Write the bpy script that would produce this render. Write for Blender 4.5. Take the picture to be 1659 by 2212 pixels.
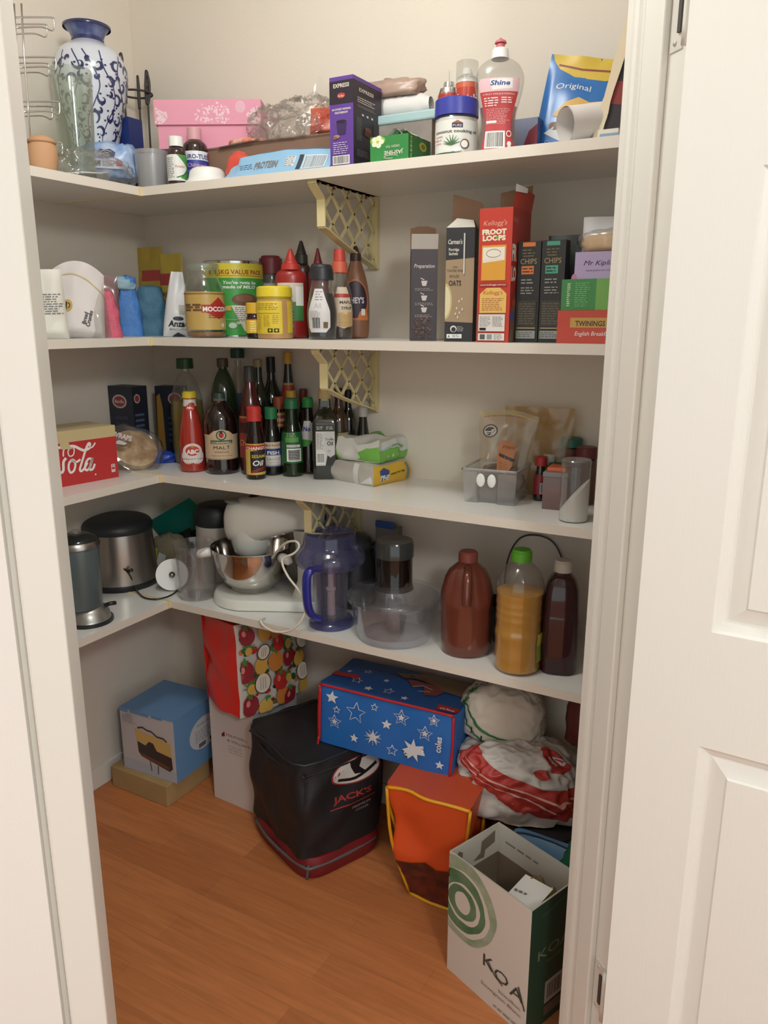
import bpy, bmesh, math, random
from mathutils import Vector, Matrix, noise
R = random.Random(7)
PI = math.pi
SC = bpy.context.scene
COL = SC.collection
for o in list(bpy.data.objects):
    bpy.data.objects.remove(o)

# ------------------------------------------------------------------ camera
CAMP = Vector((1.8384, -1.8293, 1.435))
FW = Vector((-0.46706931, 0.85064589, -0.24134586))
RT = Vector((0.87644689, 0.48149765, 0.00092212))
UP = RT.cross(FW)
FPX, PW, PH = 1666.34, 1659, 2212
cd = bpy.data.cameras.new('camera')
cd.sensor_fit = 'VERTICAL'; cd.sensor_height = 24; cd.lens = 24 * FPX / PH
cd.clip_start = 0.02
cam = bpy.data.objects.new('camera', cd); COL.objects.link(cam)
m4 = Matrix((RT, UP, -FW)).transposed().to_4x4(); m4.translation = CAMP
cam.matrix_world = m4
SC.camera = cam

# ------------------------------------------------------------------ light and exposure
SC.view_settings.view_transform = 'Standard'
SC.view_settings.look = 'None'
SC.view_settings.gamma = 1
SC.view_settings.use_curve_mapping = False
SC.view_settings.exposure = 0.28
SC.cycles.max_bounces = 10
SC.cycles.transparent_max_bounces = 24
SC.cycles.transmission_bounces = 8
SC.cycles.caustics_reflective = False
SC.cycles.caustics_refractive = False
SC.cycles.use_denoising = True
w = bpy.data.worlds.new('kitchen_air'); SC.world = w; w.use_nodes = True
w.node_tree.nodes['Background'].inputs[0].default_value = (0.90, 1.0, 1.0, 1)
w.node_tree.nodes['Background'].inputs[1].default_value = 0.92
def globe_lamp(name, loc, size, power, col):
    ld = bpy.data.lights.new(name, 'POINT'); ld.shadow_soft_size = size
    ld.energy = power; ld.color = col
    o = bpy.data.objects.new(name, ld); COL.objects.link(o)
    o.location = loc
    return o
globe_lamp('pantry_ceiling_light', (1.02, -.88, 2.38), 0.10, 12.5, (0.98, 1.0, 0.97))
globe_lamp('kitchen_ceiling_light', (2.95, -2.40, 2.34), 0.16, 50, (0.97, 1.0, 0.99))

# ------------------------------------------------------------------ measuring helpers
def pray(px, py):
    return RT * ((px - PW / 2) / FPX) - UP * ((py - PH / 2) / FPX) + FW
def atz(px, py, z):
    d = pray(px, py); return CAMP + d * ((z - CAMP.z) / d.z)
def aty(px, py, y):
    d = pray(px, py); return CAMP + d * ((y - CAMP.y) / d.y)
def atx(px, py, x):
    d = pray(px, py); return CAMP + d * ((x - CAMP.x) / d.x)
def topz(P, py):
    """height of the point straight above P seen at photo row py"""
    lo, hi = -1.0, 4.0
    for _ in range(40):
        mid = (lo + hi) / 2
        d = Vector((P[0], P[1], mid)) - CAMP
        y = PH / 2 - FPX * d.dot(UP) / d.dot(FW)
        if y > py: lo = mid
        else: hi = mid
    return lo
def depth(P):
    return (Vector(P) - CAMP).dot(FW)
def facing(P):
    """rotation that turns local -y towards the photographer"""
    return math.atan2(CAMP.y - P[1], CAMP.x - P[0]) + PI / 2
def place(xl, xr, yb, yt, z):
    """centre, radius, height of an upright round thing standing on height z"""
    F = atz((xl + xr) / 2, yb, z)
    dh = Vector((F.x - CAMP.x, F.y - CAMP.y, 0)).normalized()
    r = 0.03; c = F
    for _ in range(5):
        c = F + dh * r
        r = (xr - xl) / 2 / FPX * depth(c)
    return c, r, topz(c, yt) - z
def placey(xc, w, y, yt, z):
    """the same for a thing whose foot is hidden: it stands at wall distance y"""
    c = aty(xc, yt, y); h = c.z - z; c = Vector((c.x, c.y, z))
    return c, w / 2 / FPX * depth(c), h
def placex(xc, w, x, yt, z):
    c = atx(xc, yt, x); h = c.z - z; c = Vector((c.x, c.y, z))
    return c, w / 2 / FPX * depth(c), h

# ------------------------------------------------------------------ materials
def lin(c):
    return tuple((v / 255 / 12.92 if v / 255 <= .04045 else ((v / 255 + .055) / 1.055) ** 2.4) for v in c)
MATS = {}
def mat(name, c=(200, 200, 200), rough=.5, metal=0, spec=.5, bump=0, bscale=60, vary=0, vscale=8, coat=0, c2=None):
    if name in MATS: return MATS[name]
    m = bpy.data.materials.new(name); m.use_nodes = True
    nt = m.node_tree; b = nt.nodes['Principled BSDF']
    b.inputs['Base Color'].default_value = (*lin(c), 1)
    b.inputs['Roughness'].default_value = rough
    b.inputs['Metallic'].default_value = metal
    b.inputs['Specular IOR Level'].default_value = spec
    b.inputs['Coat Weight'].default_value = coat
    if vary or bump:
        tc = nt.nodes.new('ShaderNodeTexCoord')
    if vary:
        n = nt.nodes.new('ShaderNodeTexNoise'); n.inputs['Scale'].default_value = vscale; n.inputs['Detail'].default_value = 4
        r = nt.nodes.new('ShaderNodeValToRGB')
        a = lin(c); d = lin(c2) if c2 else tuple(v * (1 - vary) for v in a)
        r.color_ramp.elements[0].position = .35; r.color_ramp.elements[1].position = .65
        r.color_ramp.elements[0].color = (*d, 1); r.color_ramp.elements[1].color = (*a, 1)
        nt.links.new(tc.outputs['Object'], n.inputs['Vector'])
        nt.links.new(n.outputs['Fac'], r.inputs[0]); nt.links.new(r.outputs[0], b.inputs['Base Color'])
    if bump:
        n = nt.nodes.new('ShaderNodeTexNoise'); n.inputs['Scale'].default_value = bscale; n.inputs['Detail'].default_value = 3
        bp = nt.nodes.new('ShaderNodeBump'); bp.inputs['Strength'].default_value = bump; bp.inputs['Distance'].default_value = .004
        nt.links.new(tc.outputs['Object'], n.inputs['Vector'])
        nt.links.new(n.outputs['Fac'], bp.inputs['Height']); nt.links.new(bp.outputs[0], b.inputs['Normal'])
    MATS[name] = m
    return m
def film(name, tint=(235, 235, 235), body=.12, bodyc=(225, 225, 222), rough=.08, gloss=.9, ior=1.45):
    """thin clear or milky plastic or glass wall: lets light straight through, tints it, shines at grazing angles"""
    if name in MATS: return MATS[name]
    m = bpy.data.materials.new(name); m.use_nodes = True
    nt = m.node_tree; nt.nodes.clear()
    out = nt.nodes.new('ShaderNodeOutputMaterial')
    tr = nt.nodes.new('ShaderNodeBsdfTransparent'); tr.inputs[0].default_value = (*lin(tint), 1)
    df = nt.nodes.new('ShaderNodeBsdfDiffuse'); df.inputs[0].default_value = (*lin(bodyc), 1)
    gl = nt.nodes.new('ShaderNodeBsdfGlossy'); gl.inputs['Roughness'].default_value = rough
    gl.inputs[0].default_value = (gloss, gloss, gloss, 1)
    lw = nt.nodes.new('ShaderNodeLayerWeight'); lw.inputs[0].default_value = .5
    pw = nt.nodes.new('ShaderNodeMath'); pw.operation = 'POWER'; pw.inputs[1].default_value = 3.5
    fr = nt.nodes.new('ShaderNodeMath'); fr.operation = 'MULTIPLY_ADD'; fr.inputs[1].default_value = .75; fr.inputs[2].default_value = .05
    nt.links.new(lw.outputs['Facing'], pw.inputs[0]); nt.links.new(pw.outputs[0], fr.inputs[0])
    m1 = nt.nodes.new('ShaderNodeMixShader'); m1.inputs[0].default_value = body
    m2 = nt.nodes.new('ShaderNodeMixShader')
    L = nt.links.new
    tl = nt.nodes.new('ShaderNodeBsdfTranslucent'); tl.inputs[0].default_value = (*lin(bodyc), 1)
    m0 = nt.nodes.new('ShaderNodeMixShader'); m0.inputs[0].default_value = .5
    L(df.outputs[0], m0.inputs[1]); L(tl.outputs[0], m0.inputs[2])
    L(tr.outputs[0], m1.inputs[1]); L(m0.outputs[0], m1.inputs[2])
    L(fr.outputs[0], m2.inputs[0]); L(m1.outputs[0], m2.inputs[1]); L(gl.outputs[0], m2.inputs[2])
    L(m2.outputs[0], out.inputs[0])
    MATS[name] = m
    return m
def C(*c, r=.45, **k):
    """plain printed colour"""
    g = .3 * c[0] + .59 * c[1] + .11 * c[2]
    c = tuple(int(max(0, min(255, (v * .87 + g * .13) * .97))) for v in c)
    return mat('paint_%02x%02x%02x_%d' % (c[0], c[1], c[2], int(r * 100)), c, r, **k)

# ------------------------------------------------------------------ mesh building
class MB:
    def __init__(s): s.v = []; s.f = []; s.m = []; s.mats = []; s.sm = []
    def mi(s, m):
        if m not in s.mats: s.mats.append(m)
        return s.mats.index(m)
    def add(s, vs, fs, m, smooth=False, X=None):
        b = len(s.v); k = s.mi(m)
        s.v += [tuple(X @ Vector(v)) if X is not None else tuple(v) for v in vs]
        for f in fs:
            s.f.append([b + i for i in f]); s.m.append(k); s.sm.append(smooth)
        return s
    def box(s, c, d, m, X=None, bev=0, sm=False):
        x, y, z = [v / 2 for v in d]
        if bev <= 0:
            vs = [(c[0] + i * x, c[1] + j * y, c[2] + k * z) for k in (-1, 1) for j in (-1, 1) for i in (-1, 1)]
            fs = [(0, 2, 3, 1), (4, 5, 7, 6), (0, 1, 5, 4), (2, 6, 7, 3), (0, 4, 6, 2), (1, 3, 7, 5)]
            return s.add(vs, fs, m, sm, X)
        bm = bmesh.new(); bmesh.ops.create_cube(bm, size=1)
        for v in bm.verts: v.co = Vector((v.co.x * d[0] + c[0], v.co.y * d[1] + c[1], v.co.z * d[2] + c[2]))
        bmesh.ops.bevel(bm, geom=bm.edges[:], offset=bev, segments=2, profile=.5, affect='EDGES')
        return s.bm(bm, m, X, sm)
    def bm(s, bm, m, X=None, sm=False):
        bm.verts.index_update()
        vs = [v.co.copy() for v in bm.verts]; fs = [[v.index for v in f.verts] for f in bm.faces]
        bm.free()
        return s.add(vs, fs, m, sm, X)
    def lathe(s, prof, m, seg=32, sx=1, sy=1, X=None, sq=0, c=(0, 0)):
        """sq>0 squares the cross section"""
        vs = []; n = len(prof)
        def sec(a):
            ca, sa = math.cos(a), math.sin(a)
            if sq:
                e = 2 / (2 + sq)
                ca = math.copysign(abs(ca) ** e, ca); sa = math.copysign(abs(sa) ** e, sa)
            return ca, sa
        for r, z in prof:
            for i in range(seg):
                ca, sa = sec(2 * PI * i / seg)
                vs.append((c[0] + max(r, 1e-5) * ca * sx, c[1] + max(r, 1e-5) * sa * sy, z))
        fs = [(j * seg + i, j * seg + (i + 1) % seg, (j + 1) * seg + (i + 1) % seg, (j + 1) * seg + i)
              for j in range(n - 1) for i in range(seg)]
        return s.add(vs, fs, m, True, X)
    def tube(s, pts, r, m, seg=10, closed=False, X=None, rr=None, flat=1):
        pts = [Vector(p) for p in pts]; n = len(pts); vs = []; prev = None
        for i, p in enumerate(pts):
            a = pts[(i - 1) % n] if (closed or i) else p
            b = pts[(i + 1) % n] if (closed or i < n - 1) else p
            t = (b - a).normalized()
            if prev is None:
                nn = t.cross(Vector((0, 0, 1)))
                if nn.length < .1: nn = t.cross(Vector((1, 0, 0)))
            else:
                nn = prev - t * prev.dot(t)
            nn.normalize(); prev = nn; bb = t.cross(nn)
            q = rr[i] if rr else r
            for k in range(seg):
                an = 2 * PI * k / seg
                vs.append(p + nn * (q * math.cos(an)) + bb * (q * flat * math.sin(an)))
        fs = [(j % n * seg + i, j % n * seg + (i + 1) % seg, (j + 1) % n * seg + (i + 1) % seg, (j + 1) % n * seg + i)
              for j in range(n if closed else n - 1) for i in range(seg)]
        if not closed:
            fs += [tuple(range(seg))[::-1], tuple((n - 1) * seg + i for i in range(seg))]
        return s.add(vs, fs, m, True, X)
    def prism(s, poly, a, b, m, X=None, axis='z', sm=False):
        """extrude a 2D outline from a to b along an axis"""
        n = len(poly)
        def P(u, v, w):
            return (u, v, w) if axis == 'z' else ((u, w, v) if axis == 'y' else (w, u, v))
        vs = [P(u, v, a) for u, v in poly] + [P(u, v, b) for u, v in poly]
        fs = [tuple(range(n))[::-1], tuple(range(n, 2 * n))] + [(i, (i + 1) % n, n + (i + 1) % n, n + i) for i in range(n)]
        return s.add(vs, fs, m, sm, X)
    def sphere(s, c, r, m, sx=1, sy=1, sz=1, seg=16, X=None):
        k = seg // 2
        T = Matrix.Translation(c) if X is None else X @ Matrix.Translation(c)
        return s.lathe([(r * math.sin(PI * i / k), -r * sz * math.cos(PI * i / k)) for i in range(k + 1)], m, seg, sx, sy, T)
    def grid(s, fn, nu, nv, m, sm=True, X=None, wrap=False):
        vs = [fn(i / nu, j / nv) for j in range(nv + 1) for i in range(nu + (0 if wrap else 1))]
        w = nu if wrap else nu + 1
        fs = [(j * w + i, j * w + (i + 1) % w, (j + 1) * w + (i + 1) % w, (j + 1) * w + i) for j in range(nv) for i in range(nu)]
        return s.add(vs, fs, m, sm, X)
    def obj(s, name, parent=None, mods=None, fix=True):
        me = bpy.data.meshes.new(name)
        me.from_pydata([tuple(v) for v in s.v], [], s.f)
        for m in s.mats: me.materials.append(m)
        me.polygons.foreach_set('material_index', s.m)
        me.polygons.foreach_set('use_smooth', s.sm)
        if fix:
            bm = bmesh.new(); bm.from_mesh(me); bmesh.ops.recalc_face_normals(bm, faces=bm.faces); bm.to_mesh(me); bm.free()
        me.update()
        o = bpy.data.objects.new(name, me); COL.objects.link(o)
        if parent: o.parent = parent
        if any(s.sm) and not all(s.sm) or name in ('cap', 'lid'):
            pass
        return o
def sharp(o, ang=35):
    """keep creases crisp on lathed parts"""
    me = o.data
    bm = bmesh.new(); bm.from_mesh(me)
    for e in bm.edges:
        if len(e.link_faces) == 2 and e.calc_face_angle(0) > math.radians(ang): e.smooth = False
    bm.to_mesh(me); bm.free()
    return o
def thing(name, label, cat, loc=(0, 0, 0), rz=0, group=None):
    o = bpy.data.objects.new(name, None); COL.objects.link(o)
    o.empty_display_size = .03
    o.location = loc; o.rotation_euler = (0, 0, rz); o['label'] = label; o['category'] = cat
    if group: o['group'] = group
    return o
def tag(o, label, cat, group=None, kind=None):
    o['label'] = label; o['category'] = cat
    if group: o['group'] = group
    if kind: o['kind'] = kind
    return o
def structure(o):
    o['kind'] = 'structure'; return o
def T(x=0, y=0, z=0, rx=0, ry=0, rz=0, s=1):
    return Matrix.Translation((x, y, z)) @ Matrix.Rotation(rz, 4, 'Z') @ Matrix.Rotation(ry, 4, 'Y') @ Matrix.Rotation(rx, 4, 'X') @ Matrix.Scale(s, 4)
def smooth_pts(pts, n=8, closed=False):
    out = []; P = [Vector(p) for p in pts]; N = len(P)
    for i in range(N if closed else N - 1):
        p0 = P[(i - 1) % N] if closed or i > 0 else P[0]
        p1 = P[i]; p2 = P[(i + 1) % N]
        p3 = P[(i + 2) % N] if closed or i + 2 < N else P[-1]
        for k in range(n):
            t = k / n
            out.append(.5 * ((2 * p1) + (p2 - p0) * t + (2 * p0 - 5 * p1 + 4 * p2 - p3) * t * t + (3 * p1 - p0 - 3 * p2 + p3) * t ** 3))
    if not closed: out.append(P[-1])
    return out

# ------------------------------------------------------------------ printed artwork (lettering, logos, patterns) laid on a surface
_tx = {}
def text2d(s, size, shear=0, bold=0):
    k = (s, shear, bold)
    if k not in _tx:
        cu = bpy.data.curves.new('lettering', 'FONT'); cu.body = s; cu.size = 1; cu.shear = shear; cu.offset = bold
        cu.resolution_u = 2; cu.fill_mode = 'FRONT'
        o = bpy.data.objects.new('lettering', cu); COL.objects.link(o)
        dg = bpy.context.evaluated_depsgraph_get()
        me = o.evaluated_get(dg).to_mesh()
        vs = [(v.co.x, v.co.y) for v in me.vertices]; fs = [list(p.vertices) for p in me.polygons]
        o.evaluated_get(dg).to_mesh_clear()
        bpy.data.objects.remove(o); bpy.data.curves.remove(cu)
        if not vs: vs = [(0, 0)]
        x0 = min(v[0] for v in vs); x1 = max(v[0] for v in vs)
        _tx[k] = (vs, fs, x0, x1)
    return _tx[k]
def art(mb, items, mp, fine=None, off0=.0003, step=.00012):
    for li, it in enumerate(items):
        off = off0 + step * li; k = it[0]; vs = []; fs = []; m = it[-1]
        if k == 'r':
            _, x0, y0, x1, y1, _m = it; vs = [(x0, y0), (x1, y0), (x1, y1), (x0, y1)]; fs = [[0, 1, 2, 3]]
        elif k == 'e':
            _, cx, cy, rx, ry, _m = it
            vs = [(cx + rx * math.cos(2 * PI * i / 28), cy + ry * math.sin(2 * PI * i / 28)) for i in range(28)]; fs = [list(range(28))]
        elif k == 'p':
            vs = list(it[1]); fs = [list(range(len(vs)))]
        elif k == 't':
            # ('t', text, x, y, size, opts, mat)
            _, s, x, y, size, op, _m = it
            v, fs, x0, x1 = text2d(s, size, op.get('sh', 0), op.get('b', 0))
            wd = (x1 - x0) * size; sx = size
            if 'w' in op: sx = op['w'] / max(x1 - x0, 1e-4); wd = op['w']
            al = op.get('a', 'c')
            ox = x - (wd / 2 if al == 'c' else (wd if al == 'r' else 0))
            an = op.get('rot', 0); ca, sa = math.cos(an), math.sin(an)
            vs = []
            for a, b in v:
                p = ox + (a - x0) * sx - x; q = b * size
                if 'arc' in op: q -= op['arc'] * (2 * p / wd) ** 2
                vs.append((x + p * ca - q * sa, y + p * sa + q * ca))
        elif k == 's':
            # stroke ('s', pts, width or [widths], mat)
            _, pts, wd, _m = it
            P = [Vector((p[0], p[1])) for p in pts]; n = len(P)
            for i, p in enumerate(P):
                t = (P[min(i + 1, n - 1)] - P[max(i - 1, 0)]); t = t.normalized() if t.length > 0 else Vector((1, 0))
                h = (wd[i] if isinstance(wd, (list, tuple)) else wd) / 2
                vs += [(p.x - t.y * h, p.y + t.x * h), (p.x + t.y * h, p.y - t.x * h)]
            fs = [[2 * i, 2 * i + 1, 2 * i + 3, 2 * i + 2] for i in range(n - 1)]
        elif k == 'bar':
            _, x0, y0, x1, y1, _m = it; rr = random.Random(int(x0 * 1e5) + 3); x = x0
            while x < x1:
                wd = rr.choice((.0004, .0007, .0011)) * max(1, (x1 - x0) / .03)
                if x + wd > x1: break
                b = len(vs); vs += [(x, y0), (x + wd, y0), (x + wd, y1), (x, y1)]; fs.append([b, b + 1, b + 2, b + 3])
                x += wd + rr.choice((.0005, .0008)) * max(1, (x1 - x0) / .03)
        elif k == 'l':
            # rows of fine print ('l', x0,y0,x1,y1,rows,mat)
            _, x0, y0, x1, y1, n, _m = it; rr = random.Random(int((x0 + y1) * 1e5) + n)
            hh = (y1 - y0) / n
            for j in range(n):
                x = x0; y = y1 - hh * (j + .7); e = x1 - rr.random() * (x1 - x0) * .25
                while x < e:
                    wd = min(hh * rr.uniform(.8, 2.6), e - x)
                    b = len(vs); vs += [(x, y), (x + wd, y), (x + wd, y + hh * .42), (x, y + hh * .42)]; fs.append([b, b + 1, b + 2, b + 3])
                    x += wd + hh * .45
        if fine:
            bm = bmesh.new(); bv = [bm.verts.new((a, b, 0)) for a, b in vs]
            for f in fs:
                try: bm.faces.new([bv[i] for i in f])
                except ValueError: pass
            bmesh.ops.triangulate(bm, faces=bm.faces)
            for _ in range(5):
                es = [e for e in bm.edges if e.calc_length() > fine]
                if not es: break
                bmesh.ops.subdivide_edges(bm, edges=es, cuts=1)
                bmesh.ops.triangulate(bm, faces=[f for f in bm.faces if len(f.verts) > 3])
            bm.verts.index_update()
            vs = [(v.co.x, v.co.y) for v in bm.verts]; fs = [[v.index for v in f.verts] for f in bm.faces]; bm.free()
        mb.add([mp(a, b, off) for a, b in vs], fs, m, bool(fine))
    return mb
def front(y, x0=0, z0=0): return lambda u, v, o: (x0 + u, y - o, z0 + v)
def right(x, y0=0, z0=0): return lambda u, v, o: (x + o, y0 + u, z0 + v)
def left(x, y0=0, z0=0): return lambda u, v, o: (x - o, y0 - u, z0 + v)
def topf(z, x0=0, y0=0): return lambda u, v, o: (x0 + u, y0 + v, z + o)
def cyl(rf, a0=0, sy=1):
    """wrap around an upright axis; rf radius or function of height; u is arc length at nominal radius"""
    g = rf if callable(rf) else (lambda v: rf)
    def f(u, v, o):
        r = g(v); R0 = g(v); a = u / max(r, .004) + a0
        return ((r + o) * math.sin(a), -(r + o) * math.cos(a) * sy, v)
    return f
def prof_r(prof):
    def g(z):
        for (r0, z0), (r1, z1) in zip(prof, prof[1:]):
            if z0 <= z <= z1 and z1 > z0: return r0 + (r1 - r0) * (z - z0) / (z1 - z0)
        return prof[-1][0]
    return g
WHITE = C(238, 236, 230); INK = C(25, 24, 26); RED = C(205, 32, 28); GREY = C(120, 120, 120)
# ------------------------------------------------------------------ the pantry itself
SHZ = [1.7582, 1.3902, 1.0229, 0.6566]     # shelf tops
SD, STH = .303, .020                        # shelf depth and thickness
WALL = mat('wall_paint', (224, 214, 200), .85, bump=.12, bscale=220)
CEIL = mat('ceiling_paint', (235, 232, 226), .9)
TRIM = mat('gloss_trim_paint', (233, 230, 222), .38, spec=.5)
OUTW = mat('outside_wall_paint', (238, 234, 228), .8, bump=.05, bscale=200)
def floor_mat():
    m = bpy.data.materials.new('laminate_floor'); m.use_nodes = True; nt = m.node_tree; b = nt.nodes['Principled BSDF']
    N = nt.nodes.new; L = nt.links.new
    tc = N('ShaderNodeTexCoord')
    br = N('ShaderNodeTexBrick'); br.inputs['Scale'].default_value = 1; br.inputs['Brick Width'].default_value = .62
    br.inputs['Row Height'].default_value = .082; br.inputs['Mortar Size'].default_value = .0006; br.offset = .37
    br.inputs['Color1'].default_value = (*lin((184, 114, 68)), 1); br.inputs['Color2'].default_value = (*lin((200, 128, 78)), 1)
    br.inputs['Mortar'].default_value = (*lin((164, 104, 66)), 1); br.inputs['Bias'].default_value = 0
    mp = N('ShaderNodeMapping'); mp.inputs['Scale'].default_value = (2.2, 26, 1)
    n1 = N('ShaderNodeTexNoise'); n1.inputs['Scale'].default_value = 2.4; n1.inputs['Detail'].default_value = 7; n1.inputs['Distortion'].default_value = .8
    r1 = N('ShaderNodeValToRGB'); r1.color_ramp.elements[0].position = .3; r1.color_ramp.elements[1].position = .72
    r1.color_ramp.elements[0].color = (.62, .58, .55, 1); r1.color_ramp.elements[1].color = (1.12, 1.1, 1.06, 1)
    mx = N('ShaderNodeMixRGB'); mx.blend_type = 'MULTIPLY'; mx.inputs[0].default_value = .55
    L(tc.outputs['Object'], br.inputs['Vector']); L(tc.outputs['Object'], mp.inputs[0]); L(mp.outputs[0], n1.inputs['Vector'])
    L(n1.outputs['Fac'], r1.inputs[0]); L(br.outputs['Color'], mx.inputs[1]); L(r1.outputs[0], mx.inputs[2])
    L(mx.outputs[0], b.inputs['Base Color']); b.inputs['Roughness'].default_value = .42; b.inputs['Specular IOR Level'].default_value = .4
    return m
FLOOR = floor_mat()
structure(MB().box((2.0, -2.4, -.03), (5.0, 5.4, .06), FLOOR).obj('floor'))
structure(MB().box((2.0, -2.4, 2.53), (5.0, 5.4, .06), CEIL).obj('ceiling'))
CH = 2.5
structure(MB().box((.9, .05, CH / 2), (2.0, .1, CH), WALL).obj('wall_back'))
structure(MB().box((-.05, -.95, CH / 2), (.1, 2.0, CH), WALL).obj('wall_left'))
# diagonal front wall: D runs along the wall, N points out to the kitchen
D2 = Vector((.70711, .70711, 0)); N2 = Vector((.70711, -.70711, 0))
E0 = Vector((1.611, -.651, 0))             # outer front corner of the right door stop
OW = .80                                   # clear width between the stops
def dg(u, n, z=0): return E0 + D2 * u + N2 * n + Vector((0, 0, z))
XD = Matrix(((D2.x, -N2.x, 0, E0.x), (D2.y, -N2.y, 0, E0.y), (0, 0, 1, 0), (0, 0, 0, 1)))   # local x along the wall, local -y outwards
HEAD = 2.45
jr = MB(); jl = MB()
ZJ = HEAD / 2
# right jamb: body, stop
jr.box((.012 + .013, .016, ZJ), (.026, .108, HEAD), TRIM, XD, .0015)
jr.box((.006, .0225, ZJ), (.0121, .045, HEAD), TRIM, XD, .0025)
structure(jr.obj('trim_1'))
jl.box((-OW - .0235, .016, ZJ), (.047, .108, HEAD), TRIM, XD, .0035)
structure(jl.obj('trim_2'))
# head jamb and lintel above
structure(MB().box((-OW / 2, .016, HEAD + .013), (OW + .10, .108, .026), TRIM, XD).obj('trim_3'))
structure(MB().box((-OW / 2, .016, (HEAD + .026 + CH) / 2), (OW + .10, .10, CH - HEAD - .026), OUTW, XD).obj('wall_front'))
# inner architraves, seen on the right as a moulded strip
am = MB()
prof = [(.0015, .046), (.0015, .052), (.0065, .056), (.0065, .060), (.0030, .064), (.0020, .071), (.0050, .076), (.0095, .079), (.0060, .084), (.0050, .094), (.008, .100), (.016, .103), (.060, .095), (.062, .060), (.020, .046)]
am.prism(prof, 0, HEAD + .05, TRIM, XD)
structure(am.obj('trim_4'))
am = MB(); am.prism([(-OW - x, y) for x, y in prof][::-1], 0, HEAD + .05, TRIM, XD)
structure(am.obj('trim_5'))
# walls either side of the door
structure(MB().box((.051 + .12, .018, CH / 2), (.24, .10, CH), OUTW, XD).obj('wall_front_right'))
structure(MB().box((-OW - .0565 - .25, .010, CH / 2), (.50, .10, CH), OUTW, XD).obj('wall_front_left'))
structure(MB().box((-OW - .0515, .03, CH / 2), (.011, .10, CH), TRIM, XD).obj('trim_6'))   # shadow gap at the left jamb
structure(MB().box((1.90, -.20, CH / 2), (.1, .50, CH), WALL).obj('wall_right'))
structure(MB().box((.30, -1.70, CH / 2), (.7, .1, CH), WALL).obj('wall_near'))
# skirting
sk = MB(); sk.box((.006, -.9, .034), (.012, 1.6, .068), TRIM, None, .002); structure(sk.obj('baseboard_left'))
sk = MB(); sk.box((.92, -.006, .034), (1.84, .012, .068), TRIM, None, .002); structure(sk.obj('baseboard_back'))

# ---- the open door leaf
def door_leaf():
    a = math.radians(-3.4)
    X = Matrix.Translation((1.651, -.705, 0)) @ Matrix.Rotation(a, 4, 'Z')
    m = mat('door_paint', (234, 232, 225), .42)
    nt = m.node_tree; b = nt.nodes['Principled BSDF']
    tc = nt.nodes.new('ShaderNodeTexCoord'); mp = nt.nodes.new('ShaderNodeMapping'); mp.inputs['Scale'].default_value = (190, 1, 5)
    n = nt.nodes.new('ShaderNodeTexNoise'); n.inputs['Scale'].default_value = 1.5; n.inputs['Detail'].default_value = 3; n.inputs['Distortion'].default_value = .7
    bp = nt.nodes.new('ShaderNodeBump'); bp.inputs['Strength'].default_value = .22; bp.inputs['Distance'].default_value = .0015
    nt.links.new(tc.outputs['Object'], mp.inputs[0]); nt.links.new(mp.outputs[0], n.inputs['Vector'])
    nt.links.new(n.outputs['Fac'], bp.inputs['Height']); nt.links.new(bp.outputs[0], b.inputs['Normal'])
    t = bpy.data.objects.new('door_1', None); COL.objects.link(t); t['kind'] = 'structure'
    H = 2.40; W = .81
    st = .1035
    px = [(st, (W - .10) / 2), ((W + .10) / 2, W - st)]
    pz = [(.22, .826), (1.006, 1.62), (1.73, H - .11)]
    body = MB()
    xs = [0, px[0][0], px[0][1], px[1][0], px[1][1], W]; zs = [.008] + [z for p in pz for z in p] + [H]
    for i in range(5):
        for j in range(7):
            if i in (1, 3) and j in (1, 3, 5): continue
            x0, x1, z0, z1 = xs[i], xs[i + 1], zs[j], zs[j + 1]
            body.add([(x0, 0, z0), (x1, 0, z0), (x1, 0, z1), (x0, 0, z1)], [(0, 1, 2, 3)], m, False, X)
    body.add([(0, 0, .008), (0, .035, .008), (0, .035, H), (0, 0, H)], [(0, 1, 2, 3)], m, False, X)
    body.add([(W, 0, .008), (W, .035, .008), (W, .035, H), (W, 0, H)], [(0, 1, 2, 3)], m, False, X)
    body.add([(0, .035, .008), (W, .035, .008), (W, .035, H), (0, .035, H)], [(0, 1, 2, 3)], m, False, X)
    body.add([(0, 0, H), (W, 0, H), (W, .035, H), (0, .035, H)], [(0, 1, 2, 3)], m, False, X)
    body.add([(0, 0, .008), (W, 0, .008), (W, .035, .008), (0, .035, .008)], [(0, 1, 2, 3)], m, False, X)
    body.obj('door_body', t, fix=False)
    for a0, a1 in px:
        for z0, z1 in pz:
            p = MB()
            rings = [(0, 0), (.003, .005), (.012, .009), (.0145, .013), (.018, .013), (.041, .005), (.043, .0015), (.052, .0015)]
            vs = []
            for d, y in rings:
                vs += [(a0 + d, y, z0 + d), (a1 - d, y, z0 + d), (a1 - d, y, z1 - d), (a0 + d, y, z1 - d)]
            fs = [(4 * k + i, 4 * k + (i + 1) % 4, 4 * k + 4 + (i + 1) % 4, 4 * k + 4 + i) for k in range(len(rings) - 1) for i in range(4)]
            k = 4 * (len(rings) - 1); fs.append((k, k + 1, k + 2, k + 3))
            p.add(vs, fs, m, False, X); p.obj('raised_panel', t, fix=False)
    return t
DOOR = door_leaf()
HM = mat('painted_hinge', (226, 222, 214), .35, metal=.2)
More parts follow.
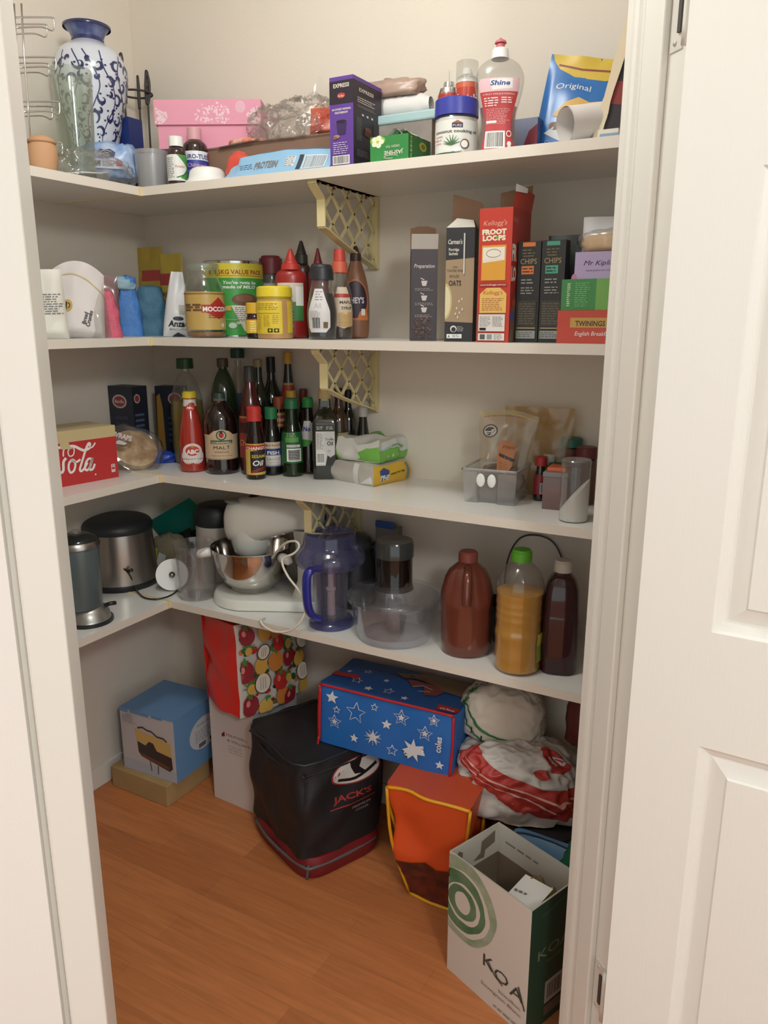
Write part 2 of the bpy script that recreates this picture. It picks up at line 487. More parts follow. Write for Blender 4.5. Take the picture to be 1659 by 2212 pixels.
for z in (1.828, .285):
    h = MB()
    # leaf plate let into the rebate of the right jamb
    h.box((.0112, -.016, z), (.002, .026, .10), HM, XD, .0006)
    h.box((.0085, -.024, z), (.003, .007, .060), mat('dark_gap', (70, 66, 64), .6), XD)
    h.tube([XD @ Vector((.006, -.040, z - .05 + .1 * k / 4)) for k in range(5)], .0045, HM, 10)
    for dz in (-.04, .04):
        h.lathe([(0, 0), (.0035, 0), (.0035, .0012), (0, .0018)], HM, 12, X=XD @ T(.0102, -.014, z + dz, ry=-PI / 2))
        h.box((.0088, -.014, z + dz), (.0004, .0042, .001), INK, XD); h.box((.0088, -.014, z + dz), (.0004, .001, .0042), INK, XD)
    h.obj('hinge', DOOR)

# ---- shelves
MEL = mat('white_melamine', (230, 229, 224), .22, spec=.5)
EDGE = mat('melamine_edge', (224, 216, 204), .4)
GLUE = mat('yellowed_joint_strip', (222, 200, 140), .5)
NAMES = ['top', 'second', 'third', 'lowest']
for k, z in enumerate(SHZ):
    s = MB().box((.925, -SD / 2 + .0005, z - STH / 2), (1.85, SD - .001, STH), MEL).obj('shelf')
    tag(s, 'white melamine shelf along the back wall, %s of the four' % NAMES[k], 'shelf', 'shelves along the back wall')
    e = MB().box((.303 + .7735, -SD - .0004, z - STH / 2), (1.547, .0016, STH + .0006), EDGE).obj('edge_band', s)
    s = MB().box((SD / 2 - .0005, -.98, z - STH / 2), (SD - .001, 1.34, STH), MEL).obj('shelf')
    tag(s, 'white melamine shelf along the left wall, %s of the four' % NAMES[k], 'shelf', 'shelves along the left wall')
    MB().box((SD + .0004, -.98, z - STH / 2), (.0016, 1.34, STH + .0006), EDGE).obj('edge_band', s)
    j = MB(); j.box((SD / 2, -SD - .004, z + .0006), (SD, .007, .0016), GLUE); j.box((SD + .0008, -SD - .004, z - STH / 2), (.003, .011, STH + .002), GLUE)
    j.box((SD / 2, -SD - .004, z - STH - .0006), (SD, .007, .0016), GLUE)
    j.obj('joint_strip', s)

# ---- cream plastic lattice brackets
BR = mat('cream_plastic_bracket', (216, 202, 152), .5)
def bracket(x, z, label, h=.172, d=.288):
    t = thing('shelf_bracket', label, 'bracket', (x, 0, z), 0, 'plastic lattice brackets')
    fr = MB(); W = .022
    # outline (y from wall outwards is negative, z down from shelf)
    out = [(-.001, 0), (-d, 0), (-d, -.008), (-d + .035, -.035), (-d + .035, -.095), (-d + .055, -.100)]
    out += [(-d + .055 + (d - .055) * q, -.100 - (h - .100) * (q ** .85)) for q in (.15, .3, .45, .6, .75, .9)]
    out += [(-.012, -h), (-.001, -h)]
    inner = [(-.014, -.008), (-d + .026, -.008), (-d + .043, -.033), (-d + .043, -.088), (-d + .060, -.092)]
    inner += [(-d + .060 + (d - .060) * q, -.092 - (h - .100) * (q ** .85)) for q in (.15, .3, .45, .6, .75, .88)]
    # flanged rim: thin strip swept round the outline
    n = len(out)
    for i in range(n - 1):
        a = Vector(out[i]); b = Vector(out[i + 1]); e = (b - a); L = e.length; e.normalize(); nn = Vector((-e.y, e.x)) * -.0035
        fr.prism([tuple(a), tuple(b), tuple(b + nn), tuple(a + nn)], -W / 2, W / 2, BR, None, 'x')
    fr.prism([(-.001, -h), (-.001, 0), (-.012, 0), (-.012, -h)], -W / 2, W / 2, BR, None, 'x')
    fr.obj('bracket_rim', t)
    # lattice web: diagonal bars clipped to the outline
    lt = MB()
    def inside(y, zz):
        c = False; j = n - 1
        for i in range(n):
            if (out[i][1] > zz) != (out[j][1] > zz) and y < (out[j][0] - out[i][0]) * (zz - out[i][1]) / (out[j][1] - out[i][1]) + out[i][0]: c = not c
            j = i
        return c
    for sgn in (1, -1):
        for k in range(-9, 10):
            y0 = k * .066; run = []
            for q in range(0, 101):
                zz = -.002 - h * q / 100; y = -d / 2 + y0 + sgn * (zz + h / 2)
                if inside(y, zz): run.append((y, zz))
                elif run: break
            if len(run) > 6:
                (a, b), (c, dd) = run[0], run[-1]; e = Vector((c - a, dd - b)).normalized(); nn = Vector((-e.y, e.x)) * .0028
                lt.prism([(a + nn.x, b + nn.y), (c + nn.x, dd + nn.y), (c - nn.x, dd - nn.y), (a - nn.x, b - nn.y)], -.0025, .0025, BR, None, 'x')
    lt.obj('lattice', t)
    for y, zz in ((-.05, -.003), (-.2, -.003)):
        MB().sphere((0, y, zz - .004), .004, mat('rusty_screw', (120, 80, 55), .6), seg=10).obj('screw', t)
    return t
# ------------------------------------------------------------------ generic builders
def norm(items, x0, z0, W, H):
    """artwork written in 0..1 label units -> metres"""
    out = []
    for it in items:
        k = it[0]
        if k in ('r', 'bar'): out.append((k, x0 + it[1] * W, z0 + it[2] * H, x0 + it[3] * W, z0 + it[4] * H, it[5]))
        elif k == 'l': out.append((k, x0 + it[1] * W, z0 + it[2] * H, x0 + it[3] * W, z0 + it[4] * H, it[5], it[6]))
        elif k == 'e': out.append((k, x0 + it[1] * W, z0 + it[2] * H, it[3] * W, it[4] * H, it[5]))
        elif k == 'c': out.append(('e', x0 + it[1] * W, z0 + it[2] * H, it[3] * H, it[3] * H, it[4]))
        elif k == 'p': out.append((k, [(x0 + a * W, z0 + b * H) for a, b in it[1]], it[2]))
        elif k == 's': out.append((k, [(x0 + p[0] * W, z0 + p[1] * H) for p in it[1]], [q * H for q in it[2]] if isinstance(it[2], (list, tuple)) else it[2] * H, it[3]))
        elif k == 't':
            op = dict(it[5])
            if 'w' in op: op['w'] *= W
            if 'arc' in op: op['arc'] *= H
            out.append((k, it[1], x0 + it[2] * W, z0 + it[3] * H, it[4] * H, op, it[6]))
    return out
def arts(mb, items, mp, W, H, x0=0, z0=0, fine=None, off0=.0003):
    return art(mb, norm(items, x0, z0, W, H), mp, fine, off0)
def star(cx, cy, r, n=5, q=.42, asp=1, rot=PI / 2):
    return [(cx + (r if i % 2 == 0 else r * q) * math.cos(rot + PI * i / n) * asp, cy + (r if i % 2 == 0 else r * q) * math.sin(rot + PI * i / n)) for i in range(2 * n)]
def arcp(cx, cy, rx, ry, a0, a1, n=14):
    return [(cx + rx * math.cos(a0 + (a1 - a0) * i / n), cy + ry * math.sin(a0 + (a1 - a0) * i / n)) for i in range(n + 1)]
def roundish(prof, n=3):
    """chaikin-smooth a lathe outline"""
    P = list(prof)
    for _ in range(n):
        Q = [P[0]]
        for (a, b), (c, d) in zip(P, P[1:]):
            Q += [(a * .75 + c * .25, b * .75 + d * .25), (a * .25 + c * .75, b * .25 + d * .75)]
        Q.append(P[-1]); P = Q
    return P
def bottle(name, label, cat, pos, prof, body, caps, liquid=None, labels=(), rz=None, sy=1, group=None, sq=0, seg=36, rnd=2, capname='cap', turn=0):
    """prof in fractions of (r, h); caps list of (z0, z1, rfrac0, rfrac1, mat, ribs)"""
    c, r, h = pos
    t = thing(name, label, cat, c, (facing(c) if rz is None else rz) + turn, group)
    P = [(a * r, b * h) for a, b in prof]
    P = roundish([(0, P[0][1])] + P, rnd) if rnd else [(0, P[0][1])] + P
    sharp(MB().lathe(P, body, seg, 1, sy, sq=sq).obj('bottle_body', t))
    g = prof_r(P)
    if liquid:
        lm, top = liquid; Q = [(max(a - .0022, .0005), b + (.002 if b < .004 else 0)) for a, b in P if b <= top * h]
        Q.append((max(g(top * h) - .0022, .001), top * h)); Q.append((0, top * h))
        sharp(MB().lathe(Q, lm, seg, 1, sy, sq=sq).obj('contents', t))
    for i, cp in enumerate(caps):
        z0, z1, r0, r1, m = cp[:5]; nm = cp[5] if len(cp) > 5 else capname
        Z0, Z1, A, B = z0 * h, z1 * h, r0 * r, r1 * r; e = min(.0015, (Z1 - Z0) * .2)
        pr = [(0, Z0), (A, Z0), (A + (B - A) * .0, Z0 + e)] + [(A + (B - A) * k / 4, Z0 + e + (Z1 - Z0 - 2 * e) * k / 4) for k in range(1, 5)] + [(max(B - e, 0), Z1), (0, Z1)]
        sharp(MB().lathe(pr, m, 28).obj(nm, t), 25)
    for lb in labels:
        z0, z1, half, base, items = lb[:5]; a0 = lb[5] if len(lb) > 5 else 0; nm = lb[6] if len(lb) > 6 else 'label'
        zm = (z0 + z1) / 2 * h; rr = g(zm); mb = MB()
        W = 2 * half * rr
        def mp(u, v, o, g=g, rr=rr, a0=a0, zm=zm):
            q = g(v); a = u / rr + a0
            x, y = math.sin(a), -math.cos(a)
            if sq:
                x = max(-.98, min(.98, u / rr)); y = -(1 - abs(x) ** (2 + sq)) ** (1 / (2 + sq))
            return ((q + o) * x, (q + o) * y * sy, v)
        its = ([('r', 0, 0, 1, 1, base)] if base else []) + list(items)
        art(mb, norm(its, -W / 2, z0 * h, W, (z1 - z0) * h), mp, fine=max(.0032, math.sqrt(rr * .0006)), off0=.0005)
        mb.obj(nm, t, fix=False)
    return t
def carton(name, label, cat, A, B, d, h, cols, faces=None, group=None, raw=None, tilt=0, body='carton_body'):
    """A,B world ends of the front bottom edge; cols = front,right,left,top materials"""
    A = Vector(A); B = Vector(B); v = B - A; w = Vector((v.x, v.y, 0)).length
    t = thing(name, label, cat, ((A.x + B.x) / 2, (A.y + B.y) / 2, A.z), math.atan2(v.y, v.x), group)
    if tilt: t.rotation_euler[0] = tilt
    F, Rr, L, Tp = cols
    mb = MB()
    x = w / 2
    vs = [(-x, 0, 0), (x, 0, 0), (x, d, 0), (-x, d, 0), (-x, 0, h), (x, 0, h), (x, d, h), (-x, d, h)]
    for f, m in (((0, 1, 5, 4), F), ((1, 2, 6, 5), Rr), ((3, 0, 4, 7), L), ((4, 5, 6, 7), Tp), ((2, 3, 7, 6), L), ((3, 2, 1, 0), L)):
        mb.add([vs[i] for i in f], [(0, 1, 2, 3)], m)
    for k, its in (faces or {}).items():
        if k == 'front': arts(mb, its, front(0), w, h, -w / 2, 0)
        if k == 'right': arts(mb, its, right(w / 2), d, h)
        if k == 'left': arts(mb, its, left(-w / 2, d), d, h)
        if k == 'top': arts(mb, its, topf(h), w, d, -w / 2, 0)
    if raw: art(mb, raw, front(0), off0=.0006, step=.0001)
    mb.obj(body, t, fix=False)
    t['w'] = w
    return t
def xbox(xl, xm, xr, Y, yb, yt, z):
    """a carton squared to the back wall, from its three upright edges"""
    A = aty(xl, yb, Y); M = aty(xm, yb, Y); Q = atx(xr, yb, M.x)
    A.z = M.z = z
    return A, M, abs(Q.y - Y), topz(M, yt) - z
def pouch(mb, w, h, d, m, seed=1, topd=.12, rough=.006, p=1.6, flare=0, nu=22, nv=26, side=.45, lean=0, tops=0):
    """soft bag standing on its base, pinched at the top; returns the mapper of its front"""
    def th(u, v):
        k = v / h; q = d / 2 * (1 - (1 - topd) * max(k, 0) ** p)
        q *= min(1, .35 + k * 7) if k < .1 else 1
        e = max(0, 1 - abs(2 * u / w) ** 2.4) ** side
        return q * e
    def wf(v): return 1 + flare * (v / h) ** 1.5
    def nz(x, v, s):
        a = noise.noise(Vector((x * 26 + seed, v * 22, s * 3.1))); b = 1 - abs(noise.noise(Vector((x * 14 + seed * 2, v * 9 + 5, s)))) * 2
        return (a * .6 + b * .8) * rough
    def fr(u, v, o=0):
        sag = tops * (2 * u / w) ** 2 * (v / h)
        e = max(0, 1 - abs(2 * u / w) ** 4)
        return (u * wf(v), -th(u, v) - o + nz(u, v, 0) * e + lean * v, v - sag)
    def bk(u, v):
        sag = tops * (2 * u / w) ** 2 * (v / h); e = max(0, 1 - abs(2 * u / w) ** 4)
        return (u * wf(v), th(u, v) + nz(u, v, 4) * e + lean * v, v - sag)
    mb.grid(lambda a, b: fr((a - .5) * w, b * h), nu, nv, m)
    mb.grid(lambda a, b: bk((.5 - a) * w, b * h), nu, nv, m)
    return fr
def blob(mb, c, s, m, seed=1, amp=.12, freq=3, pw=.8, nu=30, nv=18, flat=True, ridge=.6):
    """crumpled soft packet; flat underside"""
    f = lambda x: math.copysign(abs(x) ** pw, x)
    def fn(a, b):
        th = 2 * PI * a; ph = PI * (b - .5)
        x, y, z = f(math.cos(ph)) * f(math.cos(th)), f(math.cos(ph)) * f(math.sin(th)), f(math.sin(ph))
        v = Vector((x, y, z)) * freq + Vector((seed * 3.7, seed, 0))
        n = noise.noise(v) + ridge * (1 - 2 * abs(noise.noise(v * 1.9)))
        k = 1 + amp * n
        zz = z * k
        if flat and zz < -.55: zz = -.55 - (zz + .55) * -.05
        return (c[0] + x * k * s[0], c[1] + y * k * s[1], c[2] + (zz + (.55 if flat else 0)) * s[2])
    mb.grid(fn, nu, nv, m, True, None, True)
    return fn

# ------------------------------------------------------------------ shared materials
GLASS = film('clear_glass', (246, 248, 246), .03, rough=.03)
CLEARP = film('clear_plastic', (244, 244, 242), .08, (235, 235, 235), rough=.10)
BAGP = film('clear_bag_plastic', (252, 251, 250), .07, (248, 246, 242), rough=.10)
MILKY = film('milky_plastic', (236, 236, 236), .42, (228, 228, 230), rough=.25)
GREENG = film('green_glass', (120, 150, 92), .10, (60, 80, 40), rough=.04)
CHROME = mat('chrome', (215, 214, 212), .12, metal=1)
STEEL = mat('brushed_steel', (190, 186, 180), .3, metal=1)
BLKP = mat('black_plastic', (30, 31, 34), .35)
WHP = mat('white_plastic', (232, 232, 228), .3)
CARD = mat('brown_cardboard', (150, 116, 90), .8, vary=.12, vscale=6)
Z1, Z2, Z3, Z4 = SHZ

bracket(aty(812, 430, 0).x, Z1 - STH, 'cream plastic lattice bracket under the top shelf')
bracket(aty(812, 780, 0).x, Z2 - STH, 'cream plastic lattice bracket above the sauce bottles')
bracket(aty(735, 1110, -.10).x, Z3 - STH, 'cream plastic lattice bracket, mostly hidden behind the jug and mixer', h=.15)

# ================================================================== TOP SHELF
def floral_vase():
    c, r, h = placex(187, 150, .105, 57, Z1)
    t = thing('vase', 'tall blue and white porcelain vase with scrolling vines', 'vase', c, facing(c))
    por = mat('porcelain', (208, 212, 222), .15, coat=.5); nav = mat('cobalt_glaze', (40, 46, 92), .2, coat=.4)
    gl = mat('washed_blue_glaze', (110, 122, 158), .2, vary=.4, vscale=30, c2=(60, 70, 120))
    k = h
    P = [(.045, 0), (.048, .02 * k), (.047, .08 * k), (.054, .25 * k), (.068, .42 * k), (.084, .58 * k), (.093, .70 * k), (.090, .78 * k), (.075, .85 * k), (.05, .89 * k), (.040, .905 * k)]
    P = roundish([(0, 0)] + P, 2)
    mb = MB().lathe(P, por, 44)
    g = prof_r(P); its = []
    rr = random.Random(11); R0 = .085
    def sc(x, y, s, a, fl):
        pts = []; n = 22
        for i in range(n):
            q = i / (n - 1); th = a + fl * (q * 5.2); rad = s * (1.25 - q) * .62
            pts.append((x + rad * math.cos(th) + s * .2 * math.cos(a), y + rad * math.sin(th)))
        its.append(('s', pts, [.0018 + .0062 * math.sin(PI * min(1, i / n + .15)) ** 2 for i in range(n)], nav))
    def vine(pts, wd=.0028): its.append(('s', smooth_pts([(a, b, 0) for a, b in pts], 6), wd, nav))
    for col in range(-4, 5):
        bx = col * .043
        for row in range(9):
            y = .03 + row * .038; x = bx + (row % 2) * .024 + rr.uniform(-.006, .006)
            if y > .80 * h: continue
            fl = rr.choice((-1, 1)); sc(x, y, .0165 + rr.uniform(0, .006), rr.uniform(0, 6.2), fl)
            if rr.random() < .8: sc(x + .017, y + .012, .009, rr.uniform(0, 6.2), -fl)
            for q in range(4):
                a = rr.uniform(0, 6.2); its.append(('e', x + .014 * math.cos(a + q), y + .014 * math.sin(a + q), .0032, .0022, nav))
        vine([(bx + .02 * math.sin(i * 1.3 + col), .01 + i * .04) for i in range(9)])
    art(mb, its, lambda u, v, o: ((g(v) + o) * math.sin(u / R0), -(g(v) + o) * math.cos(u / R0), v), fine=.008, off0=.0004, step=.000002)
    mb.obj('vase_body', t)
    n2 = MB().lathe([(.040, .905 * k), (.0385, .92 * k), (.042, .95 * k), (.052, .985 * k), (.058, k - .002), (.057, k), (.050, .985 * k), (.038, .95 * k), (.034, .905 * k)], gl, 44)
    n2.lathe([(.0405, .905 * k), (.0395, .925 * k)], nav, 44, X=T(0, 0, 0, s=1.004))
    n2.lathe([(.0585, k - .006), (.0592, k - .001), (.056, k + .0005)], nav, 44); n2.obj('vase_neck', t)
floral_vase()

def glass_vase():
    c, r, h = placex(152, 84, .215, 152, Z1)
    t = thing('glass_vase', 'tall clear greenish glass vase in front of the porcelain vase', 'vase', c, 0)
    g = film('greenish_glass', (240, 244, 239), .10, (206, 216, 204), rough=.05)
    sharp(MB().lathe([(0, 0), (r * .8, 0), (r * .82, .01), (r * .9, h * .5), (r, h), (r - .003, h), (r * .87, h * .5), (r * .77, .02), (0, .02)], g, 36).obj('vase_body', t))
glass_vase()

def wire_rack():
    c = atx(52, 300, .225); c.z = Z1
    t = thing('wire_rack', 'chrome wire rack with stacked looped arms beside the vases', 'rack', c, 0)
    v = pray(60, 200); a = Vector((RT.x, RT.y, 0)).normalized()
    def P(px, py): 
        q = atx(px, py, .225); return q - c
    post = MB()
    post.tube([P(46, 8), P(52, 120), P(60, 220), P(68, 352)], .0022, CHROME, 8)
    post.tube([P(30, 8), P(36, 120), P(44, 220), P(52, 352)], .0022, CHROME, 8); post.obj('post', t)
    for y0, x0, x1 in ((38, 28, 116), (124, 36, 120), (220, 44, 128), (308, 52, 134)):
        lp = MB(); hh = 22
        pts = [P(x0, y0), P(x0 + 40, y0 - 1), P(x1 - 4, y0), P(x1, y0 + 6), P(x1 + 1, y0 + hh - 4), P(x1 - 3, y0 + hh + 6), P(x0 + 60, y0 + hh - 2), P(x0 + 6, y0 + hh)]
        lp.tube(smooth_pts(pts, 5), .0019, CHROME, 8)
        lp.obj('arm_loop', t)
        MB().tube(smooth_pts([p + Vector((-.05, .02, 0)) for p in pts], 5), .0017, CHROME, 8).obj('arm_loop', t)
wire_rack()

def clay_pot():
    c, r, h = placex(88, 62, .235, 292, Z1)
    t = thing('clay_pot', 'terracotta coloured lidded pot beside the door jamb', 'pot', c, 0)
    tc = mat('terracotta', (196, 150, 112), .7, vary=.08)
    MB().lathe(roundish([(0, 0), (r * .8, 0), (r, h * .3), (r, h * .6), (r * .86, h * .78)], 2), tc, 32).obj('pot_body', t)
    MB().lathe(roundish([(0, h * .76), (r * .95, h * .77), (r * .93, h * .88), (r * .3, h), (0, h)], 1), tc, 32).obj('lid', t)
clay_pot()

def candle_stand():
    c, r, h = placey(289, 64, -.075, 122, Z1)
    t = thing('candle_holder', 'black wrought iron candle holder with leaf tipped stems', 'candle holder', c, facing(c))
    ir = mat('wrought_iron', (52, 46, 46), .55)
    rz = topz(c, 203) - Z1
    ring = MB(); ring.tube([(r * math.cos(a * PI / 14), r * math.sin(a * PI / 14), rz) for a in range(28)], .0028, ir, 8, True)
    ring.tube([(r * .8 * math.cos(a * PI / 14), r * .8 * math.sin(a * PI / 14), .004) for a in range(28)], .0028, ir, 8, True)
    ring.obj('ring', t)
    for a, top in ((205, h), (-35, topz(c, 156) - Z1), (80, h * .9)):
        s = MB(); a = math.radians(a); x, y = r * math.cos(a) * .85, r * math.sin(a) * .85
        s.tube(smooth_pts([(x * .9, y, .002), (x, y, rz), (x * 1.03, y, top - .075), (x * 1.15, y, top - .06), (x * .9, y, top - .045), (x * 1.1, y, top - .02), (x * 1.12, y, top - .004), (x * .98, y, top), (x * .92, y, top - .02), (x * 1.05, y, top - .042)], 6), .0026, ir, 8)
        s.tube(smooth_pts([(x, y, rz + .055), (x * 1.2, y, rz + .03), (x * 1.15, y, rz - .01), (x * .9, y, rz - .03), (x * .85, y, rz + .01), (x, y, rz + .055)], 5), .0035, ir, 8)
        s.obj('stem', t)
candle_stand()

NAVY = C(40, 62, 140); MIDB = C(60, 104, 176)
c = aty(259, 300, -.20)
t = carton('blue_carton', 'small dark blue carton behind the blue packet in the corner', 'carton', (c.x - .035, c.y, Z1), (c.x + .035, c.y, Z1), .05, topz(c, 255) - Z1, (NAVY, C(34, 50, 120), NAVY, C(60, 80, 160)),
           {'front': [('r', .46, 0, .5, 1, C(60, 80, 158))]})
def blue_packet():
    c = aty(236, 330, -.285); c.z = Z1 + .001
    t = thing('snack_packet', 'crumpled blue packet lying at the corner of the top shelf', 'packet', c, facing(c))
    mb = MB(); m = mat('blue_foil', (92, 134, 196), .3, vary=.5, vscale=25, c2=(180, 196, 220))
    blob(mb, (0, 0, .03), (.07, .035, .055), m, 3, .2, 2.6); mb.obj('packet_body', t)
    lb = MB(); arts(lb, [('p', [(.1, .1), (.3, .0), (.9, .1), (1, .6), (.7, .95), (.4, .8), (.2, .9), (0, .5)], C(36, 38, 84)), ('s', arcp(.5, .5, .3, .25, .3, 5.5), .05, C(200, 180, 150)), ('t', 'Oats', .5, .4, .3, {}, C(210, 190, 160))],
             lambda u, v, o: (u, -.040 - o, v + .075), .045, .022, -.03, 0); 
    arts(lb, [('r', 0, 0, 1, 1, C(196, 204, 222)), ('bar', .06, .2, .3, .8, INK), ('l', .35, .2, .75, .8, 4, GREY), ('r', .8, .3, 1, .8, RED)], lambda u, v, o: (u, -.046 - o, v + .048), .075, .022, -.045, 0)
    lb.obj('label', t, fix=False)
blue_packet()
def cutlery_bag():
    c = atx(205, 375, .24); c.z = Z1 + .002
    t = thing('plastic_bag', 'clear plastic bag of white plastic cutlery on the top shelf edge', 'bag', c, math.radians(-80))
    mb = MB(); blob(mb, (0, 0, .0), (.115, .05, .042), BAGP, 9, .16, 3.6, nu=60, nv=36, ridge=1); mb.obj('bag_body', t)
    kn = MB()
    for i in range(7):
        kn.tube([(-.07 + .006 * i, -.02 + .006 * i, .012 + .003 * i), (.0, -.02 + .006 * i, .022), (.085, -.026 + .009 * i, .010)], .004, WHP, 6, flat=.4)
    kn.obj('plastic_cutlery', t)
cutlery_bag()
c, r, h = placey(327, 74, -.235, 328, Z1)
t = thing('plastic_tub', 'milky translucent plastic tub beside the small medicine bottle', 'tub', c, 0)
sharp(MB().lathe([(0, 0), (r * .86, 0), (r * .88, .004), (r * .97, h * .9), (r, h * .9), (r * 1.02, h), (r * .98, h), (r * .84, .004), (0, .004)], MILKY, 36).obj('tub_body', t))
GB = mat('brown_bottle_glass', (44, 26, 22), .08, coat=.6)
BP = [(.9, 0), (1, .03), (1, .66), (.9, .74), (.55, .8), (.5, .82), (.5, .9)]
bottle('medicine_bottle', 'small brown medicine bottle with white cap and white green label', 'bottle', placey(379, 42, -.262, 296, Z1), BP, GB,
       [(.8, 1, .72, .72, WHP)], labels=[(.1, .62, 1.45, C(226, 226, 222), [('p', [(.5, 1), (1, 1), (1, 0), (.6, .1), (.9, .5)], C(70, 150, 66)), ('s', arcp(.3, .6, .62, .5, -1.3, .5), .05, C(40, 110, 50)), ('l', .1, .1, .4, .9, 12, GREY), ('t', 'Panadol', .6, .5, .13, {'sh': .2, 'w': .34}, RED)])])
bottle('medicine_bottle', 'brown cough syrup bottle with pink cap and blue label', 'bottle', placey(419, 54, -.205, 277, Z1), BP, GB,
       [(.78, 1, .55, .55, C(222, 160, 168))], labels=[(.08, .60, 1.5, C(52, 62, 160), [('r', 0, .72, 1, 1, C(226, 228, 236)), ('t', 'DURO-TUSS', .5, .76, .19, {'w': .78, 'b': .03}, C(40, 44, 130)), ('t', "Children's", .55, .5, .17, {'w': .55, 'sh': .1}, C(235, 180, 190)), ('t', 'COUGH LIQUID', .55, .34, .1, {'w': .55}, C(200, 220, 240)), ('r', .0, 0, 1, .12, C(220, 60, 60)), ('c', .93, .86, .12, C(190, 60, 80))])])
c = aty(447, 365, -.16)
carton('medicine_carton', 'narrow white and blue carton just behind the cough syrup', 'carton', (c.x - .022, c.y, Z1), (c.x + .008, c.y, Z1), .03, topz(c, 325) - Z1, (C(70, 120, 180), C(220, 224, 224), WHITE, WHITE), {'front': [('r', 0, .6, 1, 1, WHITE)]})
c, r, h = placey(447, 94, -.238, 362, Z1)
t = thing('plastic_dish', 'upturned round white plastic dish in front of the cough syrup', 'dish', c, 0)
sharp(MB().lathe(roundish([(r, 0), (r, h * .2), (r * .86, h * .3), (r * .8, h * .75), (r * .6, h * .97), (0, h)], 2) + [(0, h - .003)], WHP, 40).obj('dish_body', t))

# brown carton with things on it
A = aty(372, 350, -.175); M = aty(745, 330, -.175)
BH = topz(aty(500, 320, -.175), 314) - Z1
t = carton('cardboard_box', 'long open brown cardboard box across the top shelf', 'box', (A.x, A.y, Z1), (M.x, M.y, Z1), .155, BH, (mat('brown_board', (136, 106, 88), .85), CARD, CARD, CARD), {'front': [('r', 0, .93, 1, .97, C(110, 82, 66))]})
PINK = mat('pink_card', (222, 150, 172), .6)
A = aty(334, 262, -.235); zb = Z1 + BH; A.z = zb + .0005; w = .272; ga = math.radians(27)
zl0 = topz(A, 270) - zb; zl1 = topz(A, 216) - zb
t = thing('gift_box', 'pink lidded gift box patterned with white dots on the brown cardboard box', 'box', A + Vector((math.cos(ga), math.sin(ga), 0)) * w / 2, ga)
MB().box((0, .052, zl0 / 2 + .005), (w - .012, .092, zl0 + .01), PINK).obj('box_body', t)
mb = MB().box((0, .052, (zl0 + zl1) / 2), (w, .104, zl1 - zl0), PINK); its = []; rr = random.Random(4)
LP = C(240, 206, 214)
for cx, R0 in ((.02, .2), (.55, .34), (.98, .22)):
    for k in range(150):
        a = rr.uniform(0, 2 * PI); q = rr.uniform(.25, 1) * R0 * w * .5; x = cx * w - w / 2 + q * math.cos(a); y = .02 + q * math.sin(a) * .7
        s = rr.uniform(.0012, .0026)
        if -w / 2 + .003 < x < w / 2 - .003 and .003 < y < zl1 - zl0 - .003: its.append(('e', x, zl0 + y, s, s * 1.1, LP))
its.append(('e', w * .31, zl0 + .04, .013, .014, C(232, 176, 192)))
art(mb, its, front(0), step=.000001); mb.obj('lid', t, fix=False)
def clear_heap():
    c = aty(635, 300, -.13); c.z = zb + .001
    t = thing('plastic_bags', 'heap of clear plastic packaging on the cardboard box', 'plastic bags', c, 0)
    for i, (x, y, s, a) in enumerate(((-.05, 0, (.06, .05, .05), 1), (.035, .0, (.08, .05, .055), 5), (.0, -.02, (.09, .03, .03), 8))):
        mb = MB(); blob(mb, (x, y, 0), s, BAGP, a, .22, 3.4, nu=60, nv=36, ridge=1); mb.obj('bag', t)
    m2 = MB(); pouch(m2, .09, .11, .02, BAGP, 5, rough=.008, lean=.3, flare=.3)
    o = m2.obj('bag', t); o.location = (.04, .02, .03); o.rotation_euler = (0, .5, 0)
clear_heap()
c = aty(700, 290, -.15); c.z = zb + .004
t = thing('snack_packet', 'orange and red foil packet end showing beside the purple coffee box', 'packet', c, .3)
mb = MB(); m = mat('orange_red_foil', (216, 110, 70), .3, vary=.6, vscale=40, c2=(190, 50, 40)); fr = pouch(mb, .07, .06, .03, m, 3, lean=.2); mb.obj('packet_body', t)
c = aty(528, 312, -.172); c.z = zb + .001
t = thing('snack_packet', 'flat orange packet lying on the rim of the cardboard box', 'packet', c, .08)
mb = MB(); blob(mb, (0, .02, 0), (.05, .03, .009), mat('orange_foil', (222, 120, 100), .35, vary=.4, vscale=60, c2=(235, 200, 180)), 2, .15, 3); mb.obj('packet_body', t)
c = aty(512, 320, -.176); c.z = zb + .0005
mb = MB(); mb.grid(lambda a, b: ((a - .5) * .11, -.012 + b * .05, -.006 * (1 - b) * (1 - a) + .002), 8, 4, WHP); o = mb.obj('paper_sheet'); o.location = c
tag(o, 'loose white paper sheet poking out over the cardboard box rim', 'paper')
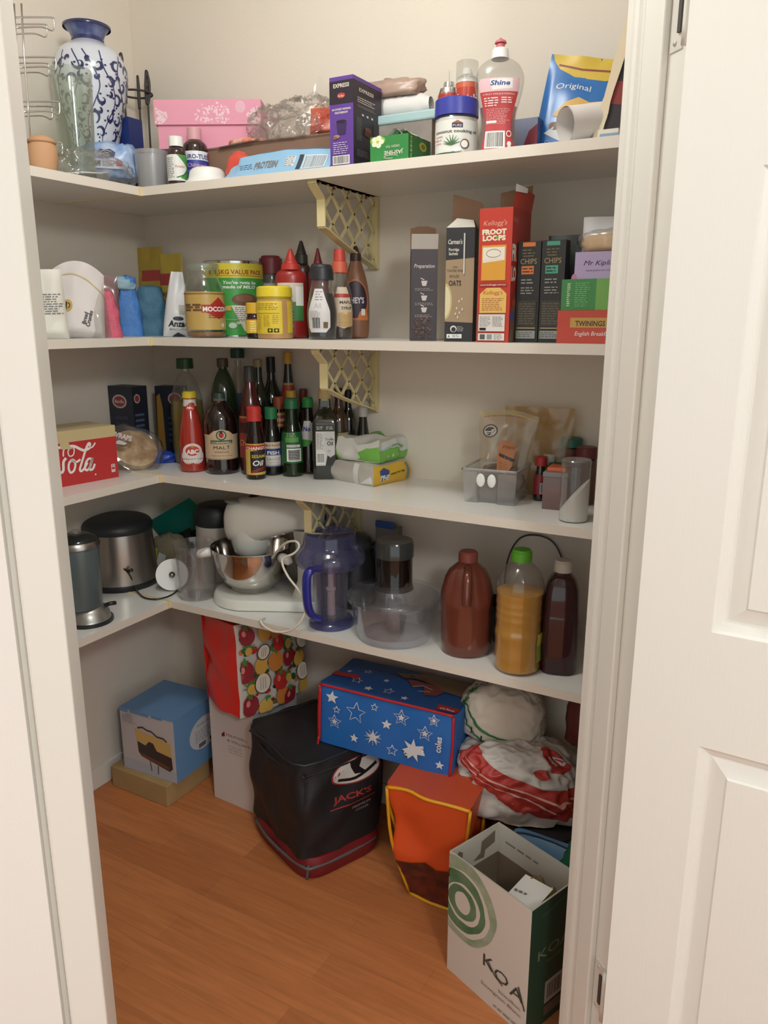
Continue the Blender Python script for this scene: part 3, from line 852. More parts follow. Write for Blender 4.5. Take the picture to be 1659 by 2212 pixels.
# pale blue packet and red wrapper
c = aty(604, 380, -.268); c.z = Z1 + .001
t = thing('snack_packet', 'long pale blue packet lying along the edge of the top shelf', 'packet', c, 0)
PB = mat('pale_blue_wrap', (142, 186, 218), .35)
mb = MB()
def pb(u, v, o=0):
    k = (u + .148) / .296
    hh = .040 + .014 * math.sin(PI * k) ** .5 - .012 * (k < .08)
    return (u, -.022 + .030 * v / .05 - o + .004 * math.sin(v * 60) + .003 * noise.noise(Vector((u * 30, v * 30, 1))), v * hh / .05 + .003 * noise.noise(Vector((u * 18, 0, 3))))
mb.grid(lambda a, b: pb(-.148 + .296 * a, b * .05), 40, 8, PB); mb.grid(lambda a, b: (-.148 + .296 * a, .008 + .03 * b, pb(-.148 + .296 * a, .05)[2] * (1 - b * b)), 40, 5, PB)
arts(mb, [('l', .08, .35, .27, .62, 3, C(60, 84, 120)), ('t', 'PROTEIN', .38, .3, .42, {'w': .22, 'b': .02}, C(92, 120, 150)), ('t', 'PROTEIN', .385, .34, .42, {'w': .22}, C(150, 130, 90)), ('r', .57, .25, .66, .7, C(215, 220, 224)), ('l', .57, .25, .66, .7, 5, GREY), ('r', .69, .1, .73, .75, C(60, 64, 76)), ('r', .74, .1, .95, .72, C(214, 226, 232)), ('bar', .75, .14, .94, .68, C(120, 130, 140))],
     pb, .296, .05, -.148, 0, fine=.012)
mb.obj('packet_body', t)
c = aty(517, 372, -.235); c.z = Z1 + .001
t = thing('snack_packet', 'red wrapper showing above the pale blue packet', 'packet', c, .2)
mb = MB(); blob(mb, (0, 0, 0), (.03, .02, .042), mat('red_wrap', (206, 78, 62), .3), 6, .15, 2); mb.obj('packet_body', t)

# coffee capsule box
A, M, d, h = xbox(714, 764, 824, -.292, 358, 160, Z1)
PUR = C(98, 60, 158); DK = C(44, 34, 46); CRM = C(226, 214, 200)
carton('coffee_box', 'tall purple and black coffee capsule box on the top shelf', 'box', A, M, d, h, (PUR, DK, PUR, PUR), {
    'front': [('r', 0, .7, 1, .955, DK), ('t', 'EXPRESSI', .5, .88, .06, {'w': .66, 'b': .02}, CRM), ('e', .5, .79, .17, .03, C(190, 60, 50)), ('t', 'K-fee', .5, .775, .035, {}, WHITE), ('t', 'AN AWARD WINNING', .5, .63, .032, {'w': .8, 'b': .02}, CRM), ('t', 'PARTNERSHIP', .5, .592, .032, {'w': .55, 'b': .02}, CRM),
              ('p', [(.28, .5), (.72, .5), (.66, .36), (.34, .36)], C(60, 40, 92)), ('r', .24, .49, .76, .52, C(120, 84, 150)), ('e', .5, .505, .24, .018, C(44, 28, 60)), ('e', .3, .34, .14, .02, C(170, 130, 100)), ('e', .22, .325, .1, .018, C(130, 90, 66)),
              ('l', .15, .14, .85, .28, 6, C(200, 184, 216)), ('r', .12, .025, .85, .125, WHITE), ('bar', .15, .035, .82, .118, INK)],
    'right': [('r', 0, .955, 1, 1, PUR), ('t', 'EXPRESSI', .45, .85, .055, {'w': .5, 'b': .02}, CRM), ('l', .14, .72, .8, .79, 3, CRM), ('l', .14, .67, .8, .70, 2, C(150, 130, 140)), ('e', .32, .6, .04, .012, CRM), ('e', .48, .6, .04, .012, CRM), ('e', .64, .6, .04, .012, CRM), ('l', .1, .3, .3, .56, 14, GREY), ('l', .7, .3, .9, .56, 14, GREY), ('e', .5, .45, .12, .03, C(110, 60, 48)), ('e', .5, .4, .16, .03, C(86, 36, 30)), ('l', .1, .12, .55, .2, 5, GREY), ('e', .85, .06, .07, .016, C(170, 80, 60))]})
# things behind the tea box
c = aty(868, 262, -.13)
t = thing('plastic_tray', 'pale teal plastic tray lying behind the tea box', 'tray', (c.x, -.13, Z1), 0)
mb = MB(); m = mat('pale_teal_plastic', (168, 194, 196), .4)
hh = topz(aty(868, 262, -.17), 268) - Z1
mb.box((0, 0, hh / 2), (.2, .10, hh), mat('printed_grey_box', (150, 140, 132), .6, vary=.3, vscale=20)); mb.obj('tray_body', t)
MB().box((.004, 0, hh + .010), (.215, .108, .02), m, None, .004).obj('rim', t)
c0 = Vector((c.x, -.13, Z1 + hh + .0205))
t = thing('cloth_roll', 'rolled white cloth lying on the teal tray behind the coffee box', 'cloth', (c.x - .02, -.13, c0.z), .1)
mb = MB(); mb.grid(lambda a, b: (-.1 + .19 * b, .026 * math.cos(2 * PI * a) * (1 - .3 * (b > .95)), .024 + .024 * math.sin(2 * PI * a) * (1 - .3 * (b > .95)) + .003 * noise.noise(Vector((b * 20, a * 6, 0)))), 24, 24, mat('white_cloth', (222, 218, 214), .8)); mb.obj('cloth_body', t)
t = thing('snack_packet', 'pinkish brown packet lying on the rolled white cloth', 'packet', (c.x - .03, -.13, c0.z + .045), .05)
mb = MB(); blob(mb, (0, 0, 0), (.075, .03, .024), mat('brown_wrap', (176, 148, 132), .35, vary=.25, vscale=20), 12, .25, 2.4); mb.obj('packet_body', t)
A, M, d, h = xbox(800, 882, 937, -.285, 345, 287, Z1)
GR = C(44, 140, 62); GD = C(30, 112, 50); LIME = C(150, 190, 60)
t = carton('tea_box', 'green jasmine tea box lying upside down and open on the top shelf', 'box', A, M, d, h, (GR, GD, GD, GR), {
    'front': [('r', 0, 0, 1, 1, GR), ('e', .2, .85, .2, .16, LIME)] + [('e', .2 + .1 * math.cos(a), .8 + .14 * math.sin(a), .07, .1, C(226, 236, 200)) for a in (0, 1.25, 2.5, 3.75, 5)] + [('c', .2, .8, .06, C(220, 190, 60)),
              ('t', 'JASMINE', .62, .42, .2, {'rot': PI, 'w': .5, 'b': .02}, CRM), ('t', 'GREEN TEA', .6, .62, .12, {'rot': PI, 'w': .36}, CRM), ('s', arcp(.55, .2, .18, .06, 0, 5), .02, CRM)],
    'right': [('t', 'GREENS', .13, .5, .2, {'rot': PI / 2, 'w': .5}, C(190, 220, 120)), ('e', .55, .7, .14, .17, C(190, 170, 40)), ('e', .55, .7, .08, .1, C(90, 130, 40)), ('e', .8, .3, .14, .17, C(180, 160, 40)), ('e', .8, .3, .08, .1, C(90, 130, 40))]})
mb = MB()
for k, (x0, x1, hz) in enumerate(((-.2, .55, .014), (.1, 1.0, .010))):
    mb.grid(lambda a, b: ((x0 + (x1 - x0) * a) * t['w'] / 2, .01 + b * d * .8, h + .001 + hz * math.sin(PI * a) * (1 - b * .5) + .002 * noise.noise(Vector((a * 9, b * 9, k)))), 10, 8, mat('foil_paper', (226, 224, 214), .4))
mb.obj('inner_wrap', t)

c, r, h = placey(987, 92, -.232, 216, Z1)
bottle('oil_jar', 'jar of coconut cooking oil with wide blue lid', 'jar', (c, r, h), [(.9, 0), (.98, .02), (1, .06), (1, .60), (.96, .66), (.93, .7), (.93, .82)], CLEARP,
       [(.70, .98, 1.02, 1.0, mat('blue_lid', (58, 64, 158), .35), 'lid'), (.98, 1.0, .86, .84, mat('blue_lid', (58, 64, 158), .35), 'lid')],
       liquid=(mat('solid_white_oil', (222, 222, 214), .5), .66),
       labels=[(.05, .60, 1.25, C(226, 226, 218), [('r', .42, .76, .62, .9, C(40, 48, 90)), ('p', [(.42, .9), (.52, .98), (.62, .9)], C(170, 90, 50)), ('t', 'PURE', .52, .79, .1, {'w': .16}, CRM), ('t', 'coconut cooking oil', .5, .62, .13, {'w': .88, 'b': .02}, C(52, 50, 56)), ('t', 'no coconut', .14, .5, .09, {'w': .2, 'sh': .2}, RED), ('t', 'taste or', .14, .4, .09, {'w': .17, 'sh': .2}, RED), ('t', 'aroma', .14, .3, .09, {'w': .13, 'sh': .2}, RED)]
               + [('s', [(.42, .26), (.42 + .16 * math.cos(a), .3 + .26 * math.sin(a))], [.05, .01], C(60, 110, 60)) for a in (.2, .6, 1, 1.4, 1.8, 2.3, 2.8, 3.1)]
               + [('c', .66, .28, .15, C(110, 84, 66)), ('c', .65, .28, .11, C(236, 234, 226)), ('p', [(.4, .1), (.55, .2), (.6, .1), (.5, .04)], WHITE), ('r', 0, 0, .7, .04, C(40, 80, 60))])])
c, r, h = placey(970, 46, -.115, 178, Z1)
bottle('lighter_fuel_can', 'small red fuel can with silver top and thin nozzle behind the coconut jar', 'can', (c, r, h), [(.98, 0), (1, .02), (1, .84), (.98, .86)], C(196, 62, 46, r=.3),
       [(.86, .93, .95, .85, CHROME, 'can_top'), (.93, 1.0, .55, .5, CHROME, 'can_top'), (1.0, 1.13, .06, .06, STEEL, 'nozzle')],
       labels=[(.5, .84, 1.4, C(190, 52, 40, r=.3), [('p', [(.3, 0), (1, 0), (1, .6)], C(70, 60, 140)), ('p', [(.2, 0), (.5, 0), (1, .45), (1, .6)], C(226, 200, 60)), ('r', .72, .6, .78, .9, WHITE)])])
c, r, h = placey(1010, 48, -.125, 134, Z1)
bottle('spray_can', 'red and white insect spray can with clear cap behind the dishwashing liquid', 'can', (c, r, h), [(.98, 0), (1, .02), (1, .80), (.9, .84)], C(214, 214, 210, r=.25),
       [(.84, .88, .9, .6, CHROME, 'can_top'), (.88, .94, .5, .35, WHP, 'nozzle'), (.82, 1.0, .98, .96, CLEARP, 'cap')],
       labels=[(.3, .8, 1.5, C(206, 62, 44, r=.3), [('r', 0, .90, 1, 1, C(218, 96, 60)), ('t', 'Mortein', .46, .60, .26, {'w': .82, 'b': .04}, WHITE), ('r', 0, 0, 1, .25, C(206, 180, 70))])])
c, r, h = placey(1082, 104, -.225, 82, Z1)
SP = [(.72, 0), (.78, .02), (.77, .1), (.72, .2), (.70, .3), (.74, .38), (.84, .46), (.95, .56), (1, .64), (.96, .71), (.82, .77), (.55, .815), (.36, .83), (.33, .84), (.33, .87)]
PKL = film('pale_pink_liquid', (222, 186, 190), .35, (214, 170, 176), rough=.1)
bottle('dish_liquid_bottle', 'clear waisted dishwashing liquid bottle with pink squeeze nozzle', 'bottle', (c, r, h), SP, CLEARP,
       [(.825, .91, .36, .32, WHP), (.91, .955, .17, .17, C(216, 106, 116), 'nozzle'), (.955, .975, .24, .22, C(216, 106, 116), 'nozzle'), (.975, 1, .15, .05, C(216, 106, 116), 'nozzle')],
       liquid=(PKL, .42), sy=.55,
       labels=[(.03, .645, .98, None, [('p', [(.08, .0), (.92, 0), (1, .08), (.9, .25), (.9, .4), (.97, .6), (1, .86), (.96, 1), (.06, 1), (0, .9), (.03, .6), (.1, .4), (.1, .25), (0, .08)], C(206, 60, 62)), ('p', [(.01, .82), (1, .82), (.99, .95), (.94, 1), (.06, 1), (0, .95)], C(232, 190, 196)), ('p', [(.35, .84), (.8, .86), (.78, .99), (.3, .98)], WHITE),
                                          ('t', 'Shine', .52, .9, .09, {'w': .42, 'sh': .15, 'b': .03}, C(40, 70, 160)), ('t', 'A TRULY UNIQUE FORMULA', .5, .775, .03, {'w': .8}, WHITE), ('l', .12, .62, .5, .75, 4, WHITE), ('l', .56, .66, .88, .75, 3, WHITE), ('l', .14, .38, .85, .6, 10, C(232, 150, 150)), ('r', .14, .4, .45, .43, WHITE),
                                          ('r', .13, .05, .7, .29, WHITE), ('bar', .18, .07, .66, .27, INK), ('c', .82, .25, .045, WHITE), ('c', .82, .25, .032, RED), ('c', .82, .11, .035, WHITE), ('r', .77, .03, .87, .1, WHITE)])])
A = aty(1120, 300, -.155); M = aty(1160, 300, -.155)
carton('small_carton', 'small blue and red carton beside the dishwashing liquid', 'carton', (A.x - .02, -.155, Z1), (M.x, -.155, Z1), .06, topz(M, 252) - Z1, (C(150, 160, 190), C(70, 90, 150), C(90, 100, 150), C(90, 100, 150)), {'front': [('p', [(.3, 0), (1, 0), (1, .85), (.7, .7)], C(150, 50, 66))]})
def chip_bag():
    c = aty(1250, 300, -.10); c.z = Z1
    h = topz(c, 122) - Z1
    t = thing('chip_bag', 'blue potato chip bag with yellow top leaning by the paper roll', 'bag', c, facing(c) - .1)
    t.rotation_euler[1] = .17
    m = mat('blue_chip_foil', (44, 110, 180), .28)
    mb = MB(); fr = pouch(mb, .20, h, .06, m, 8, topd=.1, rough=.005, lean=.06)
    Y = C(226, 190, 60, r=.3); its = [('p', [(.12, .86), (.3, .79), (.6, .78), (1, .88), (1, 1), (.02, 1), (.05, .93)], Y), ('s', [(.1, .9), (.35, .87), (.7, .88), (1, .95)], .02, C(150, 70, 60)), ('t', 'Original', .3, .68, .08, {'w': .36, 'arc': .02}, WHITE),
            ('p', [(.15, .4), (.25, .54), (.38, .6), (.5, .56), (.62, .58), (.75, .48), (.8, .38), (.6, .34), (.4, .36)], C(228, 178, 84)), ('p', [(.1, .22), (.3, .38), (.55, .36), (.6, .2), (.4, .12)], C(220, 220, 224)), ('e', .2, .3, .06, .04, C(130, 100, 80)), ('t', 'CHIPS', .2, .1, .06, {'rot': -.3}, C(160, 190, 220))]
    arts(mb, its, fr, .2, h, -.1, 0, fine=.014); mb.obj('bag_body', t)
chip_bag()
def paper_roll():
    P0 = aty(1222, 256, -.262); ax = Vector((.62, .66, .16)).normalized()
    P0.z = Z1 + .037
    t = thing('paper_roll', 'loose roll of white paper with its round end facing out on the top shelf', 'paper roll', P0, 0)
    q = ax.to_track_quat('Z', 'Y').to_matrix().to_4x4()
    m = mat('white_paper', (226, 220, 216), .8)
    mb = MB(); n = 60; vs = []; fs = []
    L = .155
    for i in range(n + 1):
        a = 2 * PI * 1.9 * i / n - 1.0; r = .0335 - .0035 * i / n + .001 * math.sin(3 * a)
        vs += [(r * math.cos(a), r * math.sin(a), 0), (r * math.cos(a), r * math.sin(a), L)]
    fs = [(2 * i, 2 * i + 1, 2 * i + 3, 2 * i + 2) for i in range(n)]
    mb.add(vs, fs, m, True, q); mb.obj('paper_body', t, fix=False)
    mb = MB(); mb.add([(-.05, -.01, -.0355), (-.005, -.03, -.0355), (.02, .0, -.034), (-.02, .02, -.030), (-.03, -.005, -.030)], [(0, 1, 2, 3, 4)], m); mb.obj('loose_corner', t)
paper_roll()
def leaning_box():
    P0 = aty(1292, 292, -.235); P0.z = Z1
    t = thing('opened_box', 'torn open red and black box leaning by the door frame on the top shelf', 'box', P0, math.radians(8))
    t.rotation_euler[1] = .24
    h = .245; cm = mat('pale_board_edge', (224, 208, 180), .75)
    mb = MB(); dk = C(52, 42, 48); rd = C(176, 64, 48)
    mb.add([(0, 0, 0), (.12, 0, 0), (.12, 0, h), (0, 0, h)], [(0, 1, 2, 3)], dk); mb.add([(0, .05, 0), (.12, .05, 0), (.12, .05, h), (0, .05, h)], [(0, 1, 2, 3)], dk)
    mb.add([(0, 0, 0), (0, .05, 0), (0, .05, h), (0, 0, h)], [(0, 1, 2, 3)], rd); mb.add([(0, 0, h), (.12, 0, h), (.12, .05, h), (0, .05, h)], [(0, 1, 2, 3)], rd)
    arts(mb, [('p', [(0, .3), (1, .34), (1, .5), (0, .46)], C(150, 44, 40)), ('r', .0, .93, 1, 1, rd)], front(0), .12, h); mb.obj('box_body', t, fix=False)
    fl = MB(); rr = random.Random(2)
    pts = [(-.014 + rr.uniform(-.002, .002), h * k / 12) for k in range(13)] + [(.003 + rr.uniform(-.002, .003), h * .93 * k / 12) for k in range(12, -1, -1)]
    fl.prism(pts, -.006, -.003, cm, None, 'y'); fl.obj('torn_flap', t)
leaning_box()
A = aty(1291, 293, -.285); M = aty(1335, 290, -.285)
carton('small_carton', 'low white and blue carton at the far end of the top shelf', 'carton', (A.x, -.285, Z1), (M.x, -.285, Z1), .05, topz(A, 281) - Z1, (C(224, 216, 200), WHITE, WHITE, CRM), {'front': [('r', .1, .25, 1, .55, C(130, 160, 190))]})
# ================================================================== SECOND SHELF
def bag(name, label, pos, w, h, d, m, seed=1, rz=None, its=(), topd=.12, rough=.006, lean=0, flare=0, tops=0, fine=.012, cat='bag', tilt=0, part='bag_body'):
    t = thing(name, label, cat, pos, facing(pos) if rz is None else rz)
    t.rotation_euler[1] = tilt
    mb = MB(); fr = pouch(mb, w, h, d, m, seed, topd, rough, lean=lean, flare=flare, tops=tops)
    if its: arts(mb, list(its), fr, w, h, -w / 2, 0, fine=fine, off0=.0012)
    mb.obj(part, t); return t
def onx(px, py, x, z): c = atx(px, py, x); c.z = z; return c
def ony(px, py, y, z): c = aty(px, py, y); c.z = z; return c
WB = mat('white_bag_paper', (222, 218, 208), .45); LG = C(200, 196, 186)
c, r, h = placex(92, 60, .22, 582, Z2)
bag('flour_bag', 'white packet with rows of small print beside the door jamb', c, .09, h, .05, WB, 2, its=[('l', .3, .35, .95, .66, 9, GREY)], topd=.3, tilt=-.03)
c, r, h = placex(155, 100, .20, 563, Z2)
t = bag('crumb_bag', 'white bread crumbs bag with a round yellow logo and clear side', c, .125, h, .07, mat('white_matte_bag', (214, 206, 204), .4), 4, its=[('e', .30, .43, .1, .08, C(206, 164, 70)), ('s', [(.28, .38), (.29, .48)], .018, INK), ('s', arcp(.3, .43, .05, .035, -1.4, 1.4), .012, INK), ('t', 'Bread', .66, .27, .07, {'rot': 1.35, 'b': .02}, INK), ('t', 'Crumbs', .74, .27, .07, {'rot': 1.35, 'b': .02}, INK), ('s', [(0, .86), (.4, .84), (.7, .78), (1, .68)], .018, C(214, 192, 130))], topd=.15, tops=.03, tilt=.06, rough=.005)
mb = MB(); fr = pouch(mb, .05, h * .85, .06, CLEARP, 6, rough=.006, lean=.02); o = mb.obj('clear_side', t); o.location = (.055, -.004, 0); o.rotation_euler = (0, -.16, 0)
c, r, h = placex(214, 60, .15, 596, Z2)
bag('zip_bag', 'clear zip bag with pinkish contents between the crumb bag and pink packet', c, .09, h, .05, film('pinkish_bag_film', (232, 206, 206), .35, (206, 168, 170), rough=.15), 7, topd=.1, rough=.008)
def knot_bag(label, pos, w, h, d, m, seed, neck=.55, tint=None):
    """soft packet with folded top"""
    t = thing('food_bag', label, 'bag', pos, facing(pos)); mb = MB()
    def fn(a, b):
        th = 2 * PI * a; k = b
        s = 1 - (1 - neck) * k ** 1.3 + .10 * math.sin(k * 9 + seed) * k
        if k > .93: s *= max(.02, (1 - k) / .07)
        x, y = math.cos(th), math.sin(th); f = lambda q: math.copysign(abs(q) ** .7, q)
        n = noise.noise(Vector((x * 2 + seed, y * 2, k * 5))) * .12 + (1 - 2 * abs(noise.noise(Vector((x * 3, y * 3 + seed, k * 3))))) * .05
        return (f(x) * w / 2 * s * (1 + n), f(y) * d / 2 * s * (1 + n), min(k, .93 + (k - .93) * .6) * h + .004 * n)
    mb.grid(fn, 30, 26, m, True, None, True); mb.obj('bag_body', t); return t
def mesh_mat(name, c):
    m = mat(name, c, .5, bump=.5, bscale=260, vary=.18, vscale=60); return m
c, r, h = placex(229, 44, .21, 622, Z2)
knot_bag('small pink food bag with folded top in front of the blue bag', c, .062, h, .05, mesh_mat('pink_net', (216, 98, 122)), 3, .5)
c, r, h = placex(272, 56, .16, 590, Z2)
t = knot_bag('tall bright blue food bag with pale blue folded top', c, .070, h, .055, mesh_mat('blue_net', (74, 132, 206)), 5, .55)
mb = MB(); blob(mb, (-.008, 0, h * .74), (.030, .024, .022), mat('pale_teal_cloth', (150, 184, 196), .6), 4, .2, 2.5); mb.obj('folded_top', t)
c, r, h = placey(322, 62, -.13, 612, Z2)
t = knot_bag('wide teal blue food bag in the corner of the second shelf', c, .095, h, .07, mesh_mat('teal_film', (70, 120, 150)), 9, .7)
YF = C(190, 160, 52); YL = C(206, 180, 60); RB = C(196, 66, 62)
c, r, h = placey(322, 62, -.035, 534, Z2)
bag('yellow_packet', 'yellow packet with red band against the wall, nearer the corner', (c.x, c.y, Z2), .10, h, .04, YF, 3, its=[('r', .2, .62, .95, .74, RB), ('r', .1, .3, .9, .36, C(190, 110, 60))], rz=0, topd=.2)
c, r, h = placey(368, 66, -.04, 548, Z2)
bag('yellow_packet', 'yellow packet with red band against the wall, next to the biscuit bag', (c.x, c.y, Z2), .09, h, .04, YL, 5, its=[('r', .02, .62, .98, .76, RB), ('t', 'FREE', .3, .48, .08, {}, INK)], rz=0, topd=.2)
c, r, h = placey(376, 54, -.195, 587, Z2)
bag('biscuit_bag', 'white Anzac biscuits bag between the blue bag and the coffee jar', c, .078, h, .05, mat('white_foil_bag', (212, 212, 214), .3), 6, its=[('t', 'Anzac', .52, .16, .13, {'w': .72, 'b': .03, 'sh': .1}, INK), ('t', 'BISCUITS', .52, .10, .045, {'w': .6}, C(80, 60, 50)), ('e', .52, .285, .2, .03, C(60, 56, 66)), ('p', [(.3, 0), (.5, .07), (.8, 0)], C(50, 52, 84)), ('l', .55, .35, .9, .5, 5, C(200, 180, 130))], topd=.15, tilt=.04, flare=-.62)

JG = [(.9, 0), (1, .03), (1, .58), (.97, .66), (.8, .78), (.72, .81), (.72, .84), (.78, .86), (.78, .91), (.72, .93), (.74, 1.0)]
c, r, h = placey(438, 84, -.235, 570, Z2)
t = bottle('coffee_jar', 'lidless glass coffee jar with gold label and a little coffee left', 'jar', (c, r, h), JG, GLASS, [],
       liquid=(mat('coffee_granules', (150, 104, 66), .9, bump=.5, bscale=300), .08),
       labels=[(.11, .62, 1.5, C(200, 164, 84, r=.35), [('l', .1, .45, .48, .72, 2, C(110, 76, 50)), ('l', .12, .52, .46, .66, 1, C(120, 84, 50)), ('p', [(.46, .5), (.74, .86), (1.02, .5), (.74, .28)], C(190, 40, 36)), ('r', .44, .46, 1.0, .66, C(186, 38, 34)), ('t', 'MOCCONA', .74, .49, .17, {'w': .56, 'b': .04}, WHITE), ('l', .55, .3, .95, .4, 2, C(120, 70, 44)), ('c', .82, .12, .055, WHITE), ('t', '5', .82, .09, .07, {}, INK), ('r', 0, .94, 1, .97, C(150, 110, 60))])])
sharp(MB().lathe([(r * .72, h * .925), (r * .80, h * .94), (r * .80, h * .995), (r * .76, h * 1.0), (r * .72, h * .99), (r * .70, h * .93)], film('thick_glass_rim', (240, 244, 240), .22, (222, 226, 222), rough=.03), 36).obj('rim', t))
c, r, h = placey(503, 124, -.108, 566, Z2)
MG = C(60, 164, 64, r=.3)
bottle('malt_drink_tin', 'large green and yellow chocolate malt drink tin', 'tin', (c, r, h), [(.98, 0), (1, .01), (1, .99), (.98, 1.0)], CHROME,
       [(.985, 1.0, .96, .96, STEEL, 'lid')], rnd=0, seg=48,
       labels=[(.025, .96, 1.5, MG, [('r', 0, .80, 1, 1, C(226, 208, 44, r=.3)), ('t', '1.5KG VALUE PACK', .58, .85, .085, {'w': .58, 'b': .03}, C(170, 60, 40)), ('t', 'K', .22, .85, .085, {'b': .03}, C(170, 60, 40)), ('r', .3, .825, .9, .832, C(170, 60, 40)),
                 ('t', "You've gotta be", .57, .715, .062, {'w': .38, 'b': .03, 'sh': .2}, WHITE), ('t', 'made of MILO', .56, .655, .062, {'w': .38, 'b': .03, 'sh': .2}, WHITE),
                 ('p', [(.46, .42), (.78, .42), (.66, .06), (.60, .06)], C(220, 214, 200)), ('l', .5, .16, .7, .4, 9, C(120, 110, 96)), ('e', .62, .5, .15, .085, C(112, 70, 44)), ('e', .61, .52, .10, .05, C(134, 88, 58)),
                 ('p', [(.1, .33), (.46, .35), (.46, .42), (.1, .37)], C(206, 170, 60)), ('e', .47, .14, .045, .04, C(200, 210, 196)), ('t', 'GREAT', .57, .16, .05, {'b': .03}, WHITE), ('s', [(.36, .22), (.6, .22)], .008, C(160, 200, 90))])])
c, r, h = placey(584, 48, -.032, 553, Z2)
bottle('nut_jar', 'clear jar with wide dark red lid behind the malt drink tin', 'jar', (c, r, h), [(.9, 0), (1, .04), (1, .7), (.92, .78)], CLEARP, [(.78, .97, 1.02, 1, C(132, 36, 44), 'lid'), (.97, 1, .85, .8, C(132, 36, 44), 'lid')], liquid=(C(150, 130, 110), .66), labels=[(.2, .66, 1.2, C(206, 204, 200), [('l', .1, .1, .9, .9, 10, GREY)])])
c, r, h = placey(549, 38, -.268, 654, Z2)
bottle('spread_jar', 'small yeast spread jar with yellow lid and yellow label', 'jar', (c, r, h), [(.9, 0), (1, .05), (1, .55), (.8, .66)], C(34, 22, 18, r=.1), [(.70, 1, .95, .95, C(226, 180, 32), 'lid'), (.64, .70, .85, .85, C(70, 30, 20), 'lid')], labels=[(.16, .55, 1.4, C(226, 186, 40), [('l', .3, .1, .7, .9, 5, C(250, 230, 150)), ('r', 0, .94, 1, 1, RED)])])
c, r, h = placey(592, 78, -.258, 619, Z2)
bottle('peanut_butter_jar', 'peanut butter jar with yellow lid and yellow labels', 'jar', (c, r, h), [(.92, 0), (1, .03), (1, .68), (.95, .76)], C(196, 148, 92, r=.25), [(.80, .985, .98, .96, C(240, 214, 34, r=.35), 'lid'), (.985, 1, .88, .86, C(240, 214, 34, r=.35), 'lid'), (.765, .80, .92, .92, C(226, 200, 30), 'lid')],
       labels=[(.1, .72, .85, C(236, 206, 36), [('l', .08, .72, .9, .94, 4, C(150, 110, 50)), ('r', .1, .62, .9, .635, C(120, 90, 40)), ('l', .12, .12, .32, .58, 8, C(190, 150, 40)), ('l', .38, .22, .62, .58, 8, C(190, 150, 40)), ('l', .68, .3, .9, .58, 5, C(190, 150, 40)), ('r', .52, .05, .68, .17, INK), ('c', .6, .11, .035, C(236, 206, 36)), ('r', .72, .05, .88, .17, INK), ('c', .8, .11, .035, C(236, 206, 36))], -.45),
               (.12, .72, .26, C(236, 200, 40), [('t', 'PEANUT', .5, .5, .4, {'rot': -PI / 2, 'w': 2.2}, C(250, 240, 200))], .98)])
SQ = [(.86, 0), (.95, .02), (1, .06), (.98, .3), (1, .52), (1, .68), (.9, .74), (.6, .77), (.5, .78)]
TOM = C(166, 34, 30, r=.3)
def sauce_cap(m): return [(.765, .83, .62, .6, m), (.83, .87, .42, .38, m, 'nozzle'), (.87, 1.0, .34, .1, m, 'nozzle')]
c, r, h = placey(627, 66, -.185, 537, Z2)
bottle('sauce_bottle', 'red tomato sauce squeeze bottle with red pointed nozzle', 'bottle', (c, r, h), SQ, TOM, sauce_cap(C(206, 50, 40)), sy=.7, labels=[(.20, .62, .95, C(214, 206, 190), [('r', 0, 0, 1, .5, C(70, 140, 70)), ('r', .7, .4, 1, .9, WHITE), ('l', .1, .55, .6, .95, 8, C(190, 180, 160))], -.1)])
c, r, h = placey(650, 40, -.105, 520, Z2)
bottle('sauce_bottle', 'barbecue sauce bottle with dark brown pointed nozzle', 'bottle', (c, r, h), SQ, C(74, 48, 42, r=.3), [(.765, .86, .7, .66, C(58, 50, 48)), (.86, 1.0, .55, .16, C(58, 50, 48), 'nozzle')], sy=.7)
c, r, h = placey(686, 44, -.15, 536, Z2)
bottle('sauce_bottle', 'squeeze bottle with dark red pointed nozzle behind the black syrup', 'bottle', (c, r, h), SQ, C(120, 40, 40, r=.3), sauce_cap(C(122, 34, 36)), sy=.7)
SY = [(.82, 0), (.9, .02), (.92, .12), (1, .3), (.98, .42), (.8, .6), (.66, .74), (.66, .82)]
c, r, h = placey(694, 66, -.258, 572, Z2)
bottle('syrup_bottle', 'waisted syrup bottle with black cap and white back label', 'bottle', (c, r, h), SY, CLEARP, [(.80, .96, .78, .74, mat('charcoal_cap', (44, 46, 50), .4)), (.96, 1, .70, .66, mat('charcoal_cap', (44, 46, 50), .4))],
       liquid=(C(34, 30, 26, r=.15), .62), labels=[(.1, .68, .95, None, [('p', [(.1, 0), (.7, 0), (.86, .12), (.84, .5), (.6, 1), (.22, 1), (.02, .5), (0, .12)], C(222, 220, 220)), ('l', .28, .72, .6, .96, 4, C(150, 150, 150)), ('t', 'AII', .4, .56, .16, {'b': .02}, C(190, 190, 195)), ('l', .08, .3, .5, .5, 6, C(170, 170, 170)), ('bar', .2, .1, .5, .34, INK), ('r', .6, .1, .76, .24, C(110, 90, 60))], -.12)])
c, r, h = placey(733, 56, -.185, 538, Z2)
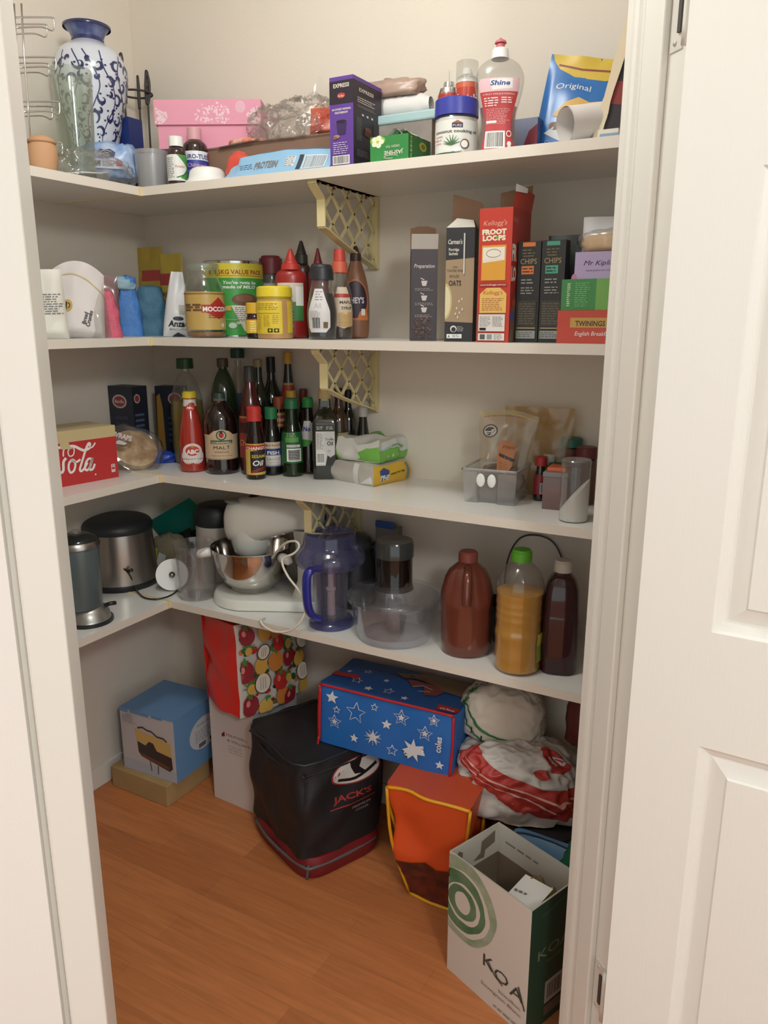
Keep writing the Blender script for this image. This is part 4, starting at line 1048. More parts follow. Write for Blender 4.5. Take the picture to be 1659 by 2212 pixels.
bottle('syrup_bottle', 'maple syrup bottle with bright orange cap', 'bottle', (c, r, h), [(.86, 0), (.95, .03), (1, .3), (.95, .5), (.62, .66), (.5, .74), (.5, .8)], CLEARP, [(.74, .86, .62, .55, C(222, 96, 66)), (.86, 1, .44, .40, C(222, 70, 56))],
       liquid=(C(70, 40, 28, r=.15), .5), labels=[(.12, .58, .9, None, [('p', [(0, .1), (.5, 0), (1, .1), (.95, .5), (.7, 1), (.2, 1), (0, .5)], C(216, 196, 170)), ('t', 'MAPLE', .62, .6, .1, {'w': .6, 'b': .02}, INK), ('t', 'SYRUP', .64, .46, .1, {'w': .5, 'b': .02}, INK), ('r', .1, .75, .8, .84, C(190, 60, 50))] + [('e', .6, .08 + .07 * i, .36, .045, C(206 - 10 * (i % 2), 160, 100)) for i in range(5)] + [('p', [(.4, .38), (.7, .42), (.6, .34)], C(226, 200, 110))], .3)])
c, r, h = placey(768, 58, -.105, 531, Z2)
bottle('syrup_bottle', 'tall brown caramel syrup bottle beside the shelf bracket', 'bottle', (c, r, h), [(.85, 0), (.95, .03), (1, .2), (1, .45), (.8, .65), (.42, .82), (.4, .85)], C(140, 92, 62, r=.3), [(.84, .92, .42, .40, C(66, 40, 34)), (.92, 1.0, .3, .12, C(66, 40, 34), 'nozzle')], sy=.75,
       labels=[(.2, .64, 1.1, None, [('e', .5, .5, .5, .5, C(206, 110, 50)), ('e', .49, .51, .46, .46, C(52, 34, 50)), ('t', "HERSHEY'S", .36, .42, .2, {'w': .9, 'b': .03}, C(206, 200, 200)), ('p', [(.55, 0), (1, 0), (.9, .25), (.65, .22)], C(206, 110, 50)), ('r', .7, .12, .84, .28, C(220, 214, 200))], -.05)])

# packets and boxes to the right of the bracket
A = ony(887, 727, -.25, Z2); M = ony(943, 727, -.222, Z2); h = topz(A, 538) - Z2
CB = C(58, 46, 52); PL = C(206, 196, 190)
t = carton('coffee_box', 'dark plum coffee sachet box with open lid flap', 'box', A, M, .075, h, (CB, C(70, 64, 62), CB, C(40, 34, 38)), {
    'front': [('t', 'Preparation', .5, .80, .06, {'w': .78, 'sh': .2, 'b': .01}, PL)] +
             [q for y in (.66, .5, .37) for q in (('p', [(.38, y), (.62, y), (.57, y - .055), (.43, y - .055)], PL), ('s', [(.36, y + .03), (.5, y + .01)], .01, PL), ('l', .15, y - .11, .85, y - .075, 2, C(150, 140, 140)))] +
             [('e', random.Random(i).uniform(.1, .75), random.Random(i + 50).uniform(.03, .26), .05, .014, (C(110, 70, 50), C(84, 52, 40), C(70, 42, 34))[i % 3]) for i in range(36)]})
w = t['w']; m = MB(); m.add([(-w / 2, 0, h), (w / 2, 0, h), (w / 2, -.012, h + .03), (-w / 2, -.012, h + .03)], [(0, 1, 2, 3)], C(200, 196, 188)); m.obj('lid_flap', t, fix=False)
m = MB(); m.add([(-w / 2, .07, h), (w / 2, .07, h), (w / 2, .074, h + .05), (w * .2, .074, h + .055), (-w * .2, .074, h + .055), (-w / 2, .074, h + .05)], [(0, 1, 2, 3, 4, 5)], CARD); m.obj('lid_flap', t, fix=False)
A = ony(960, 731, -.265, Z2); M = ony(1020, 732, -.248, Z2); h = topz(A, 492) - Z2
OK_ = C(40, 38, 40); KR = C(168, 140, 104); CW = C(222, 216, 204)
t = carton('oats_box', 'black and kraft oats box with torn open top', 'box', A, M, .08, h, (OK_, OK_, C(196, 190, 150), C(30, 28, 30)), {
    'front': [('p', [(.0, .18), (1.0, .17), (1.0, .74), (.0, .72)], KR), ('p', arcp(0, .36, .24, .16, -PI / 2, PI / 2), C(206, 186, 120)), ('p', arcp(0, .36, .19, .135, -PI / 2, PI / 2), C(226, 214, 170)), ('t', "Carman's", .32, .86, .055, {'w': .5, 'sh': .15, 'b': .02}, CW), ('t', 'Porridge', .28, .80, .036, {'w': .36, 'b': .02}, CW), ('t', 'Sachets', .26, .765, .036, {'w': .32, 'b': .02}, CW),
              ('t', 'rustic', .34, .655, .024, {'w': .16}, INK), ('t', 'TOASTED GRAIN', .34, .62, .03, {'w': .6}, C(80, 66, 50)), ('t', 'ROLLED', .32, .57, .034, {'w': .34}, C(80, 66, 50)), ('t', 'OATS', .34, .5, .062, {'w': .44, 'b': .02}, C(50, 44, 40))]
             + [('e', x, y, .022, .012, CW) for x, y in ((.5, .36), (.6, .38), (.42, .3), (.52, .26), (.62, .29), (.46, .22), (.38, .25))] + [('c', .32, .115, .03, CW), ('c', .325, .11, .021, OK_), ('l', .45, .09, .7, .14, 4, C(170, 170, 170)), ('r', .08, .03, .62, .068, WHITE), ('t', 'A', .16, .037, .03, {'b': .03}, INK), ('l', .28, .036, .58, .064, 2, GREY), ('r', .62, .6, .67, .95, C(206, 206, 200))],
    'right': [('l', .2, .8, .8, .95, 5, GREY), ('l', .2, .55, .8, .68, 5, GREY)]})
w = t['w']; m = MB(); m.add([(-w * .5, 0, h), (w * .5, 0, h), (w * .38, .035, h + .018), (-w * .2, .03, h + .022)], [(0, 1, 2, 3)], CW); m.add([(w * .5, 0, h), (w * .5, .08, h), (w * .38, .05, h + .02), (w * .38, .035, h + .018)], [(0, 1, 2, 3)], OK_); m.obj('lid_flap', t, fix=False)
m = MB(); m.add([(-w * .5, .08, h), (w * .6, .08, h), (w * .62, .088, h + .055), (w * .5, .09, h + .062), (-w * .48, .09, h + .078)], [(0, 1, 2, 3, 4)], CARD); m.obj('lid_flap', t, fix=False)
A, M, d, h = xbox(1029, 1098, 1136, -.275, 732, 446, Z2)
FR = C(208, 56, 38); OR = C(230, 160, 44); RDK = C(186, 46, 34)
t = carton('cereal_box', 'tall red fruit loops cereal box, tallest of the boxes on the second shelf', 'box', A, M, d, h, (FR, RDK, RDK, C(150, 120, 90)), {
    'front': [('t', "Kellogg's", .48, .875, .05, {'w': .72, 'sh': .25, 'b': .0}, C(240, 170, 150)), ('t', 'FROOT', .46, .81, .05, {'w': .74, 'b': .06}, C(240, 228, 200)), ('t', 'LOOPS', .46, .765, .05, {'w': .7, 'b': .06}, C(240, 228, 200)), ('e', .55, .785, .05, .012, C(120, 170, 60)), ('r', .1, .47, .84, .73, OR), ('r', .13, .6, .8, .715, C(232, 222, 206)), ('r', .13, .625, .8, .715, C(236, 230, 216)), ('p', [(.1, .47), (.84, .47), (.84, .62), (.1, .6)], OR),
              ('s', arcp(.46, .67, .22, .03, 0, 6), .006, C(180, 150, 120)), ('r', .05, .425, .9, .455, C(186, 46, 34)), ('t', 'www.kelloggs.com.au', .47, .432, .018, {'w': .78}, WHITE), ('p', [(.08, .225), (.9, .225), (.9, .37), (.7, .415), (.28, .415), (.08, .37)], C(236, 190, 90)), ('t', "Kellogg's", .48, .365, .042, {'w': .6, 'sh': .2}, FR), ('l', .15, .24, .85, .34, 7, C(190, 110, 70)),
              ('r', .06, .085, .88, .215, C(226, 220, 212)), ('l', .1, .12, .45, .2, 8, GREY), ('l', .5, .12, .84, .2, 8, GREY), ('r', .1, .092, .3, .112, INK), ('r', .06, .015, .88, .07, C(226, 220, 212)), ('r', .12, .022, .28, .062, C(90, 90, 90)), ('l', .56, .02, .85, .065, 4, GREY), ('r', .34, .022, .5, .062, C(150, 150, 150))],
    'right': [('t', 'FR', .14, .62, .16, {'w': .24, 'b': .05}, C(236, 226, 206)), ('t', 'LO', .14, .47, .14, {'w': .24, 'b': .05}, C(236, 226, 206)), ('t', "Kellogg's", .16, .9, .05, {'w': .28}, C(232, 130, 110)), ('p', [(.0, .0), (.35, 0), (.4, .3), (.2, .38), (.08, .25)], C(120, 90, 70)), ('e', .12, .2, .1, .04, C(70, 90, 160)), ('e', .2, .3, .12, .03, C(200, 70, 50))]})
w = t['w']; m = MB(); m.add([(w / 2, .0, h), (w / 2, d, h), (w / 2 + .006, d, h + .035), (w / 2 + .004, .0, h + .04)], [(0, 1, 2, 3)], FR); m.add([(w / 2 + .0035, -.0006, h + .028), (w / 2 + .011, .05, h + .03), (w / 2 + .012, .05, h + .039), (w / 2 + .0045, -.0006, h + .042)], [(0, 1, 2, 3)], WHITE); m.obj('lid_flap', t, fix=False)
m = MB(); m.add([(-w / 2, d, h), (w / 2, d, h), (w / 2, d + .004, h + .055), (-w / 2, d + .004, h + .045)], [(0, 1, 2, 3)], CARD); m.obj('lid_flap', t, fix=False)
CHD = C(42, 42, 42); GOLD = C(176, 150, 96)
for xl, xm, col, nm, top in ((1112, 1160, C(222, 116, 50), 'orange', 520), (1162, 1212, C(66, 160, 130), 'green', 517)):
    A, M, d, h = xbox(xl, xm, xm + 4, -.245, 731, top, Z2)
    carton('chips_box', 'dark boxed potato chips with %s flavour patch' % nm, 'box', A, M, .03, h, (CHD, CHD, CHD, CHD), {
        'front': [('r', .2, .95, .75, .99, col), ('l', .2, .87, .75, .93, 2, C(110, 96, 60)), ('t', 'CHIPS', .48, .78, .075, {'w': .72}, GOLD), ('l', .25, .85, .7, .865, 1, GOLD), ('r', .18, .68, .72, .76, col), ('l', .22, .69, .68, .75, 2, CHD), ('l', .18, .58, .72, .64, 2, C(150, 150, 140)), ('l', .18, .48, .8, .56, 3, C(150, 150, 140)), ('r', .08, .16, .9, .42, C(60, 56, 46)), ('l', .12, .18, .86, .4, 9, C(100, 92, 74)), ('r', .08, .14, .9, .152, GOLD), ('r', .08, .04, .9, .12, C(150, 150, 146)), ('l', .12, .05, .84, .11, 3, C(90, 90, 90)), ('r', .04, .04, .1, .12, C(90, 130, 60))]}, group=None)
c, r, h = placey(1232, 50, -.19, 508, Z2)
bag('dark_bag', 'dark green folded bag behind the lilac cake box', c, .07, h, .05, C(44, 54, 46), 5, topd=.3, flare=.25, rz=.1)
A, M, d, h = xbox(1202, 1330, 1340, -.262, 733, 670, Z2)
TW = C(206, 66, 46)
carton('tea_box', 'red English Breakfast tea box, lowest of the pile by the door frame', 'box', A, M, .085, h, (TW, TW, C(180, 50, 40), TW), {'front': [('r', .22, .48, .85, .78, C(196, 150, 60)), ('t', 'TWININGS', .56, .53, .22, {'w': .5, 'b': .02}, C(60, 40, 30)), ('t', 'English Breakfast', .62, .24, .18, {'w': .62, 'sh': .2}, WHITE)]})
A2, M2 = A.copy(), M.copy(); zz = Z2 + h; A2.z = M2.z = zz + .0003; A2.y = M2.y = -.255; A2.x += .003
h2 = topz(A2, 604) - zz
GT = C(58, 140, 66)
carton('tea_box', 'green tea box between the red tea box and lilac cake box', 'box', A2, M2, .085, h2, (GT, GT, GT, GT), {'front': [('r', .6, 0, 1, 1, C(110, 170, 70)), ('l', .1, .12, .16, .88, 12, C(220, 230, 200)), ('l', .24, .1, .5, .9, 12, C(110, 190, 110))]})
A3, M3 = A2.copy(), M2.copy(); z3 = zz + h2 + .0006; A3 = ony(1240, 603, -.25, z3); M3 = Vector((M2.x, -.25, z3)); h3 = topz(A3, 545) - z3
LIL = C(178, 160, 200)
carton('cake_box', 'lilac cake box on top of the tea boxes', 'box', A3, M3, .085, h3, (LIL, LIL, LIL, C(200, 186, 214)), {'front': [('t', 'Mr Kipling', .55, .5, .26, {'w': .72, 'sh': .3}, C(50, 36, 50)), ('t', 'MAKE EVERY DAY DELICIOUS', .6, .28, .07, {'w': .7}, C(90, 70, 100)), ('e', .0, .0, .06, .2, C(206, 120, 170))]})
z4 = z3 + h3 + .001
t = thing('bread_roll_bag', 'small clear bag of bread on the lilac cake box', 'bag', (A3.x + .055, -.215, z4), 0)
mb = MB(); blob(mb, (0, 0, .001), (.05, .03, .022), mat('bread_crust', (190, 160, 124), .8), 4, .1, 2); mb.obj('bread', t)
mb = MB(); blob(mb, (0, 0, 0), (.055, .036, .027), BAGP, 6, .16, 2.4); mb.obj('bag_body', t)
c = ony(1306, 480, -.20, z4); h = topz(c, 468) - z4
bag('white_packet', 'white packet standing behind the bread bag, topmost of the pile', c, .08, h, .03, mat('white_foil_bag', (212, 212, 214), .3), 8, topd=.3)
# ================================================================== THIRD SHELF
B = atz(257, 1030, Z3); dv = Vector((-.135, -.991, 0)); A = B + dv * .39; h = topz(B, 918) - Z3
COLA = C(206, 44, 44); SAND = C(206, 186, 134)
w = .39; its = []
def zc(pts, wd, m=WHITE): its.append(('s', smooth_pts([(w / 2 - (724 - a) / 560 * .156, h * (1 - (b - (815 + (724 - a) * .17)) / 525), 0) for a, b in pts], 6), wd, m))
zc([(165, 1150), (175, 1085), (215, 1055), (280, 1045), (340, 1070), (380, 1080), (430, 1060), (470, 1040), (500, 1000)], [.001] + [.004] * 12 + [.007] * 24 + [.004] * 11 + [.0015])
zc([(275, 1045), (240, 1060), (215, 1100), (225, 1140), (262, 1130), (278, 1080), (268, 1048)], .0032)
zc([(240, 1180), (215, 1210), (205, 1260), (220, 1300), (255, 1280), (275, 1225), (265, 1180), (240, 1180), (290, 1195), (330, 1170)], .0058)
zc([(430, 1040), (445, 1020), (430, 1010), (400, 1060), (350, 1180), (318, 1260), (325, 1285), (355, 1265), (400, 1200)], .0060)
zc([(440, 1160), (410, 1165), (380, 1210), (370, 1260), (390, 1275), (425, 1235), (455, 1155), (425, 1230), (420, 1270), (450, 1260), (475, 1210)], .0060)
zc([(190, 1160), (160, 1200), (150, 1280), (120, 1300), (60, 1260), (40, 1160), (90, 1080), (150, 1060)], .0070)
its.append(('e', w / 2 - .070, .018, .0022, .0022, WHITE)); its += norm([('r', .0, .0, 1, 1, C(226, 206, 200)), ('r', .1, .35, .9, .6, COLA), ('l', .1, .65, .9, .95, 3, COLA)], w / 2 - .022, .016, .012, .022)
its.append(('p', [(w / 2 - .16, h * .68), (w / 2 - .127, h * .66), (w / 2 - .136, h * .72), (w / 2 - .14, h * .85), (w / 2 - .165, h * .86)], SAND))
t = carton('soft_drink_carton', 'red and sand coloured cola can carton on the left shelf', 'carton', A, B, .13, h, (COLA, COLA, COLA, SAND), {'front': [('r', 0, .79, 1, 1, SAND)]}, raw=its)

def tortillas():
    c = atz(284, 1014, Z3); c.z += .001
    t = thing('tortilla_bag', 'clear bag of flat bread wraps propped beside the cola carton', 'bag', c, facing(c))
    st = MB()
    X0 = T(.01, .02, .047, rx=.75, ry=.35)
    for i in range(5):
        st.lathe([(0, i * .0035), (.062, i * .0035), (.0635, i * .0035 + .0015), (.062, i * .0035 + .003), (0, i * .0035 + .003)], mat('flat_bread', (196, 170, 132), .85, vary=.25, vscale=40, c2=(150, 116, 80)), 36, X=X0)
    st.obj('wraps', t)
    mb = MB(); blob(mb, (0, 0, .0), (.078, .078, .013), BAGP, 3, .12, 2.6, flat=False)
    o = mb.obj('bag_body', t); o.matrix_local = T(.01, .015, .056, rx=.75, ry=.35)
    mb = MB(); arts(mb, [('t', 'WRAPS', .3, .5, .5, {'w': .9, 'b': .04}, C(214, 200, 206)), ('p', [(0, 0), (.5, .1), (.6, .3), (.2, .34)], C(206, 196, 204)), ('s', [(.1, -.05), (.6, .42)], .03, C(60, 40, 40))], lambda u, v, o: (u, v, -o), .06, .05)
    o = mb.obj('label', t, fix=False); o.matrix_local = T(-.05, -.01, .06, rx=.75, ry=.35) @ T(0, 0, .03)
    return t
tortillas()
c = atz(322, 1000, Z3) + Vector((-.01, .02, .0))
t = thing('pasta_bag', 'bright blue plastic packet under the flat bread bag', 'packet', (c.x, c.y, Z3 + .001), .5)
mb = MB(); blob(mb, (0, 0, 0), (.075, .035, .02), mat('bright_blue_bag', (38, 74, 176), .3), 5, .2, 2.6); mb.obj('packet_body', t)
BD = C(40, 46, 62); BR_ = C(160, 60, 50); BLU = C(90, 100, 130)
def barilla(A, M, d, h, label, its, rt=()):
    return carton('pasta_box', label, 'box', A, M, d, h, (BD, C(36, 42, 56), BD, BD), {'front': its, 'right': rt})
A, M, d, h = xbox(238, 289, 321, -.195, 900, 836, Z3)
barilla(A, M, d, h, 'dark blue lasagne pasta box in the corner behind the wraps', [('e', .45, .8, .3, .09, C(206, 190, 190)), ('e', .45, .8, .24, .07, BR_), ('t', 'Barilla', .45, .78, .06, {'w': .36}, WHITE), ('t', 'LASAGNE', .5, .56, .07, {'w': .5}, BLU), ('t', 'ALL UOVO', .5, .48, .07, {'w': .5}, BLU), ('p', [(.1, .0), (1, 0), (1, .42), (.3, .34)], C(186, 140, 60))],
        [('e', .3, .84, .2, .06, C(206, 190, 190)), ('e', .3, .84, .15, .045, BR_), ('l', .1, .3, .8, .66, 5, BLU)])
A = ony(338, 900, -.085, Z3); M = ony(388, 900, -.07, Z3); h = topz(A, 834) - Z3
barilla(A, M, .05, h, 'dark blue pasta box with amber window beside the oil bottle', [('p', [(.0, 0), (.34, 0), (.3, .7), (.2, .9), (.06, .86)], C(176, 130, 52)), ('e', .85, .83, .3, .09, C(206, 190, 190)), ('e', .85, .83, .24, .07, BR_), ('l', .5, .2, .9, .6, 5, C(70, 90, 110))])

# ---- bottles
OILP = [(.86, 0), (.96, .02), (1, .06), (.97, .12), (1, .18), (.97, .24), (1, .30), (.97, .36), (1, .42), (1, .55), (.92, .66), (.6, .80), (.3, .87), (.26, .88), (.26, .92)]
c, r, h = place(378, 446, 1003, 774, Z3)
OILY = mat('yellow_oil', (150, 128, 42), .15)
bottle('oil_bottle', 'large clear cooking oil bottle with dark green cap', 'bottle', (c, r, h), OILP, CLEARP, [(.905, 1, .52, .5, C(40, 84, 48))], liquid=(OILY, .60))
DG = mat('dark_green_glass', (26, 34, 22), .08, coat=.7); DB = mat('dark_brown_glass', (34, 22, 18), .08, coat=.7)
c, r, h = placey(480, 56, -.105, 774, Z3)
bottle('vinegar_bottle', 'round shouldered green bottle with brown cap behind the malt vinegar', 'bottle', (c, r, h), [(.9, 0), (1, .02), (1, .6), (.9, .74), (.5, .86), (.3, .9), (.3, .93)], mat('forest_green_glass', (36, 52, 32), .1, coat=.6), [(.92, 1, .42, .42, C(84, 70, 52))])
c, r, h = placey(512, 40, -.032, 753, Z3)
bottle('water_bottle', 'clear bottle with dark green cap reaching almost to the shelf above', 'bottle', (c, r, h), [(.9, 0), (1, .02), (1, .6), (.6, .78), (.4, .85), (.4, .9)], CLEARP, [(.92, 1, .72, .72, C(30, 80, 66))], labels=[(.4, .62, 1.4, C(70, 120, 150), [('r', 0, 0, 1, .3, C(170, 70, 60))])])
WN = [(.95, 0), (1, .02), (1, .56), (.9, .66), (.5, .76), (.38, .82), (.36, .95)]
c, r, h = placey(556, 46, -.088, 776, Z3)
bottle('olive_oil_bottle', 'dark olive oil bottle with pale gold cap at the back', 'bottle', (c, r, h), WN, DG, [(.93, 1, .42, .42, C(150, 136, 100))])
c, r, h = placey(584, 44, -.03, 771, Z3)
bottle('wine_bottle', 'dark wine bottle with black cap against the back wall', 'bottle', (c, r, h), WN, DG, [(.86, 1, .42, .42, C(26, 28, 36))])
c, r, h = placey(621, 38, -.036, 760, Z3)
bottle('soy_sauce_bottle', 'tall dark sauce bottle with yellow cap and red neck label', 'bottle', (c, r, h), [(.95, 0), (1, .02), (1, .5), (.85, .6), (.6, .72), (.42, .84), (.4, .9)], DB, [(.90, 1, .48, .46, C(206, 160, 50))], labels=[(.55, .74, 2.2, C(170, 50, 44), [('r', 0, .9, 1, 1, C(200, 150, 60)), ('r', 0, 0, 1, .1, C(200, 150, 60))])])
c, r, h = placey(655, 24, -.026, 840, Z3)
bottle('sauce_bottle', 'bottle with dark red cap behind the green capped bottles', 'bottle', (c, r, h), [(.95, 0), (1, .02), (1, .6), (.6, .8), (.6, .86)], DB, [(.84, 1, .72, .72, C(120, 34, 34))])
c, r, h = placey(601, 36, -.092, 857, Z3)
bottle('curry_paste_bottle', 'dark bottle with burnt orange cap and red and gold neck label', 'bottle', (c, r, h), [(.95, 0), (1, .02), (1, .55), (.85, .68), (.62, .8), (.6, .85)], DB, [(.84, 1, .66, .64, C(160, 66, 36))], labels=[(.60, .80, 2, C(160, 44, 34), [('r', 0, .8, 1, .95, C(206, 160, 70)), ('t', 'AYAM', .5, .4, .3, {'w': .4, 'b': .03}, C(230, 210, 170)), ('r', 0, .1, 1, .22, C(206, 160, 70))])])
c, r, h = placey(628, 30, -.048, 843, Z3)
bottle('sauce_bottle', 'bottle with amber yellow cap between green capped bottles', 'bottle', (c, r, h), [(.95, 0), (1, .02), (1, .6), (.6, .8), (.6, .9)], DB, [(.88, 1, .74, .74, C(206, 160, 44))])
c, r, h = placey(537, 50, -.158, 791, Z3)
bottle('chilli_sauce_bottle', 'tall dark red chilli sauce bottle behind the sesame oil', 'bottle', (c, r, h), [(.92, 0), (1, .02), (1, .5), (.85, .66), (.5, .8), (.36, .88), (.36, .93)], mat('dark_red_sauce', (74, 18, 16), .1, coat=.6), [(.86, 1, .44, .42, C(60, 58, 54))], labels=[(.16, .55, 1.4, C(150, 42, 34), [('t', 'Chilli', .3, .3, .2, {'w': .5, 'sh': .2}, C(210, 150, 100)), ('r', .1, .6, .6, .85, C(60, 30, 26)), ('r', 0, .95, 1, 1, C(190, 120, 60))])])
c, r, h = place(391, 446, 1021, 845, Z3)
CHI = mat('chilli_sauce', (158, 46, 34), .12, coat=.7)
bottle('chilli_sauce_bottle', 'red chilli sauce bottle with yellow cap and round white label', 'bottle', (c, r, h), [(.92, 0), (1, .03), (.98, .15), (.97, .34), (.93, .45), (.74, .65), (.52, .8), (.46, .86), (.46, .92)], CHI, [(.92, .985, .54, .54, C(230, 206, 30)), (.985, 1, .48, .46, C(230, 206, 30))],
       labels=[(.07, .38, .98, None, [('e', .5, .6, .42, .36, C(226, 214, 208)), ('e', .32, .42, .3, .3, C(226, 214, 208)), ('e', .68, .42, .3, .3, C(226, 214, 208)), ('e', .5, .66, .28, .2, C(206, 60, 40)), ('t', 'ABC', .5, .54, .24, {'w': .48, 'b': .05}, WHITE), ('c', .5, .85, .05, C(220, 150, 40)), ('t', 'EXTRA HOT CHILLI', .5, .3, .08, {'w': .9}, INK)] + [('p', [(.5 + .05 * i, .05), (.55 + .05 * i, .05), (.52 + .1 * i, .22)], C(200, 50, 36)) for i in range(-4, 5)]),
               (.82, .905, 2.3, C(222, 218, 212), [('e', .5, .2, .12, .35, C(200, 60, 40))], .3, 'neck_label'), (.76, .85, .8, None, [('e', .5, .5, .42, .45, C(206, 64, 44)), ('t', 'ABC', .5, .36, .4, {'w': .6, 'b': .04}, WHITE)], 0, 'neck_label')])
c, r, h = place(447, 517, 1026, 848, Z3)
bottle('vinegar_bottle', 'dark malt vinegar bottle with cream label', 'bottle', (c, r, h), [(.9, 0), (1, .03), (1, .08), (.97, .12), (.97, .45), (1, .48), (1, .62), (.9, .74), (.55, .84), (.34, .90), (.32, .96)], mat('malt_vinegar', (30, 16, 14), .07, coat=.8), [(.93, 1.0, .36, .33, C(44, 80, 66)), (.88, .935, .35, .38, C(120, 104, 92))],
       labels=[(.19, .50, 1.5, C(206, 176, 140), [('p', [(.25, 1), (.35, 1.15), (.5, 1.22), (.65, 1.15), (.75, 1)], C(206, 176, 140)), ('c', .5, .98, .2, C(44, 90, 60)), ('c', .5, .98, .15, C(206, 190, 160)), ('e', .5, 1.0, .05, .12, C(190, 40, 36)), ('c', .5, 1.1, .05, INK), ('r', .27, .64, .73, .78, C(44, 90, 60)), ('t', 'CORNWELL', .5, .655, .11, {'w': .42, 'b': .03}, C(220, 206, 180)), ('t', 'MALT', .5, .42, .2, {'w': .34}, C(60, 50, 44)), ('t', 'VINEGAR', .5, .28, .1, {'w': .3}, C(120, 100, 80)), ('t', 'Naturally Fermented', .5, .14, .08, {'w': .44, 'sh': .2}, C(120, 100, 80)), ('r', 0, .02, 1, .04, C(150, 120, 80))])])
SS = [(.92, 0), (1, .03), (1, .45), (.96, .55), (.72, .68), (.6, .78), (.6, .86)]
c, r, h = place(533, 575, 1037, 877, Z3)
bottle('sesame_oil_bottle', 'small sesame oil bottle with red cap and yellow label', 'bottle', (c, r, h), [(.92, 0), (1, .03), (1, .46), (.95, .56), (.84, .64), (.74, .7), (.5, .9)], film('sesame_film', (150, 120, 110), .15, (90, 50, 40)), [(.80, .985, .74, .74, C(206, 46, 38)), (.985, 1.0, .66, .6, C(206, 46, 38))], liquid=(mat('sesame_oil', (70, 22, 16), .15), .60),
       labels=[(.07, .50, 1.35, C(206, 170, 60), [('p', [(.3, .06), (1, .10), (1, .84), (.3, .76)], C(36, 30, 30)), ('r', .0, .8, 1, .96, C(190, 44, 40)), ('t', "CHANG'S", .52, .81, .13, {'w': .82, 'b': .03}, C(235, 225, 210)), ('t', 'SESAME', .65, .55, .14, {'w': .6, 'b': .02}, C(206, 180, 60)), ('t', 'Oil', .6, .3, .24, {'w': .42, 'sh': .2, 'b': .02}, WHITE), ('s', [(.35, .12), (.95, .28)], .025, RED), ('s', [(.35, .08), (.9, .2)], .02, RED)])])
c, r, h = place(569, 610, 1028, 879, Z3)
bottle('fish_sauce_bottle', 'small fish sauce bottle with green cap and blue and cream label', 'bottle', (c, r, h), SS, film('dull_glass', (150, 146, 136), .2, (90, 84, 76)), [(.83, 1, .66, .64, C(32, 130, 74))], liquid=(mat('fish_sauce', (34, 20, 16), .1), .45),
       labels=[(.13, .50, 1.4, C(206, 190, 160), [('r', .85, 0, 1, 1, C(80, 140, 190)), ('t', 'Mrs Redd’s', .55, .84, .1, {'w': .6, 'b': .02}, RED), ('r', .25, .48, .85, .74, C(44, 60, 130)), ('t', 'FISH', .55, .51, .19, {'w': .46, 'b': .03}, WHITE), ('r', .25, .12, .85, .46, C(220, 214, 206)), ('t', 'SAUCE', .55, .27, .15, {'w': .5}, C(110, 100, 100)), ('t', 'PREMIUM', .55, .16, .07, {'w': .4}, C(160, 120, 100)), ('r', 0, 0, 1, .05, C(50, 70, 140))])])
c, r, h = place(610, 656, 1031, 860, Z3)
bottle('herb_sauce_bottle', 'green herb sauce bottle with dark green cap and barcode label', 'bottle', (c, r, h), SS, film('herb_glass', (160, 180, 150), .15, (70, 100, 60)), [(.87, .985, .66, .62, C(34, 110, 66)), (.985, 1, .58, .55, C(34, 110, 66))], liquid=(mat('herb_sauce', (44, 70, 30), .2), .60),
       labels=[(.18, .58, 1.3, C(34, 100, 48), [('l', .3, .85, .7, .98, 2, C(160, 200, 140)), ('r', .25, .68, .75, .84, C(90, 160, 70)), ('r', .3, .52, .8, .6, WHITE), ('l', .32, .53, .78, .59, 2, INK), ('r', .3, .06, .84, .48, WHITE), ('r', .36, .1, .78, .44, INK)] + [('r', .36, .12 + .05 * i, .78, .135 + .05 * i, WHITE) for i in range(7)])])
c, r, h = placey(664, 38, -.078, 858, Z3)
bottle('mustard_bottle', 'bottle with bright green cap and tall white label', 'bottle', (c, r, h), SS, DB, [(.87, .985, .66, .62, C(40, 150, 60)), (.985, 1, .58, .55, C(40, 150, 60))], labels=[(.36, .70, .75, None, [('p', [(0, .3), (.1, 0), (.6, .05), (.95, .3), (1, .9), (.8, 1), (.1, 1)], C(216, 214, 216)), ('p', [(0, .3), (.1, 0), (.6, .05), (.9, .24), (.4, .3)], C(80, 160, 60)), ('t', 'No', .45, .62, .24, {'b': .04}, C(50, 60, 140))], -.1)])
c, r, h = place(676, 732, 1036, 841, Z3)
bottle('truffle_oil_bottle', 'square dark truffle oil bottle with gold cap and white label', 'bottle', (c, r * .98, h), [(.98, 0), (1, .02), (1, .60), (.92, .67), (.7, .74), (.46, .8), (.44, .86), (.44, .9)], mat('olive_dark_glass', (34, 34, 24), .08, coat=.7), [(.88, .985, .5, .5, C(196, 170, 110)), (.985, 1, .46, .44, C(196, 170, 110))], sq=5, seg=64,
       labels=[(.16, .62, .72, C(214, 212, 210), [('r', 0, .84, 1, 1, C(50, 50, 34)), ('l', .05, .88, .4, .97, 2, C(210, 206, 200)), ('l', .55, .88, .95, .97, 2, C(210, 206, 200)), ('r', .02, .1, .45, .84, C(222, 220, 218)), ('l', .05, .4, .42, .8, 12, GREY), ('r', .05, .05, .48, .33, WHITE), ('bar', .08, .08, .45, .3, INK), ('t', 'Truffle', .72, .62, .09, {'w': .46}, INK), ('t', 'Oil', .74, .5, .14, {'w': .3, 'b': .02}, INK), ('c', .68, .36, .04, C(190, 190, 190)), ('p', [(.5, .0), (1, .0), (1, .28), (.75, .2), (.6, .26)], C(40, 36, 28))])])
c, r, h = placey(731, 42, -.055, 838, Z3)
